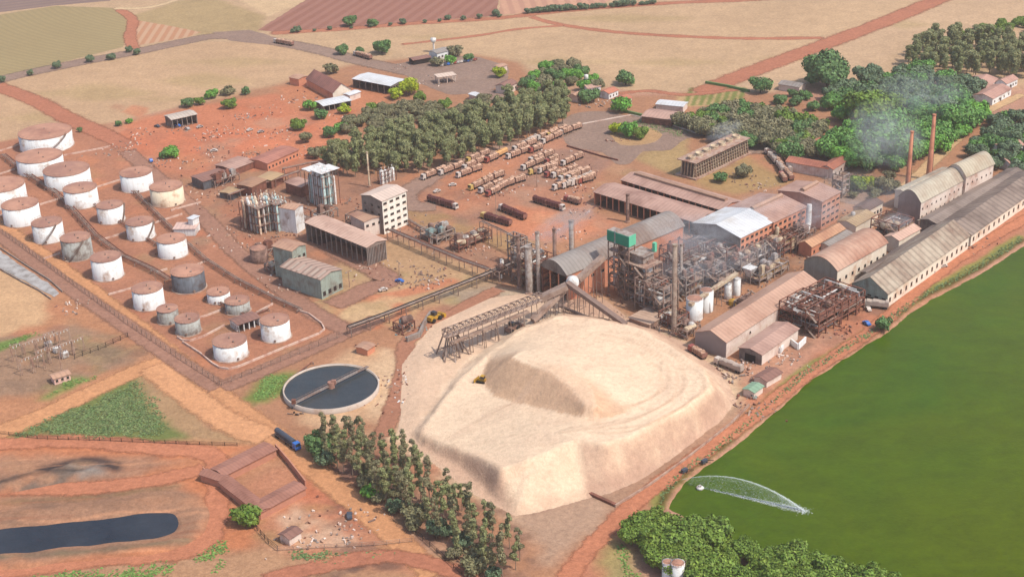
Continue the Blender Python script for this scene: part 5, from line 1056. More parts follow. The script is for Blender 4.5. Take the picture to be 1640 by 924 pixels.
def frame(name, label, N, LE, LW, h, levels, vs, seed=0, m=None, cat='process unit', group=None, rz=None, roof=None, pipes=7, plat=None, bays=2, rail=True):
    """steel frame at ground pixel N (near corner), LE metres to the right, LW to the left"""
    pr = random.Random(seed*13+5); w = g(*N); m = m or FRM
    t = thing(name, label, cat, (w[0], w[1], 0), math.radians(44) if rz is None else rz, group)
    ny_ = max(1, round(LW/6)); nx_ = max(1, round(LE/6)); c0 = None
    for i in range(nx_+1):
        for j in range(ny_+1):
            if c0 is None: c0 = part(MB().cbox(0, 0, 0, .45, .45, h), 'column', m, t); o = c0
            else: o = copy_part(c0, t)
            o.location = (LE*i/nx_, LW*j/ny_, 0)
    for k in range(1, levels+1):
        z = h*k/levels; x0 = 0 if pr.random() < .6 else LE*.35; y1 = LW if pr.random() < .6 else LW*.6
        mb = MB()
        for i in range(nx_+1): mb.beam((LE*i/nx_, 0, z), (LE*i/nx_, LW, z), .35)
        for j in range(ny_+1): mb.beam((0, LW*j/ny_, z-.02), (LE, LW*j/ny_, z-.02), .34)
        part(mb, 'beams', m, t)
        if k < levels or roof: 
            part(MB().box(x0, 0, z+.2, LE, y1, z+.32), 'platform', plat or FRG, t)
            if rail:
                mb = MB()
                for a, b in (((x0, 0), (LE, 0)), ((LE, 0), (LE, y1)), ((x0, y1), (LE, y1)), ((x0, 0), (x0, y1))):
                    mb.beam((*a, z+1.3), (*b, z+1.3), .1); n_ = max(2, int(math.dist(a, b)/2))
                    for q in range(n_+1): u = q/n_; mb.beam((a[0]+(b[0]-a[0])*u, a[1]+(b[1]-a[1])*u, z+.2), (a[0]+(b[0]-a[0])*u, a[1]+(b[1]-a[1])*u, z+1.3), .07)
                part(mb, 'railing', YEL if pr.random() < .15 else STEEL, t)
    mb = MB()
    for j in range(ny_):
        z0 = h*pr.randrange(levels)/levels; mb.beam((0, LW*j/ny_, z0), (0, LW*(j+1)/ny_, z0+h/levels), .22).beam((0, LW*(j+1)/ny_, z0), (0, LW*j/ny_, z0+h/levels), .22)
    for i in range(nx_):
        z0 = h*pr.randrange(levels)/levels; mb.beam((LE*i/nx_, 0, z0), (LE*(i+1)/nx_, 0, z0+h/levels), .22)
    part(mb, 'bracing', m, t)
    for v in vs: vessel(t, v[0], LE*v[1], LW*v[2], v[3], v[4], v[5], v[6], pr)
    for q in range(pipes):
        z = pr.uniform(1, h*.95); pts = [Vector((pr.uniform(0, LE), pr.uniform(0, LW), z))]
        for _ in range(3):
            p = pts[-1].copy(); ax = pr.randrange(3); p[ax] = pr.uniform(0, (LE, LW, h)[ax]); pts.append(p)
        pts = [p for i, p in enumerate(pts) if i == 0 or (p-pts[i-1]).length > .5]
        part(MB().path(pts, pr.uniform(.18, .4), 6), 'pipe', pr.choice([VES, STEEL, RUST, VESW, VESB]), t)
    # stair
    mb = MB(); n_ = levels
    for k in range(n_):
        z0 = h*k/n_; z1 = h*(k+1)/n_; a = (-1.2, .5 if k % 2 == 0 else 5.5, z0); b = (-1.2, 5.5 if k % 2 == 0 else .5, z1); mb.beam(a, b, 1.0, .2).beam((-1.7, a[1], z0+1), (-1.7, b[1], z1+1), .08)
    if h > 6: part(mb, 'stairway', STEEL, t)
    return t
def rv(pr, n, kinds, zr, rr, hr, ms): return [(pr.choice(kinds), pr.uniform(.12, .88), pr.uniform(.12, .88), pr.uniform(*zr), pr.uniform(*rr), pr.uniform(*hr), pr.choice(ms)) for _ in range(n)]
PR = random.Random(3)
# green topped boiler tower
w = g(1007, 478)
gt = frame('boiler_tower', 'tall boiler tower capped by green sheet panels', (1007,480), 4, 12, 25, 6, rv(PR, 6, 'vbc', (2, 18), (1.2, 2.4), (4, 8), [VESB, VES, FRM]), 2, FRM, 'boiler', pipes=14, plat=FRM)
part(MB().box(-.4, -.3, 25.5, -.1, 7.4, 30.4).box(-.4, 8.2, 25.5, -.1, 12.4, 30.4), 'green_panel', GRN, gt)
part(MB().box(-.1, -.3, 25.5, 4.4, -.0, 30.4), 'green_side_panel', GRNL, gt)
part(MB().box(-.35, 7.42, 24.8, -.05, 8.18, 30.8), 'white_strip', VEST, gt)
part(MB().box(-.1, 0, 30.1, 4.4, 12.4, 30.35), 'roof', FRG, gt)
frame('boiler_tower', 'second boiler frame right of the green topped tower', (1034,492), 11, 12, 18, 5, rv(PR, 7, 'vbc', (2, 14), (1.4, 2.6), (4, 8), [VESB, VES, FRM, VESW]), 3, FRM, 'boiler', pipes=14, roof=1, plat=CONC)
part(MB().box(3, 4, 18.4, 10, 11, 22).box(2, 3, 22, 11, 12, 22.4), 'penthouse', FRG, bpy.data.objects['boiler_tower.001'])
part(MB().box(9.5, 3, 22.4, 11, 4.5, 26.5), 'green_side_panel', GRNL, bpy.data.objects['boiler_tower.001'])
SPECS = [('process_frame','dark boiler frame at the heap edge with a purple brown drum',(1062,512),10,16,15,4,'vch',VESB),('process_frame','frame of ducts right behind the tall tan stack',(1098,482),12,12,11,3,'vhc',VES),('process_frame','low cluttered pipework frame left of the pair of white tanks',(1084,530),8,10,6,2,'hb',VES),
 ('process_frame','evaporator frame with shiny ducts below the brick mill hall corner',(1130,456),14,14,10,3,'vhc',VESW),('process_frame','brown platform frame right behind the pair of white tanks',(1150,470),10,14,9,3,'vb',VESB),('process_frame','evaporator frame touching the grey mill hall gable',(1163,432),14,12,10,3,'vh',VES),
 ('process_frame','rusty frame left of the white hopper box',(1186,440),12,11,8,2,'vhb',RUST),('process_frame','frame in front of the brick mill wall with cone hoppers',(1213,425),16,9,8,2,'vc',VESY),('process_frame','yellowish tank frame beside the mill wall',(1244,418),16,9,9,3,'vb',VESY),
 ('process_frame','low brown frame of vats right of the yellowish tank frame',(1275,404),15,9,8,2,'vb',VESB),('process_frame','dark conveyor frame beside the long store hall',(1216,458),22,8,5,2,'bh',DARK),('process_frame','dust grey frame between green tower and mill hall gable',(1088,446),14,12,12,3,'vbh',VESB),
 ('process_frame','silver duct frame at the grey gable of the mill hall',(1126,418),10,7,9,2,'vh',VESW),('process_frame','steel mast frame at the far end of the mill hall',(1348,318),6,6,12,4,'v',VES),('process_frame','frame with cyclones at the left of the boiler hall mouth',(870,470),14,16,13,4,'vcb',VESB),
 ('process_frame','scrubber frame left of the boiler hall with white bands',(842,458),9,9,17,5,'vb',VESY),('process_frame','narrow tall frame at the left end of the boiler yard',(836,430),4,9,15,4,'v',VESB),('process_frame','low stepped conveyor frame under the curved roof',(895,468),10,12,8,3,'hb',VESY),
 ('process_frame','dark pump frame beside the pipe rack junction',(800,452),7,5,5,1,'bv',VES),('process_frame','dark pit frame with machinery right of the five storey block',(700,392),12,12,5,2,'vb',VEST),('process_frame','pipe manifold frame with parallel silver tubes',(735,405),22,6,5,2,'hb',VES),
 ('process_frame','rusty frame of vats behind the brown sheds',(345,302),16,7,4,1,'bv',RUST),('process_frame','brown still frame between the column groups',(512,358),12,7,5,1,'vhb',VESB),('process_frame','frame with small vats between equipment hall and fermentation hall',(470,372),12,14,8,2,'vbh',RUST),
 ('process_frame','machinery frame beside the left of the five storey block',(575,372),8,10,7,2,'vb',RUST),('process_frame','small frame below the tower block with pale drums',(437,440),5,6,4,1,'vh',VESY),('process_frame','silver tangle of ducts before the cream vaulted hall',(1437,396),13,15,11,3,'vhc',VES),
 ('process_frame','small pipe frame at the end of the narrow workshop',(1368,376),9,6,5,1,'hv',VES),('process_frame','low frame of filters behind the store hall',(1190,500),12,5,4,1,'bh',VESB),('process_frame','water pump frame near the clarifier and pale track',(645,535),7,6,4,1,'vh',VEST),
 ('process_frame','brown heat exchanger frame by the tall tan stack base',(1100,545),9,7,4,1,'hv',VES),('process_frame','greenish vat frame beneath the boiler annex',(420,420),7,7,5,1,'vb',VESB)]
for i, (nm, lb, N_, a, b, h, lv, kn, ms) in enumerate(SPECS):
    area = a*b; nv = min(16, max(3, int(area/13)))
    vs = rv(PR, nv, kn, (.8, max(1.2, h*.75)), (.9, 2.0), (2.2, 5.5), [ms, ms, VES, VESB, RUST if i % 2 else VESY])
    frame(nm, lb, N_, a, b, h, lv, vs, 20+i, [FRM, FRG, RUST][i % 3], pipes=min(26, 8+int(area/12)), plat=[FRG, CONC, FRM][i % 3])
# rust ruin
frame('rust_frame', 'large rusty open steel framework beside the lake road', (1310,541), 17, 20, 11, 3, rv(PR, 16, 'vhb', (1, 8), (.6, 1.5), (2, 4), [RUST, RUST, VESB, DARK]), 99, RUST, 'steel frame', pipes=60, plat=RUST)
frame('rust_frame', 'rear half of the rusty steel framework touching the store hall', (1345,520), 18, 20, 10, 3, rv(PR, 10, 'vhb', (1, 8), (.6, 1.5), (2, 4), [RUST, RUST, VESB, DARK]), 98, RUST, 'steel frame', pipes=55, plat=RUST)
# column groups
COLY = mat('column_cream', (240,218,190), .6, .12, .5, (190,150,126), .35, .3, k=1.15); COLT = mat('column_teal', (190,216,212), .6, .12, .5, (170,150,136), .3, .3, k=1.15)
def col_group(name, label, N, nx_, ny_, dx, dy, h, r, mats_, tops=False, seed=1):
    pr = random.Random(seed); w = g(*N); t = thing(name, label, 'column group', (w[0], w[1], 0), math.radians(44))
    for i in range(nx_):
        for j in range(ny_):
            hh_ = h*pr.uniform(.85, 1.05); x, y = i*dx+1, j*dy+1; rr = r*pr.uniform(.85, 1.15)
            part(MB().lathe([(rr, 0), (rr, hh_*.92), (rr*.6, hh_*.97), (.02, hh_)], x, y, 12).tube((x, y, hh_), (x, y, hh_+1.5), .15), 'distillation_column', mats_[(i*3+j) % len(mats_)], t, True)
    for k in (1, 2, 3):
        z = h*k/3.4; part(MB().box(-.5, -.5, z, nx_*dx*.7, ny_*dy*.5, z+.12), 'grating', FRM, t)
        mb = MB(); X, Y = nx_*dx+.5, ny_*dy+.5
        for a, b in (((-.5, -.5), (X, -.5)), ((X, -.5), (X, Y)), ((-.5, Y), (X, Y)), ((-.5, -.5), (-.5, Y))):
            mb.beam((*a, z+1.1), (*b, z+1.1), .1)
        part(mb, 'railing', STEEL, t)
    c0 = part(MB().cbox(0, 0, 0, .3, .3, h*.9), 'post', RUST, t); c0.location = (-.4, -.4, 0)
    for q in range(1, ny_+1): copy_part(c0, t, (-.4, q*dy, 0))
    for q in range(1, nx_+1): copy_part(c0, t, (q*dx, -.4, 0))
    for q in range(8):
        z = pr.uniform(1, h*.9); p0 = Vector((pr.uniform(0, X), pr.uniform(0, Y), z)); p1 = p0.copy(); p1.z = pr.uniform(0, h); p2 = p1.copy(); p2.y = pr.uniform(0, Y); part(MB().path([p0, p1, p2], .2), 'pipe', pr.choice([VESY, VES, RUST]), t)
    if tops: part(MB().box(-1, -1, h+.3, X+.5, Y*.55, h+.6).box(-1, Y*.6, h-.8, X+.5, Y+1, h-.5), 'top_deck', VESW, t)
    return t
col_group('column_group', 'forest of slender pale and brown columns left of the fermentation hall', (417,377), 6, 6, 2.9, 2.6, 16, .72, [COLY, COLT, COLY, VESW, VESB], seed=4)
col_group('column_group', 'row of slender teal columns right beside the pale brown column forest', (446,372), 3, 5, 2.8, 2.6, 16.5, .75, [COLT, VESW, COLT], seed=8)
col_group('column_group', 'group of tall thick white and teal columns with white top decks', (520,334), 3, 4, 3.4, 3.6, 19, 1.1, [COLT, VESW, VESW, COLT], True, 5)
col_group('silo_group', 'cluster of four small white silos behind the five storey block', (612,296), 4, 1, 2.5, 2.5, 8, 1.1, [VESW], seed=6)
def stack(px, py, h, r0, r1, m, label, name='stack', z0=0, cat='chimney', bands=None):
    w = g(px, py); t = thing(name, label, cat, (w[0], w[1], z0))
    part(MB().lathe([(r0, 0), (r1, h), (r1*.75, h), (r1*.75, h-1)], n=20), 'shaft', m, t, True)
    part(MB().lathe([(r1+.12, h-.7), (r1+.18, h+.05), (r1-.1, h+.06)], n=20), 'rim', m if bands is None else bands, t)
    part(MB().lathe([(r0+.5, 0), (r0+.5, .8), (r0, .9)], n=20), 'base_ring', CONC, t)
    mb = MB(); mb.beam((r0+.3, 0, 0), (r1+.3, 0, h), .12).beam((r0+.3, .5, 0), (r1+.3, .5, h), .12)
    for i in range(int(h/1.2)): u = i*1.2/h; mb.beam((r0+(r1-r0)*u+.3, 0, i*1.2), (r0+(r1-r0)*u+.3, .5, i*1.2), .06)
    part(mb, 'ladder', STEEL, t); return t
CHB = mat('chimney_brick', (214,144,112), .9, .14, .3, (160,100,80), .35, .15, streak=.3, k=1.3)
stack(1453, 303, 31.5, 1.35, .75, CHB, 'shorter left brick chimney by the cream vaulted hall', 'chimney')
stack(1487, 288, 36, 1.6, .8, CHB, 'taller right brick chimney by the cream vaulted hall', 'chimney')
stack(1079, 534, 41, 1.1, 1.0, mat('dusty_stack', (206,186,166), .8, .2, .5, (150,122,106), .5, .2, streak=.5, k=1.6), 'tall slender tan steel stack among the boilers')
stack(1090, 470, 24, .7, .6, FRG, 'thin grey stack right of the tall tan one')
stack(916, 436, 26, 1.1, 1.1, FRG, 'grey round stack rising through the curved boiler hall roof')
stack(863, 470, 30, .9, .9, FRG, 'grey stack at the left mouth of the boiler hall')
stack(889, 450, 26, .8, .7, VESB, 'brown stack between the two grey ones at the boiler hall')
stack(832, 462, 26, .8, .8, VESB, 'leftmost brown stack of the boiler yard')
stack(848, 470, 23, 1.6, 1.5, FRG, 'thick grey round scrubber tower beside the boiler hall')
stack(1005, 356, 15, .8, .8, VESB, 'short brown stack in front of the open twin shed')
stack(592, 300, 20, .5, .4, VESY, 'slender cream stack behind the five storey block')
# silos / vertical tanks
def silo(px, py, r, h, m, label, name='vertical_tank', rfm=None):
    w = g(px, py); t = thing(name, label, 'tank', (w[0], w[1], 0))
    part(MB().lathe([(r, 0), (r, h)], n=28), 'shell', m, t, True); part(MB().lathe([(r+.1, h-.1), (.02, h+r*.25)], n=28), 'roof', rfm or m, t)
    mb = MB()
    for i in range(16):
        a = i*math.pi/8; b = a+math.pi/8; mb.beam((r*math.cos(a), r*math.sin(a), h), (r*math.cos(a), r*math.sin(a), h+1), .07).beam((r*math.cos(a), r*math.sin(a), h+1), (r*math.cos(b), r*math.sin(b), h+1), .07)
    part(mb, 'railing', STEEL, t); part(MB().beam((r+.3, 0, 0), (r+.3, 0, h+1), .5, .1), 'ladder', STEEL, t); return t
silo(1112, 509, 3.7, 9.5, WHITE, 'nearer of two white vertical tanks beside the store hall', rfm=TROOF2); silo(1131, 497, 3.0, 10, WHITE, 'farther of two white vertical tanks beside the store hall', rfm=TROOF2)
silo(1166, 478, 1.7, 7.5, VESW, 'left of two thin white silos above a yellow tank'); silo(1180, 472, 1.6, 8, VESW, 'right of two thin white silos above a yellow tank')
silo(1174, 487, 2.0, 1.8, YEL, 'small yellow tank at the feet of the thin white silos')
silo(416, 418, 4.2, 7, VESB, 'purple brown tank with a curved kerb below the distillery columns', rfm=TROOF2)
silo(1069, 926, 1.8, 6.5, WHITE, 'left white cylinder tank at the bottom lake corner', rfm=TROOF); silo(1085, 930, 2.3, 7, WHITE, 'right white cylinder tank at the bottom lake corner', rfm=TROOF)
silo(1062, 470, 3.0, 8, VESB, 'purple brown round vessel in the dark boiler frame')
silo(748, 392, 1.0, 5, VESW, 'tiny white tank in the dark machinery pit')
silo(804, 428, .9, 4, VESW, 'tiny white tank in the grass left of the boiler stacks')
silo(1236, 400, 1.6, 6, VESW, 'white hopper in front of the brick mill wall'); silo(1222, 410, 1.3, 6, VESW, 'white pipe tank at the left of the white hopper')
w = g(695, 84); t = thing('water_tower', 'small white water tower of the roadside station', 'water tower', (w[0], w[1], 0)); part(MB().tube((0, 0, 0), (0, 0, 7), .7, .6), 'shaft', VESW, t); part(MB().lathe([(.6, 6.5), (2, 8), (2, 10), (.02, 10.6)], n=16), 'bowl', VESW, t, True)
w = g(939, 146); t = thing('water_tower', 'small white water tower beside the mixed grove', 'water tower', (w[0], w[1], 0)); part(MB().tube((0, 0, 0), (0, 0, 8), .6, .5), 'shaft', VESW, t); part(MB().lathe([(.6, 7.5), (1.4, 8), (1.4, 10.5), (.02, 11)], n=16), 'bowl', VESW, t, True)
# white hopper box
w = g(1200, 452); t = thing('hopper', 'white funnel shaped hopper between mill yard and store hall', 'hopper', (w[0], w[1], 0), math.radians(44))
part(MB().add([(-.8,-.8,3),(.8,-.8,3),(.8,.8,3),(-.8,.8,3),(-2.6,-2.6,7.5),(2.6,-2.6,7.5),(2.6,2.6,7.5),(-2.6,2.6,7.5)], [(0,3,2,1),(4,5,6,7),(0,1,5,4),(1,2,6,5),(2,3,7,6),(3,0,4,7)]), 'funnel', VESW, t)
for a, b in ((-2, -2), (2, -2), (2, 2), (-2, 2)): part(MB().cbox(a, b, 0, .3, .3, 6), 'leg', STEEL, t)
# big silvery flue by the mill wall
a = Vector(g(1290, 385)); t = thing('flue_duct', 'large shiny silver flue duct in front of the brick mill hall', 'duct', tuple(a), math.radians(44))
part(MB().tube((0, 0, 2.5), (3, 1, 8), 1.3, 1.5, 14).tube((3, 1, 8), (4, 1.5, 17), 1.5, 1.2, 14), 'duct', VESW, t); part(MB().cbox(3, 2, 0, 2, 2, 7), 'duct_support', FRG, t)
# conveyors
def conveyor(p0, z0, p1, z1, w_, hgt, label, m, enclosed=True, legs=6, truss=False, name='conveyor'):
    a = Vector(g(*p0, z0)); b = Vector(g(*p1, z1)); t = thing(name, label, 'conveyor', (a.x, a.y, 0)); o = Vector((a.x, a.y, 0)); a -= o; b -= o
    d = (b-a); n_ = Vector((-d.y, d.x, 0)).normalized()*w_/2; up = Vector((0, 0, hgt))
    part(MB().beam(a, b, w_, .4), 'belt_deck', m, t)
    if enclosed: part(MB().beam(a+up*.55, b+up*.55, w_+.3, hgt), 'gallery', m, t)
    if truss:
        k = int(d.length/3); mb = MB()
        for s_ in (-1, 1):
            mb.beam(a+n_*s_+up, b+n_*s_+up, .3).beam(a+n_*s_, b+n_*s_, .3)
            for i in range(k): p = a+d*(i/k); q = a+d*((i+1)/k); mb.beam(p+n_*s_, q+n_*s_+up, .18); mb.beam(p+n_*s_, p+n_*s_+up, .22)
        for i in range(k+1): p = a+d*(i/k)+up; mb.beam(p-n_, p+n_, .5)
        part(mb, 'truss', STEEL, t)
    for i in range(legs):
        p = a+d*((i+.5)/legs)
        if p.z > 1.5: part(MB().beam(p+n_, (p.x+n_.x*1.8, p.y+n_.y*1.8, 0), .3).beam(p-n_, (p.x-n_.x*1.8, p.y-n_.y*1.8, 0), .3).beam(p+n_-Vector((0, 0, p.z*.5)), p-n_-Vector((0, 0, p.z*.5)), .2), 'trestle_leg', STEEL, t)
    return t
BELT = mat('dusty_gallery', (192,164,146), .9, .14, .3, (150,120,104), .4, .2, k=1.5)
conveyor((712,540), 12, (866,480), 12, 3.0, 3.0, 'long ribbed truss conveyor above the beige heap', BELT, False, 7, True)
conveyor((722,551), 8, (846,500), 9, 1.6, .8, 'thin conveyor running parallel below the ribbed truss', BELT, True, 6)
conveyor((853,516), 4, (905,466), 13, 2.6, 1.8, 'enclosed inclined conveyor left of the white domed hopper', BELT, True, 4)
conveyor((908,456), 16, (1002,523), 4, 2.4, 1.6, 'long enclosed conveyor falling right from the white domed hopper', mat('gallery_brown', (150,124,112), .9, .15, .3, k=1.6), True, 6)
conveyor((926,452), 13, (966,416), 20, 2.6, 2.2, 'short enclosed conveyor climbing to the green topped tower', BELT, True, 3)
conveyor((866,482), 10, (908,462), 15, 4, 2.2, 'white roofed conveyor link at the boiler hall mouth', BELT, True, 3)
conveyor((896,490), 4, (945,511), 3, 1.2, .6, 'short thin belt lying on the beige heap', STEEL, True, 3)
conveyor((1105,490), 8, (1180,440), 10, 1.6, 1.2, 'ochre pipe bridge across the evaporator yard', VESY, True, 4)
w = g(917, 450, 15); t = thing('domed_hopper', 'white domed hopper where the conveyors meet', 'hopper', (w[0], w[1], 0)); part(MB().lathe([(2.8, 13.5), (2.8, 15.2), (2.1, 16.8), (.02, 17.4)], n=24), 'dome', VESW, t, True)
for i in range(4): part(MB().beam((3*math.cos(i*1.57+.7), 3*math.sin(i*1.57+.7), 0), (3*math.cos(i*1.57+.7), 3*math.sin(i*1.57+.7), 13), .4), 'leg', STEEL, t)
# head of the truss conveyor
w = g(708, 580); t = thing('discharge_frame', 'spidery discharge frame at the end of the ribbed truss conveyor', 'conveyor', (w[0], w[1], 0))
for a, b in (((0,0,0),(3,6,12)),((8,0,0),(4,6,12)),((-3,5,0),(2,8,12)),((9,6,0),(5,8,12)),((1,-4,0),(3,5,9)),((6,-4,0),(4,5,9)),((12,3,0),(6,8,10))): part(MB().beam(a, b, .5), 'leg', STEEL, t)
mb = MB(); [mb.beam((x, y, z), (x+5, y+2, z), .25) for x, y, z in ((0,0,3),(1,2,6),(2,4,9),(-2,4,4),(4,-2,4))]; part(mb, 'brace', STEEL, t)
# cooling tower
w0 = g(1113, 287); we = g(1196, 247); t = None; ex = we[:2]-w0[:2]; Lc = np.linalg.norm(ex); rzc = math.atan2(ex[1], ex[0])
t = thing('cooling_tower', 'long louvred cooling tower block with fans on top', 'cooling tower', (w0[0], w0[1], 0), rzc); Wc = 10.0
part(MB().box(.6, .6, .2, Lc-.6, Wc-.6, 9), 'core', mat('cooling_core', (112,104,100), .9, .3, .8, k=1.7), t)
part(MB().box(-1.2, -1.2, 9.0, Lc+1.2, Wc+1.2, 9.5), 'deck', CONC, t); part(MB().box(-2, -2, 0, Lc+2, Wc+2, .9), 'basin', CONC, t)
f0 = part(MB().add([(0, -1.1, .9), (.35, -1.1, .9), (.35, 0, 9), (0, 0, 9), (0, .6, .9), (.35, .6, .9), (.35, .6, 9), (0, .6, 9)], [(0,1,2,3),(5,4,7,6),(0,3,7,4),(1,5,6,2)]), 'fin', VESY, t); f0.location = (.3, 0, 0)
nf = int(Lc/2.1)
for i in range(1, nf): copy_part(f0, t, (.3+i*(Lc-.6)/(nf-1), 0, 0))
for i in range(5): copy_part(f0, t, (0, .8+i*2, 0), -math.pi/2)
for k, z in enumerate((2.5, 4.2, 5.9, 7.6)): part(MB().box(-.5, -.7+k*.1, z, Lc+.5, .3, z+.15), 'louvre', STEEL, t)
nfan = 7; fn = part(MB().lathe([(2.3, 0), (2.0, .8), (2.3, 1.6), (2.0, 1.6), (1.9, .8)], n=20), 'fan_stack', VESY, t, True); fn.location = (Lc/nfan*.5, Wc/2, 9.5)
for i in range(1, nfan): copy_part(fn, t, (Lc/nfan*(i+.5), Wc/2, 9.5))
for px, py, h_, lb in ((795,346,13,'tall lamp pole in the middle of the truck yard'), (640,445,8,'lamp pole beside the dusty lane corner'), (100,600,12,'nearer tall pole standing in the substation plot'), (30,592,12,'left tall pole standing in the substation plot'), (1455,250,9,'lamp pole behind the chimneys'), (560,460,8,'lamp pole beside the turbine house'), (250,455,7,'lamp pole on the middle pipe rack of the tank farm'), (860,300,11,'lamp pole between parked cane trucks'), (486,446,8,'lamp pole before the turbine house corner')):
    w = g(px, py); t = thing('lamp_pole', lb, 'pole', (w[0], w[1], 0), random.uniform(0, 3)); part(MB().tube((0, 0, 0), (0, 0, h_), .2, .12, 8), 'mast', CONC, t); part(MB().beam((-1.6, 0, h_), (1.6, 0, h_), .18), 'cross_arm', STEEL, t)
    part(MB().cbox(-1.5, 0, h_-.35, .7, .5, .3), 'lamp_head', VES, t); part(MB().cbox(1.5, 0, h_-.35, .7, .5, .3), 'lamp_head', VES, t)
# substation
for i, (px, py) in enumerate([(20,580),(40,575),(60,568),(80,562),(60,588),(80,583),(100,576),(118,570),(34,602),(54,598),(72,560),(96,556)]):
    w = g(px, py); t = thing('substation_portal', 'pale lattice portal of the electrical substation', 'portal', (w[0], w[1], 0), math.radians(48), 'substation portals')
    part(MB().beam((0, 0, 0), (.4, 0, 7), .22).beam((.9, 0, 0), (.5, 0, 7), .22), 'pole', CONC, t); part(MB().beam((5, 0, 0), (5.4, 0, 7), .22).beam((5.9, 0, 0), (5.5, 0, 7), .22), 'pole', CONC, t)
    part(MB().beam((0, 0, 7), (6, 0, 7), .3), 'cross_beam', CONC, t); mb = MB(); [mb.tube((1.5+k*1.6, 0, 5.9), (1.5+k*1.6, 0, 7), .16, n=6) for k in range(3)]; part(mb, 'insulators', VESW, t)
for i, (px, py, lb) in enumerate([(78,556,'upper white transformer box of the substation'),(92,564,'middle white transformer box of the substation'),(104,572,'lower white transformer box of the substation')]):
    w = g(px, py); t = thing('transformer', lb, 'transformer', (w[0], w[1], 0), math.radians(40)); part(MB().cbox(0, 0, .3, 3, 2, 2.2), 'body', VESW, t); part(MB().cbox(0, 1.3, .4, 2.6, .5, 1.8).cbox(0, -1.3, .4, 2.6, .5, 1.8), 'radiator', VES, t); part(MB().tube((-.8, 0, 2.5), (-.8, 0, 3.4), .15).tube((.8, 0, 2.5), (.8, 0, 3.4), .15).tube((0, 0, 2.5), (0, 0, 3.4), .15), 'bushing', VESB, t)
# open drainage channel left
c_ = sheet('concrete_channel', [(-40,388),(0,402),(40,430),(75,452),(96,470),(86,476),(60,460),(30,446),(0,430),(-40,412)], .1, mat('channel', (206,200,194), .8, .12, .3, (150,140,132), .4, .2), 'pale grey lined channel at the left border', 'channel')
wall_line([(-40,384),(0,398),(45,428),(80,450),(100,468)], .8, .4, CONCG, 'channel_kerb', 'grey kerb along the top of the lined channel', 'kerb')
wall_line([(-40,414),(0,432),(35,452),(62,466),(82,480)], .8, .4, CONCG, 'channel_kerb', 'grey kerb along the bottom of the lined channel', 'kerb')
# retaining walls by the apron
wall_line([(652,548),(672,540),(682,518),(690,506)], 2.5, 1.0, CONCG, 'retaining_wall', 'short grey retaining wall left of the beige heap apron', 'wall')
wall_line([(930,785),(985,810)], 1.0, 1.2, RUST, 'trench_wall', 'brown trench wall at the foot of the heap', 'wall')
wall_line([(985,812),(1040,778),(1100,735),(1170,680),(1200,650)], 1.0, .5, CONC, 'roadside_wall', 'low wall between the heap and the lake road', 'wall')
wall_line([(908,235),(935,243),(965,252),(990,258)], 1, .5, RUST, 'kerb_wall', 'low dark kerb wall at the top of the truck yard', 'wall')
wall_line([(930,200),(1010,185),(1060,196),(1115,214)], .6, .4, PINKW, 'kerb_wall', 'pale kerb along the upper loop road', 'wall')
wall_line([(1000,180),(1040,190),(1090,204)], 1.6, 1.2, LM['dark'], 'hedge', 'clipped dark hedge along the upper loop road', 'hedge')
wall_line([(1130,134),(1165,140),(1200,148)], 1.6, 1.2, LM['dark'], 'hedge', 'dark hedge above the nursery rows', 'hedge')
# ---------------------------------------------------------------- vehicles
CABW = mat('cab_white', (222,206,192), .5, .1, 1, k=1.4, spec=.5); CABB = mat('cab_blue', (60,120,200), .4, .05, 1, k=1.4, spec=.5); CABR = mat('cab_red', (170,90,76), .4, .05, 1, k=1.4, spec=.5); CABY = mat('cab_yellow', (222,186,110), .4, .05, 1, k=1.4, spec=.5)
CAGE = mat('cane_cage', (168,120,104), .8, .2, .6, k=1.6); CANE = mat('cane_load', (240,196,166), .95, .25, 1.2, (150,110,84), .4, .8, k=1.5); TYRE = mat('tyre', (50,48,48), .9, .1, 1, k=2); TARP = mat('tarp', (206,186,170), .8, .12, .4, k=1.5); ORGL = mat('orange_load', (232,176,116), .9, .1, .6, k=1.4); DGL = mat('dark_tank', (86,92,104), .6, .15, .6, k=1.6)
def wheel_mb(): return MB().tube((0, -.2, .5), (0, .2, .5), .5, n=10)
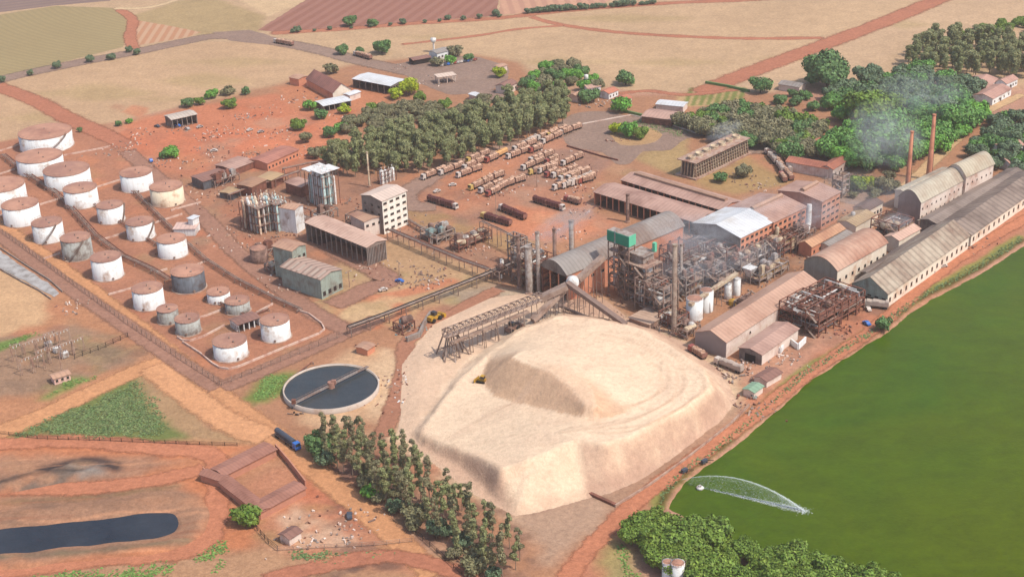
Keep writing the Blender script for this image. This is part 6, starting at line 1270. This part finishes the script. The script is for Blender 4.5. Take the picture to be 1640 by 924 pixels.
def make_truck(name, label, cab, trailers, load, cage):
    t = thing(name, label, 'truck', (0, 0, -500)); x = 0
    c = part(MB().add([(0,-1.2,.6),(2.3,-1.2,.6),(2.3,1.2,.6),(0,1.2,.6),(0,-1.2,3.1),(1.9,-1.15,3.1),(1.9,1.15,3.1),(0,1.2,3.1)], [(0,3,2,1),(4,5,6,7),(0,1,5,4),(1,2,6,5),(2,3,7,6),(3,0,4,7)]), 'cab', cab, t); c.location = (0, 0, 0)
    part(MB().add([(2.22,-1,1.9),(2.22,1,1.9),(2.02,1,2.9),(2.02,-1,2.9)], [(0,1,2,3)]), 'windscreen', GLASS, c)
    part(MB().box(-2.2, -.5, .6, 0, .5, .95), 'chassis', DARK, t)
    w0 = part(wheel_mb(), 'wheel', TYRE, t); w0.location = (1.2, 1.1, 0); copy_part(w0, t, (1.2, -1.1, 0)); copy_part(w0, t, (-1.3, 1.1, 0)); copy_part(w0, t, (-1.3, -1.1, 0))
    x = -.6
    for L in trailers:
        mb = MB().box(x-L, -1.25, 1.1, x, 1.25, 1.35)
        if cage:
            n = int(L/1.5)
            for i in range(n+1):
                for s in (-1, 1): mb.box(x-L*i/n-.08, s*1.25-.06, 1.3, x-L*i/n+.05, s*1.25+.06, 3.2)
            for z in (2.0, 3.1):
                for s in (-1, 1): mb.box(x-L, s*1.25-.05, z, x, s*1.25+.05, z+.14)
            mb.box(x-.1, -1.25, 1.3, x, 1.25, 3.3).box(x-L, -1.25, 1.3, x-L+.1, 1.25, 3.2)
        part(mb, 'trailer', CAGE if cage else STEEL, t)
        if load is not None:
            if load is DGL: lm = MB().tube((x-L+.2, 0, 2.4), (x-.2, 0, 2.4), 1.15, n=14)
            else:
                lm = MB(); n = 7; V = []
                rr2 = random.Random(int(L*10)+len(name)); ns = 8
                for q in range(ns):
                    a0 = x-L+.15+(L-.3)*q/ns; a1 = x-L+.15+(L-.3)*(q+1)/ns; hq = rr2.uniform(-.45, .35)
                    lm.extr([(-1.15, 1.36), (-1.15, 3.0+hq), (rr2.uniform(-.8, -.3), 3.7+hq), (rr2.uniform(.2, .8), 3.6+hq), (1.15, 3.1+hq), (1.15, 1.36)], a0+q*.001, a1, 'x')
            part(lm, 'tank' if load is DGL else 'load', load, t)
        for wx in (x-L+1, x-L+2.3, x-L*.35): copy_part(w0, t, (wx, 1.1, 0)); copy_part(w0, t, (wx, -1.1, 0))
        x -= L+.7
    return t
CAGED = mat('dark_red_load', (128,74,70), .9, .2, .8, k=1.7)
TT = {'blue': make_truck('tanker_truck', 'dark tanker truck with a bright blue cab on the orange road by the trees', CABB, [12.5], DGL, False),
 'cane': make_truck('cane_truck', 'x', CABW, [7.5, 7.5], CANE, True), 'caney': make_truck('cane_truck', 'x', CABY, [7.5, 7.5], CANE, True),
 'empty': make_truck('cane_truck', 'x', CABW, [8.5, 8.5], CAGED, True), 'emptyy': make_truck('cane_truck', 'x', CABY, [8, 8], CAGED, True), 'tarp': make_truck('box_truck', 'x', CABW, [11], TARP, False), 'orange': make_truck('box_truck', 'x', CABW, [10], ORGL, False), 'short': make_truck('cane_truck', 'x', CABR, [7.5], CANE, True)}
used = {}
def truck(kind, a, b, label, group=None):
    """cab at pixel a, tail towards pixel b"""
    pa = g(*a); pb_ = g(*b); rz = math.atan2(pa[1]-pb_[1], pa[0]-pb_[0])+(random.gauss(0, .09) if group else 0); loc = (pa[0]-2*math.cos(rz), pa[1]-2*math.sin(rz), .15)
    src = TT[kind]
    if kind not in used:
        used[kind] = 1; src.location = loc; src.rotation_euler = (0, 0, rz); src['label'] = label
        if group: src['group'] = group
        return src
    return copy_tree(src, loc, rz, label, group)
truck('blue', (478,722), (438,693), 'dark tanker truck with a bright blue cab on the orange road by the trees')
truck('empty', (732,336), (692,324), 'dark red caged truck with a pale cab near the lower left truck yard corner')
truck('emptyy', (772,349), (822,364), 'dark red caged double trailer truck at the front edge of the truck yard')
truck('empty', (801,336), (841,353), 'dark red caged double trailer truck parked behind the front one')
truck('empty', (903,338), (850,322), 'dark caged truck with white cab right of the two front trailers')
truck('short', (905,322), (930,329), 'short dark red trailer parked left of the open twin shed')
GT = {'upper': [], }
for i in range(8):
    x0 = 836+i*12.5; y0 = 277+i*2.6
    x0 += rng.uniform(-3, 3); y0 += rng.uniform(-3, 3); truck(['cane', 'caney', 'cane', 'short'][i % 4], (x0, y0), (x0+26, y0-11+rng.uniform(-2, 3)), 'cane truck in the tightly parked upper row of the truck yard', 'cane trucks of the upper yard row')
for i in range(3):
    x0 = 848+i*26; y0 = 262+i*2.5
    truck(['cane', 'short'][i % 2], (x0, y0), (x0+26, y0-9), 'cane truck behind the tightly parked upper row', 'cane trucks behind the upper yard row')
for i, (x0, y0) in enumerate([(752,306),(768,311),(780,316),(792,309),(768,297),(800,303)]):
    truck(['caney', 'cane', 'short', 'cane'][i % 4], (x0, y0), (x0+24, y0-10), 'cane truck in the left cluster of the truck yard', 'cane trucks of the left cluster')
for i, (x0, y0) in enumerate([(886,306),(900,303),(914,299),(896,292),(922,296)]):
    truck(['cane', 'tarp', 'cane'][i % 3], (x0, y0), (x0+24, y0-10), 'cane truck in the right cluster of the truck yard', 'cane trucks of the right cluster')
for i, (k, x0, y0) in enumerate([('cane',676,289),('cane',704,282),('cane',732,286),('caney',748,262),('cane',742,274),('short',778,262),('orange',790,256),('cane',812,256),('cane',822,244),('tarp',838,236),('cane',860,226),('caney',876,222),('cane',896,218),('cane',868,232),('short',848,246)]):
    truck(k, (x0, y0), (x0+26, y0-10), 'truck parked along the road below the eucalyptus wood', 'trucks queued along the wood road')
truck('cane', (440,69), (478,76), 'dark truck with a white cab near the highway bend'); truck('cane', (568,89), (600,98), 'truck stopped on the highway under the round trees')
for i, (x0, y0, x1, y1) in enumerate([(1232,251,1244,262),(1240,256,1252,270),(1246,266,1256,280),(1252,272,1262,288),(1262,266,1268,282),(1226,246,1240,252)]):
    truck(['tarp', 'cane'][i % 2], (x0, y0), (x1, y1), 'pale truck in the curved queue right of the cooling tower', 'trucks of the curved queue')
for i, (k, a, b, lb) in enumerate([('tarp',(1146,582),(1166,590),'dark truck on the track below the store hall gable'),('short',(1105,562),(1122,573),'red brown truck at the heap edge below the store hall'),('tarp',(1372,490),(1392,492),'dark trailer truck at the front door of the lake warehouse'),('short',(1250,283),(1262,300),'truck beside the grey road by the workshops')]): truck(k, a, b, lb)
def car(px, py, rz, m, label, group=None, src={}):
    w = g(px, py); key = m.name
    if key not in src:
        t = thing('parked_car', label, 'car', (w[0], w[1], .15), rz, group)
        b = part(MB().extr([(-2.1,.35),(-2.1,.9),(-1.2,1.0),(-.8,1.5),(.7,1.5),(1.3,1.0),(2.1,.85),(2.1,.35)], -.85, .85, 'y'), 'body', m, t); b.scale = (1, 1, 1)
        part(MB().box(-.75, -.88, 1.02, .95, .88, 1.38), 'windows', GLASS, t); w0 = part(MB().tube((0, -.12, .33), (0, .12, .33), .33, n=10), 'wheel', TYRE, t); w0.location = (1.3, .8, 0)
        for q in ((1.3, -.8), (-1.3, .8), (-1.3, -.8)): copy_part(w0, t, (*q, 0))
        src[key] = t; return t
    return copy_tree(src[key], (w[0], w[1], .15), rz, label, group)
CM = [CABW, DGL, CABB, CABW, CABR, VES]
for i in range(11): car(709+i*5.2, 106-i*.9, 1.2, CM[i % 6], 'car in the row parked before the roadside station', 'cars parked at the roadside station')
for px, py, m, lb in ((252,204,DGL,'dark car beside the open grey roofed shed'),(320,205,VES,'silver vehicle in the red yard'),(285,203,CABB,'blue car at the front of the open grey roofed shed'),(300,208,VES,'grey car right of the blue one at the open shed'),(242,259,CABB,'dark blue car by the isolated green tree'),(400,210,CABW,'white van in the red yard'),(343,243,CABW,'white vehicle in the middle of the red yard'),(418,213,VES,'pale pickup at the right of the red yard'),
    (640,452,CABB,'blue covered vehicle in the scrap corner'),(614,466,CABW,'white small vehicle beside the dry circle'),(1388,520,CABB,'teal car on the lake road by the bush'),(1390,497,CABW,'white car beside the rusty framework'),(1560,380,CABW,'white van on the lake side of the long warehouse'),(1545,396,VES,'grey car on the lake side of the long warehouse'),(1490,438,DGL,'dark car by the near half of the lake warehouse'),(1510,428,CABW,'pale car by the near half of the lake warehouse'),
    (1530,404,CABW,'white pickup between the two halves of the lake warehouse'),(895,178,CABW,'white car at the end of the eucalyptus wood'),(1205,636,VEST,'teal vehicle beside the small huts near the lake road'),(560,828,DGL,'dark car on the orange rubble plot'),(700,308,CABW,'small white car on the wood road'),(725,298,CABW,'white car between trucks on the wood road')):
    car(px, py, random.uniform(0, 3), m, lb)
# machines on the heap
x, y, z = on_pile(772, 612); t = thing('bulldozer', 'yellow bulldozer working on the beige heap', 'bulldozer', (x, y, z-.1), 2.6)
part(MB().box(-1.6, -.7, .7, 1.6, .7, 1.8), 'body', YEL, t); part(MB().box(-1.2, -.7, 1.8, .3, .7, 3.0), 'cabin', GLASS, t); part(MB().box(-1.3, -.8, 3.0, .4, .8, 3.15), 'roof', YEL, t)
for s in (-1.15, 1.15): part(MB().extr([(-2.1, .4), (-1.7, 0), (1.7, 0), (2.1, .4), (1.7, .95), (-1.7, .95)], s-.28, s+.28, 'y'), 'track', DARK, t)
part(MB().box(2.4, -2, .1, 2.7, 2, 1.5).beam((1.5, -1, .6), (2.5, -1, .6), .2).beam((1.5, 1, .6), (2.5, 1, .6), .2), 'blade', YEL, t)
for px, py, m, lb in ((697,513,YEL,'long yellow loader on the apron left of the heap'), (822,530,VESB,'brown loader by the conveyors on the heap')):
    x, y, z = on_pile(px, py); t = thing('wheel_loader', lb, 'loader', (x, y, z), .9); t.scale = (1.5, 1.5, 1.5)
    part(MB().box(-2.6, -.9, .8, .2, .9, 1.9).box(.2, -.5, .8, 2, .5, 1.3), 'body', m, t); part(MB().box(-1, -.75, 1.9, .2, .75, 3), 'cabin', GLASS, t); part(MB().box(2.6, -1.3, .2, 3.5, 1.3, 1.2).beam((1.2, 0, 1.3), (2.8, 0, .7), .3), 'bucket', m, t)
    w0 = part(MB().tube((0, -.25, .7), (0, .25, .7), .7, n=12), 'wheel', TYRE, t); w0.location = (1.2, 1, 0)
    for q in ((1.2, -1), (-1.7, 1), (-1.7, -1)): copy_part(w0, t, (*q, 0))
# water jet over the lake
M_SPR = bpy.data.materials.new('spray'); M_SPR.use_nodes = True; b_ = M_SPR.node_tree.nodes['Principled BSDF']; b_.inputs['Base Color'].default_value = (.75, .8, .78, 1); b_.inputs['Roughness'].default_value = .5; b_.inputs['Alpha'].default_value = .26
sp0 = Vector(g(1092, 768, .5)); sp1 = Vector(g(1288, 818, -.8)); t = thing('water_jet', 'arching white jet of water falling onto the green lake', 'water jet', tuple(sp0)); d = sp1-sp0; mb = MB(); r_ = random.Random(5)
def arc(u, k=1.0): p = d*u; return Vector((p.x, p.y, p.z+4*6.2*u*(1-u)*k-.9*0))
for i in range(44): u0 = i/44; u1 = (i+1)/44; mb.tube(arc(u0), arc(u1), max(.03, .10+.28*u0+.05*math.sin(i*2.1)), max(.03, .10+.28*u1+.05*math.sin(i*2.1+2.1)), 6)
part(mb, 'stream', M_SPR, t); mb = MB()
for i in range(2600):
    u = r_.random()**.6; p = arc(u, 1); lo = d.z*u-.2
    f = r_.random()**(1.6); p.z = p.z-(p.z-d.z)*f; s = r_.uniform(.05, .15)*(1.3 if u > .8 else .9); p += Vector((r_.gauss(0, .4), r_.gauss(0, .35), 0))*u; mb.add([p+Vector((s, 0, 0)), p+Vector((0, s, s*.5)), p+Vector((-s, 0, 0)), p+Vector((0, -s, -s*.3))], [(0, 1, 2, 3)])
part(mb, 'droplets', M_SPR, t); mb = MB()
for i in range(2000):
    u = .12+.9*r_.random()**.5; q = d*u+Vector((r_.gauss(0, .25+.9*u*u), r_.gauss(0, .25+.7*u*u), 0)); q.z = d.z+r_.uniform(-.08, .12); s = r_.uniform(.08, .26); mb.add([q+Vector((s, 0, 0)), q+Vector((0, s, .03)), q+Vector((-s, 0, 0)), q+Vector((0, -s, .03))], [(0, 1, 2, 3)])
part(mb, 'splash', M_SPR, t)
GV = []; GF = []; nu, nv = 60, 14
for i in range(nu+1):
    u = .06+.94*i/nu; p = arc(u)
    for j in range(nv+1): f = j/nv; GV.append((p.x+.25*math.sin(i*1.3+j), p.y+.25*math.cos(i*.9+j*2), p.z+(d.z-p.z)*f))
for i in range(nu):
    for j in range(nv): a = i*(nv+1)+j; GF.append((a, a+1, a+nv+2, a+nv+1))
M_MIST = M_SPR.copy(); M_MIST.name = 'mist'; nt = M_MIST.node_tree; bq = [n for n in nt.nodes if n.type == 'BSDF_PRINCIPLED'][0]; tc_ = nn(nt, 'ShaderNodeTexCoord')
nt.links.new(ramp(nt, noise(nt, tc_.outputs['Object'], .8, 6, .85), .42, .8, .0, .26), bq.inputs['Alpha'])
mb = MB(); mb.v = GV; mb.f = GF; part(mb, 'mist_curtain', M_MIST, t)
w = g(1121, 782, -.8); t = thing('float', 'small white float on the green lake near the shore', 'float', (w[0], w[1], -.9)); part(MB().lathe([(1.2, 0), (1.4, .4), (1.2, .8), (.02, .9)], n=20), 'hull', VESW, t, True); part(MB().cbox(0, 0, .85, .8, .8, .6), 'pump_box', VES, t)
for px, py, lb in ((1096,757,'dark pump trailer on the lake shore by the water jet'), (1128,742,'small dark pump on the lake road edge')):
    w = g(px, py); t = thing('pump', lb, 'pump', (w[0], w[1], .2), .7); part(MB().cbox(0, 0, .4, 2.4, 1.2, 1.1), 'body', DGL, t); w0 = part(MB().tube((0, -.1, .35), (0, .1, .35), .35, n=8), 'wheel', TYRE, t); w0.location = (.6, .7, 0); copy_part(w0, t, (.6, -.7, 0))
    part(MB().tube((1.2, 0, .8), (3.2, -1.6, .4), .15), 'hose', DARK, t)
# scattered scrap and materials
def scrap(px, py, n, spread, label, ms, seed, smin=.16, smax=.52):
    r_ = random.Random(seed); w = g(px, py); V = []; F = []; fm = []; n = int(n*.95)
    for i in range(n):
        k = r_.randrange(len(ms)); x, y = r_.gauss(0, spread), r_.gauss(0, spread*.9); a = r_.uniform(0, 3.14); L = r_.uniform(smin, smax)*(2.6 if r_.random() < .2 else 1); wd = r_.uniform(smin, smax)*.7; h = r_.uniform(.15, .8)
        c, s_ = math.cos(a), math.sin(a); q = len(V); ti = r_.uniform(0, .5)
        for zz in (0, h):
            for u, v in ((-1, -1), (1, -1), (1, 1), (-1, 1)): V.append((x+c*u*L-s_*v*wd, y+s_*u*L+c*v*wd, .03+zz+(ti*u*L if zz else 0)))
        for f in ((4,5,6,7),(0,1,5,4),(1,2,6,5),(2,3,7,6),(3,0,4,7)): F.append(tuple(q+b for b in f)); fm.append(k)
    o = mesh_obj('debris', V, F, ms, (w[0], w[1], 0), None, False, fm); tag(o, label, 'debris', kind='stuff')
BAGC = mat('pale_rubble', (232,204,184), .95, .1, .5, k=1.6)
sm = [RUST, CONC, CONCG, STEEL, VESB, FRM]; sw = [CONC, BAGC, CONC, PINKW, CONCG]; so_ = [CANE, CONC, RUST, PINKW]
for i, (px, py, n, sp, ms, lb) in enumerate([(680,440,50,6,sm,'scrap heap in the dry yard above the service rack'),(655,455,40,5,sm,'scrap heap next to the blue covered vehicle'),(690,452,26,4,sw,'white blocks left of the scrap'),(480,866,34,5,sw,'pale rubble around the brown roofed hut'),(555,858,30,5,sw,'pale rubble at the right of the rubble plot'),(578,826,18,4,sw,'small rubble near the dark car'),(520,838,24,8,so_,'thin scattered debris on the rubble plot'),
 (1165,600,70,6,sm,'scrap behind the heap below the store hall gable'),(1190,590,50,5,sw,'white drums before the lean to hall'),(1205,648,50,5,sm,'scrap around the small huts by the lake road'),(1260,575,40,5,sw,'white rubble among the broken walls'),(1340,530,40,5,[RUST,FRM],'rusty pieces before the steel framework'),(290,206,26,5,sm,'vehicles scrap in front of the open grey shed'),(355,212,60,8,so_,'orange and grey materials in the red yard'),
 (335,222,24,4,so_,'orange crates row in the red yard'),(390,188,30,4,[VESB,FRM,VES],'dark machinery pile at the right of the red yard'),(445,214,50,8,so_,'mixed materials near the wood tip'),(200,238,60,7,sw,'white blocks by the upper tank farm corner'),(255,262,30,5,sm,'debris under the isolated green tree'),(340,240,30,6,sm,'debris in the middle of the red yard'),(430,248,30,6,[VESB,STEEL],'dark boxes near the brown warehouse'),
 (470,160,36,9,so_,'debris in front of the workshop hall'),(640,110,14,5,sw,'pale blocks on the highway verge'),(430,180,26,8,so_,'little debris right of the tree row'),(120,492,26,5,sw,'white debris by the junction at left'),(1075,520,40,5,sm,'scrap at the tan steel stack foot'),(1050,520,30,4,sm,'scrap beside the flat tan block'),(990,505,26,4,[CONC,VESY],'pale machine parts at the heap top corner'),(880,480,40,5,sm,'machinery bits at the boiler hall mouth'),
 (930,475,40,6,sm,'machine parts between hall and heap'),(700,590,30,6,[CONC,STEEL],'machine parts below the conveyor head'),(650,610,60,8,[RUST,CONC,VESW],'debris strip left of the heap'),(670,640,60,9,[RUST,CONC,VESW],'red debris strip at the lower left of the heap'),(950,470,20,4,sm,'steel offcuts before the green topped tower'),(660,530,34,4,[RUST,VEST],'red scrap at the pale apron corner'),(480,655,20,3,[DARK,STEEL],'dark pump parts left of the clarifier base'),
 (590,555,16,3,[RUST,STEEL],'pipe parts above the clarifier'),(430,405,26,4,sm,'scrap between annex and brown tank'),(600,430,30,5,so_,'orange pieces at the end of the fermentation hall'),(560,360,30,5,sm,'scrap left of the annex'),(1300,372,40,6,sm,'machinery bits by the narrow workshop'),(1230,440,40,6,sm,'small vats behind the store hall'),(1420,372,20,4,[VESW,VES],'silver bits near the vaulted hall'),(1560,392,24,5,sm,'small goods on the lake side of the warehouse'),
 (1180,285,30,5,[VESB,STEEL],'dark items before the cooling tower'),(1105,272,26,4,[VESB,VESW],'small machines at the left foot of the cooling tower'),(1215,300,26,5,sw,'white items beside the curved queue'),(985,225,16,3,[RUST,CONC],'pale bench like blocks on the traffic island'),(935,340,30,5,so_,'orange cane spill in front of the open twin shed'),(1020,330,30,6,[RUST,FRM],'dark stock under the open twin shed'),(790,305,60,9,so_,'cane trash around the left truck cluster'),(880,275,80,14,so_,'cane trash around the upper truck rows'),(910,298,50,8,so_,'cane trash around the right truck cluster'),(840,245,40,9,so_,'cane trash along the wood road')]):
    scrap(px, py, n, sp, lb, ms, i)

for i, (px, py, n, sp, ms, lb) in enumerate([(340,312,40,9,so_,'yard clutter below the dark walled shed'),(385,330,40,9,sm,'yard clutter above the slender columns'),(470,330,36,7,sm,'yard clutter behind the equipment hall'),(365,372,30,7,so_,'yard clutter left of the column forest'),(380,392,30,7,so_,'orange clutter below the column forest'),(455,380,30,6,sm,'clutter between columns and tower block'),
 (550,330,40,8,sm,'clutter between the white columns and the five storey block'),(600,320,26,6,sm,'clutter under the slender cream stack'),(660,365,40,9,sm,'clutter right of the five storey block'),(720,378,40,9,sm,'clutter around the machinery pits'),(760,400,40,9,so_,'clutter in the dry grass by the pipe bridge'),(810,440,40,7,sm,'clutter by the boiler yard scrubbers'),
 (440,440,30,7,sw,'pale clutter left of the turbine house'),(530,455,26,5,sw,'white pieces at the foot of the turbine house'),(450,462,20,6,so_,'small clutter on the lane below the turbine house'),(1060,505,50,8,sm,'clutter under the boiler frames'),(1130,470,50,8,sm,'clutter among the evaporators'),(1180,455,50,8,sm,'clutter among the rusty frames'),(1250,430,50,8,sm,'clutter by the mill wall'),(1300,405,40,7,sm,'clutter by the narrow orange workshop'),
 (1100,385,40,7,sm,'clutter beside the mill hall gable'),(1030,470,40,7,sm,'clutter under the green topped tower'),(940,310,40,9,so_,'clutter between the yard and the twin sheds'),(900,385,40,10,so_,'clutter above the boiler hall'),(1400,395,26,6,sw,'pale clutter by the curved roof store'),(1360,350,30,7,sm,'clutter around the dark brown workshop'),(1240,320,30,7,so_,'clutter beside the mill hall monitor roof'),(1340,285,26,6,sm,'clutter under the courtyard house'),
 (310,260,30,9,so_,'clutter right of the isolated tree'),(225,215,26,8,so_,'little mounds in the red yard'),(500,250,30,8,so_,'clutter at the left tip of the wood'),(560,190,20,7,so_,'clutter under the thin white roofed shed'),(700,130,26,9,sw,'clutter on the apron edge'),(900,170,30,6,sw,'clutter by the round tree'),(960,165,30,6,sw,'clutter by the tiny houses'),(380,250,40,9,so_,'low mounds between the sheds')]):
    scrap(px, py, n, sp, lb, ms, 200+i, .15, .55)
# ---------------------------------------------------------------- smoke
def smoke(label, px, py, z, sx, sy, sz, dens, lean=0, rgb=(.75,.78,.82)):
    m = bpy.data.materials.new('smoke'); m.use_nodes = True; nt = m.node_tree; nt.nodes.clear(); out = nn(nt, 'ShaderNodeOutputMaterial'); v = nn(nt, 'ShaderNodeVolumePrincipled'); nt.links.new(v.outputs[0], out.inputs['Volume'])
    v.inputs['Color'].default_value = (*rgb, 1); v.inputs['Anisotropy'].default_value = .2
    tc = nn(nt, 'ShaderNodeTexCoord'); n1 = ramp(nt, noise(nt, tc.outputs['Object'], 2.2, 4, .7, .8), .42, .7)
    ln = nn(nt, 'ShaderNodeVectorMath', operation='LENGTH'); nt.links.new(tc.outputs['Object'], ln.inputs[0]); f = ramp(nt, ln.outputs['Value'], 1.0, .35)
    q = nn(nt, 'ShaderNodeMath', operation='MULTIPLY'); nt.links.new(n1, q.inputs[0]); nt.links.new(f, q.inputs[1]); q2 = nn(nt, 'ShaderNodeMath', operation='MULTIPLY'); nt.links.new(q.outputs[0], q2.inputs[0]); q2.inputs[1].default_value = dens; nt.links.new(q2.outputs[0], v.inputs['Density'])
    me = bpy.data.meshes.new('smoke'); import bmesh; bm = bmesh.new(); bmesh.ops.create_icosphere(bm, subdivisions=2, radius=1.0); bm.to_mesh(me); bm.free(); me.materials.append(m)
    o = bpy.data.objects.new('smoke', me); COL.objects.link(o); w = g(px, py, z); o.location = tuple(w); o.scale = (sx, sy, sz); o.rotation_euler = (0, math.radians(lean), math.radians(20)); tag(o, label, 'smoke', kind='stuff'); return o
smoke('thin blue grey smoke drifting left of the brick chimneys', 1420, 215, 26, 26, 18, 20, .075, 30)
smoke('pale smoke over the woods behind the chimneys', 1480, 150, 24, 32, 22, 14, .035, 10)
smoke('white steam above the mill yard beside the boiler towers', 1110, 375, 18, 24, 12, 11, .10, 10)
smoke('white steam drifting past the boiler hall stacks', 900, 362, 24, 20, 9, 7, .16, -20)
smoke('pale steam wisp over the cooling tower', 1160, 212, 12, 13, 7, 7, .16, -20)
smoke('pale steam at the brick mill wall near the silver flue', 1300, 345, 18, 14, 8, 8, .12, 0)
smoke('thin steam between the evaporators and the mill hall roof', 1215, 330, 20, 20, 9, 7, .06, 0)
smoke('bright steam at the silver duct tangle', 1437, 358, 10, 9, 7, 6, .22, 0)
smoke('milky steam veil over the evaporators and the mill yard', 1130, 420, 14, 42, 22, 14, .036, 0)
smoke('thin bluish veil over the workshops and the mill end', 1370, 320, 16, 40, 24, 14, .022, 0)
S.cycles.volume_step_rate = 4; S.cycles.volume_max_steps = 64; S.cycles.volume_bounces = 1
hz = bpy.data.materials.new('haze'); hz.use_nodes = True; nt = hz.node_tree; nt.nodes.clear(); out = nn(nt, 'ShaderNodeOutputMaterial'); v = nn(nt, 'ShaderNodeVolumePrincipled'); nt.links.new(v.outputs[0], out.inputs['Volume'])
v.inputs['Color'].default_value = (1, .97, .94, 1); v.inputs['Density'].default_value = .00008; v.inputs['Anisotropy'].default_value = .3
o = MB().box(-15000, -7000, -40, 15000, 17000, 300).build('haze', hz); tag(o, 'thin pale air haze over the whole site', 'haze', kind='stuff')
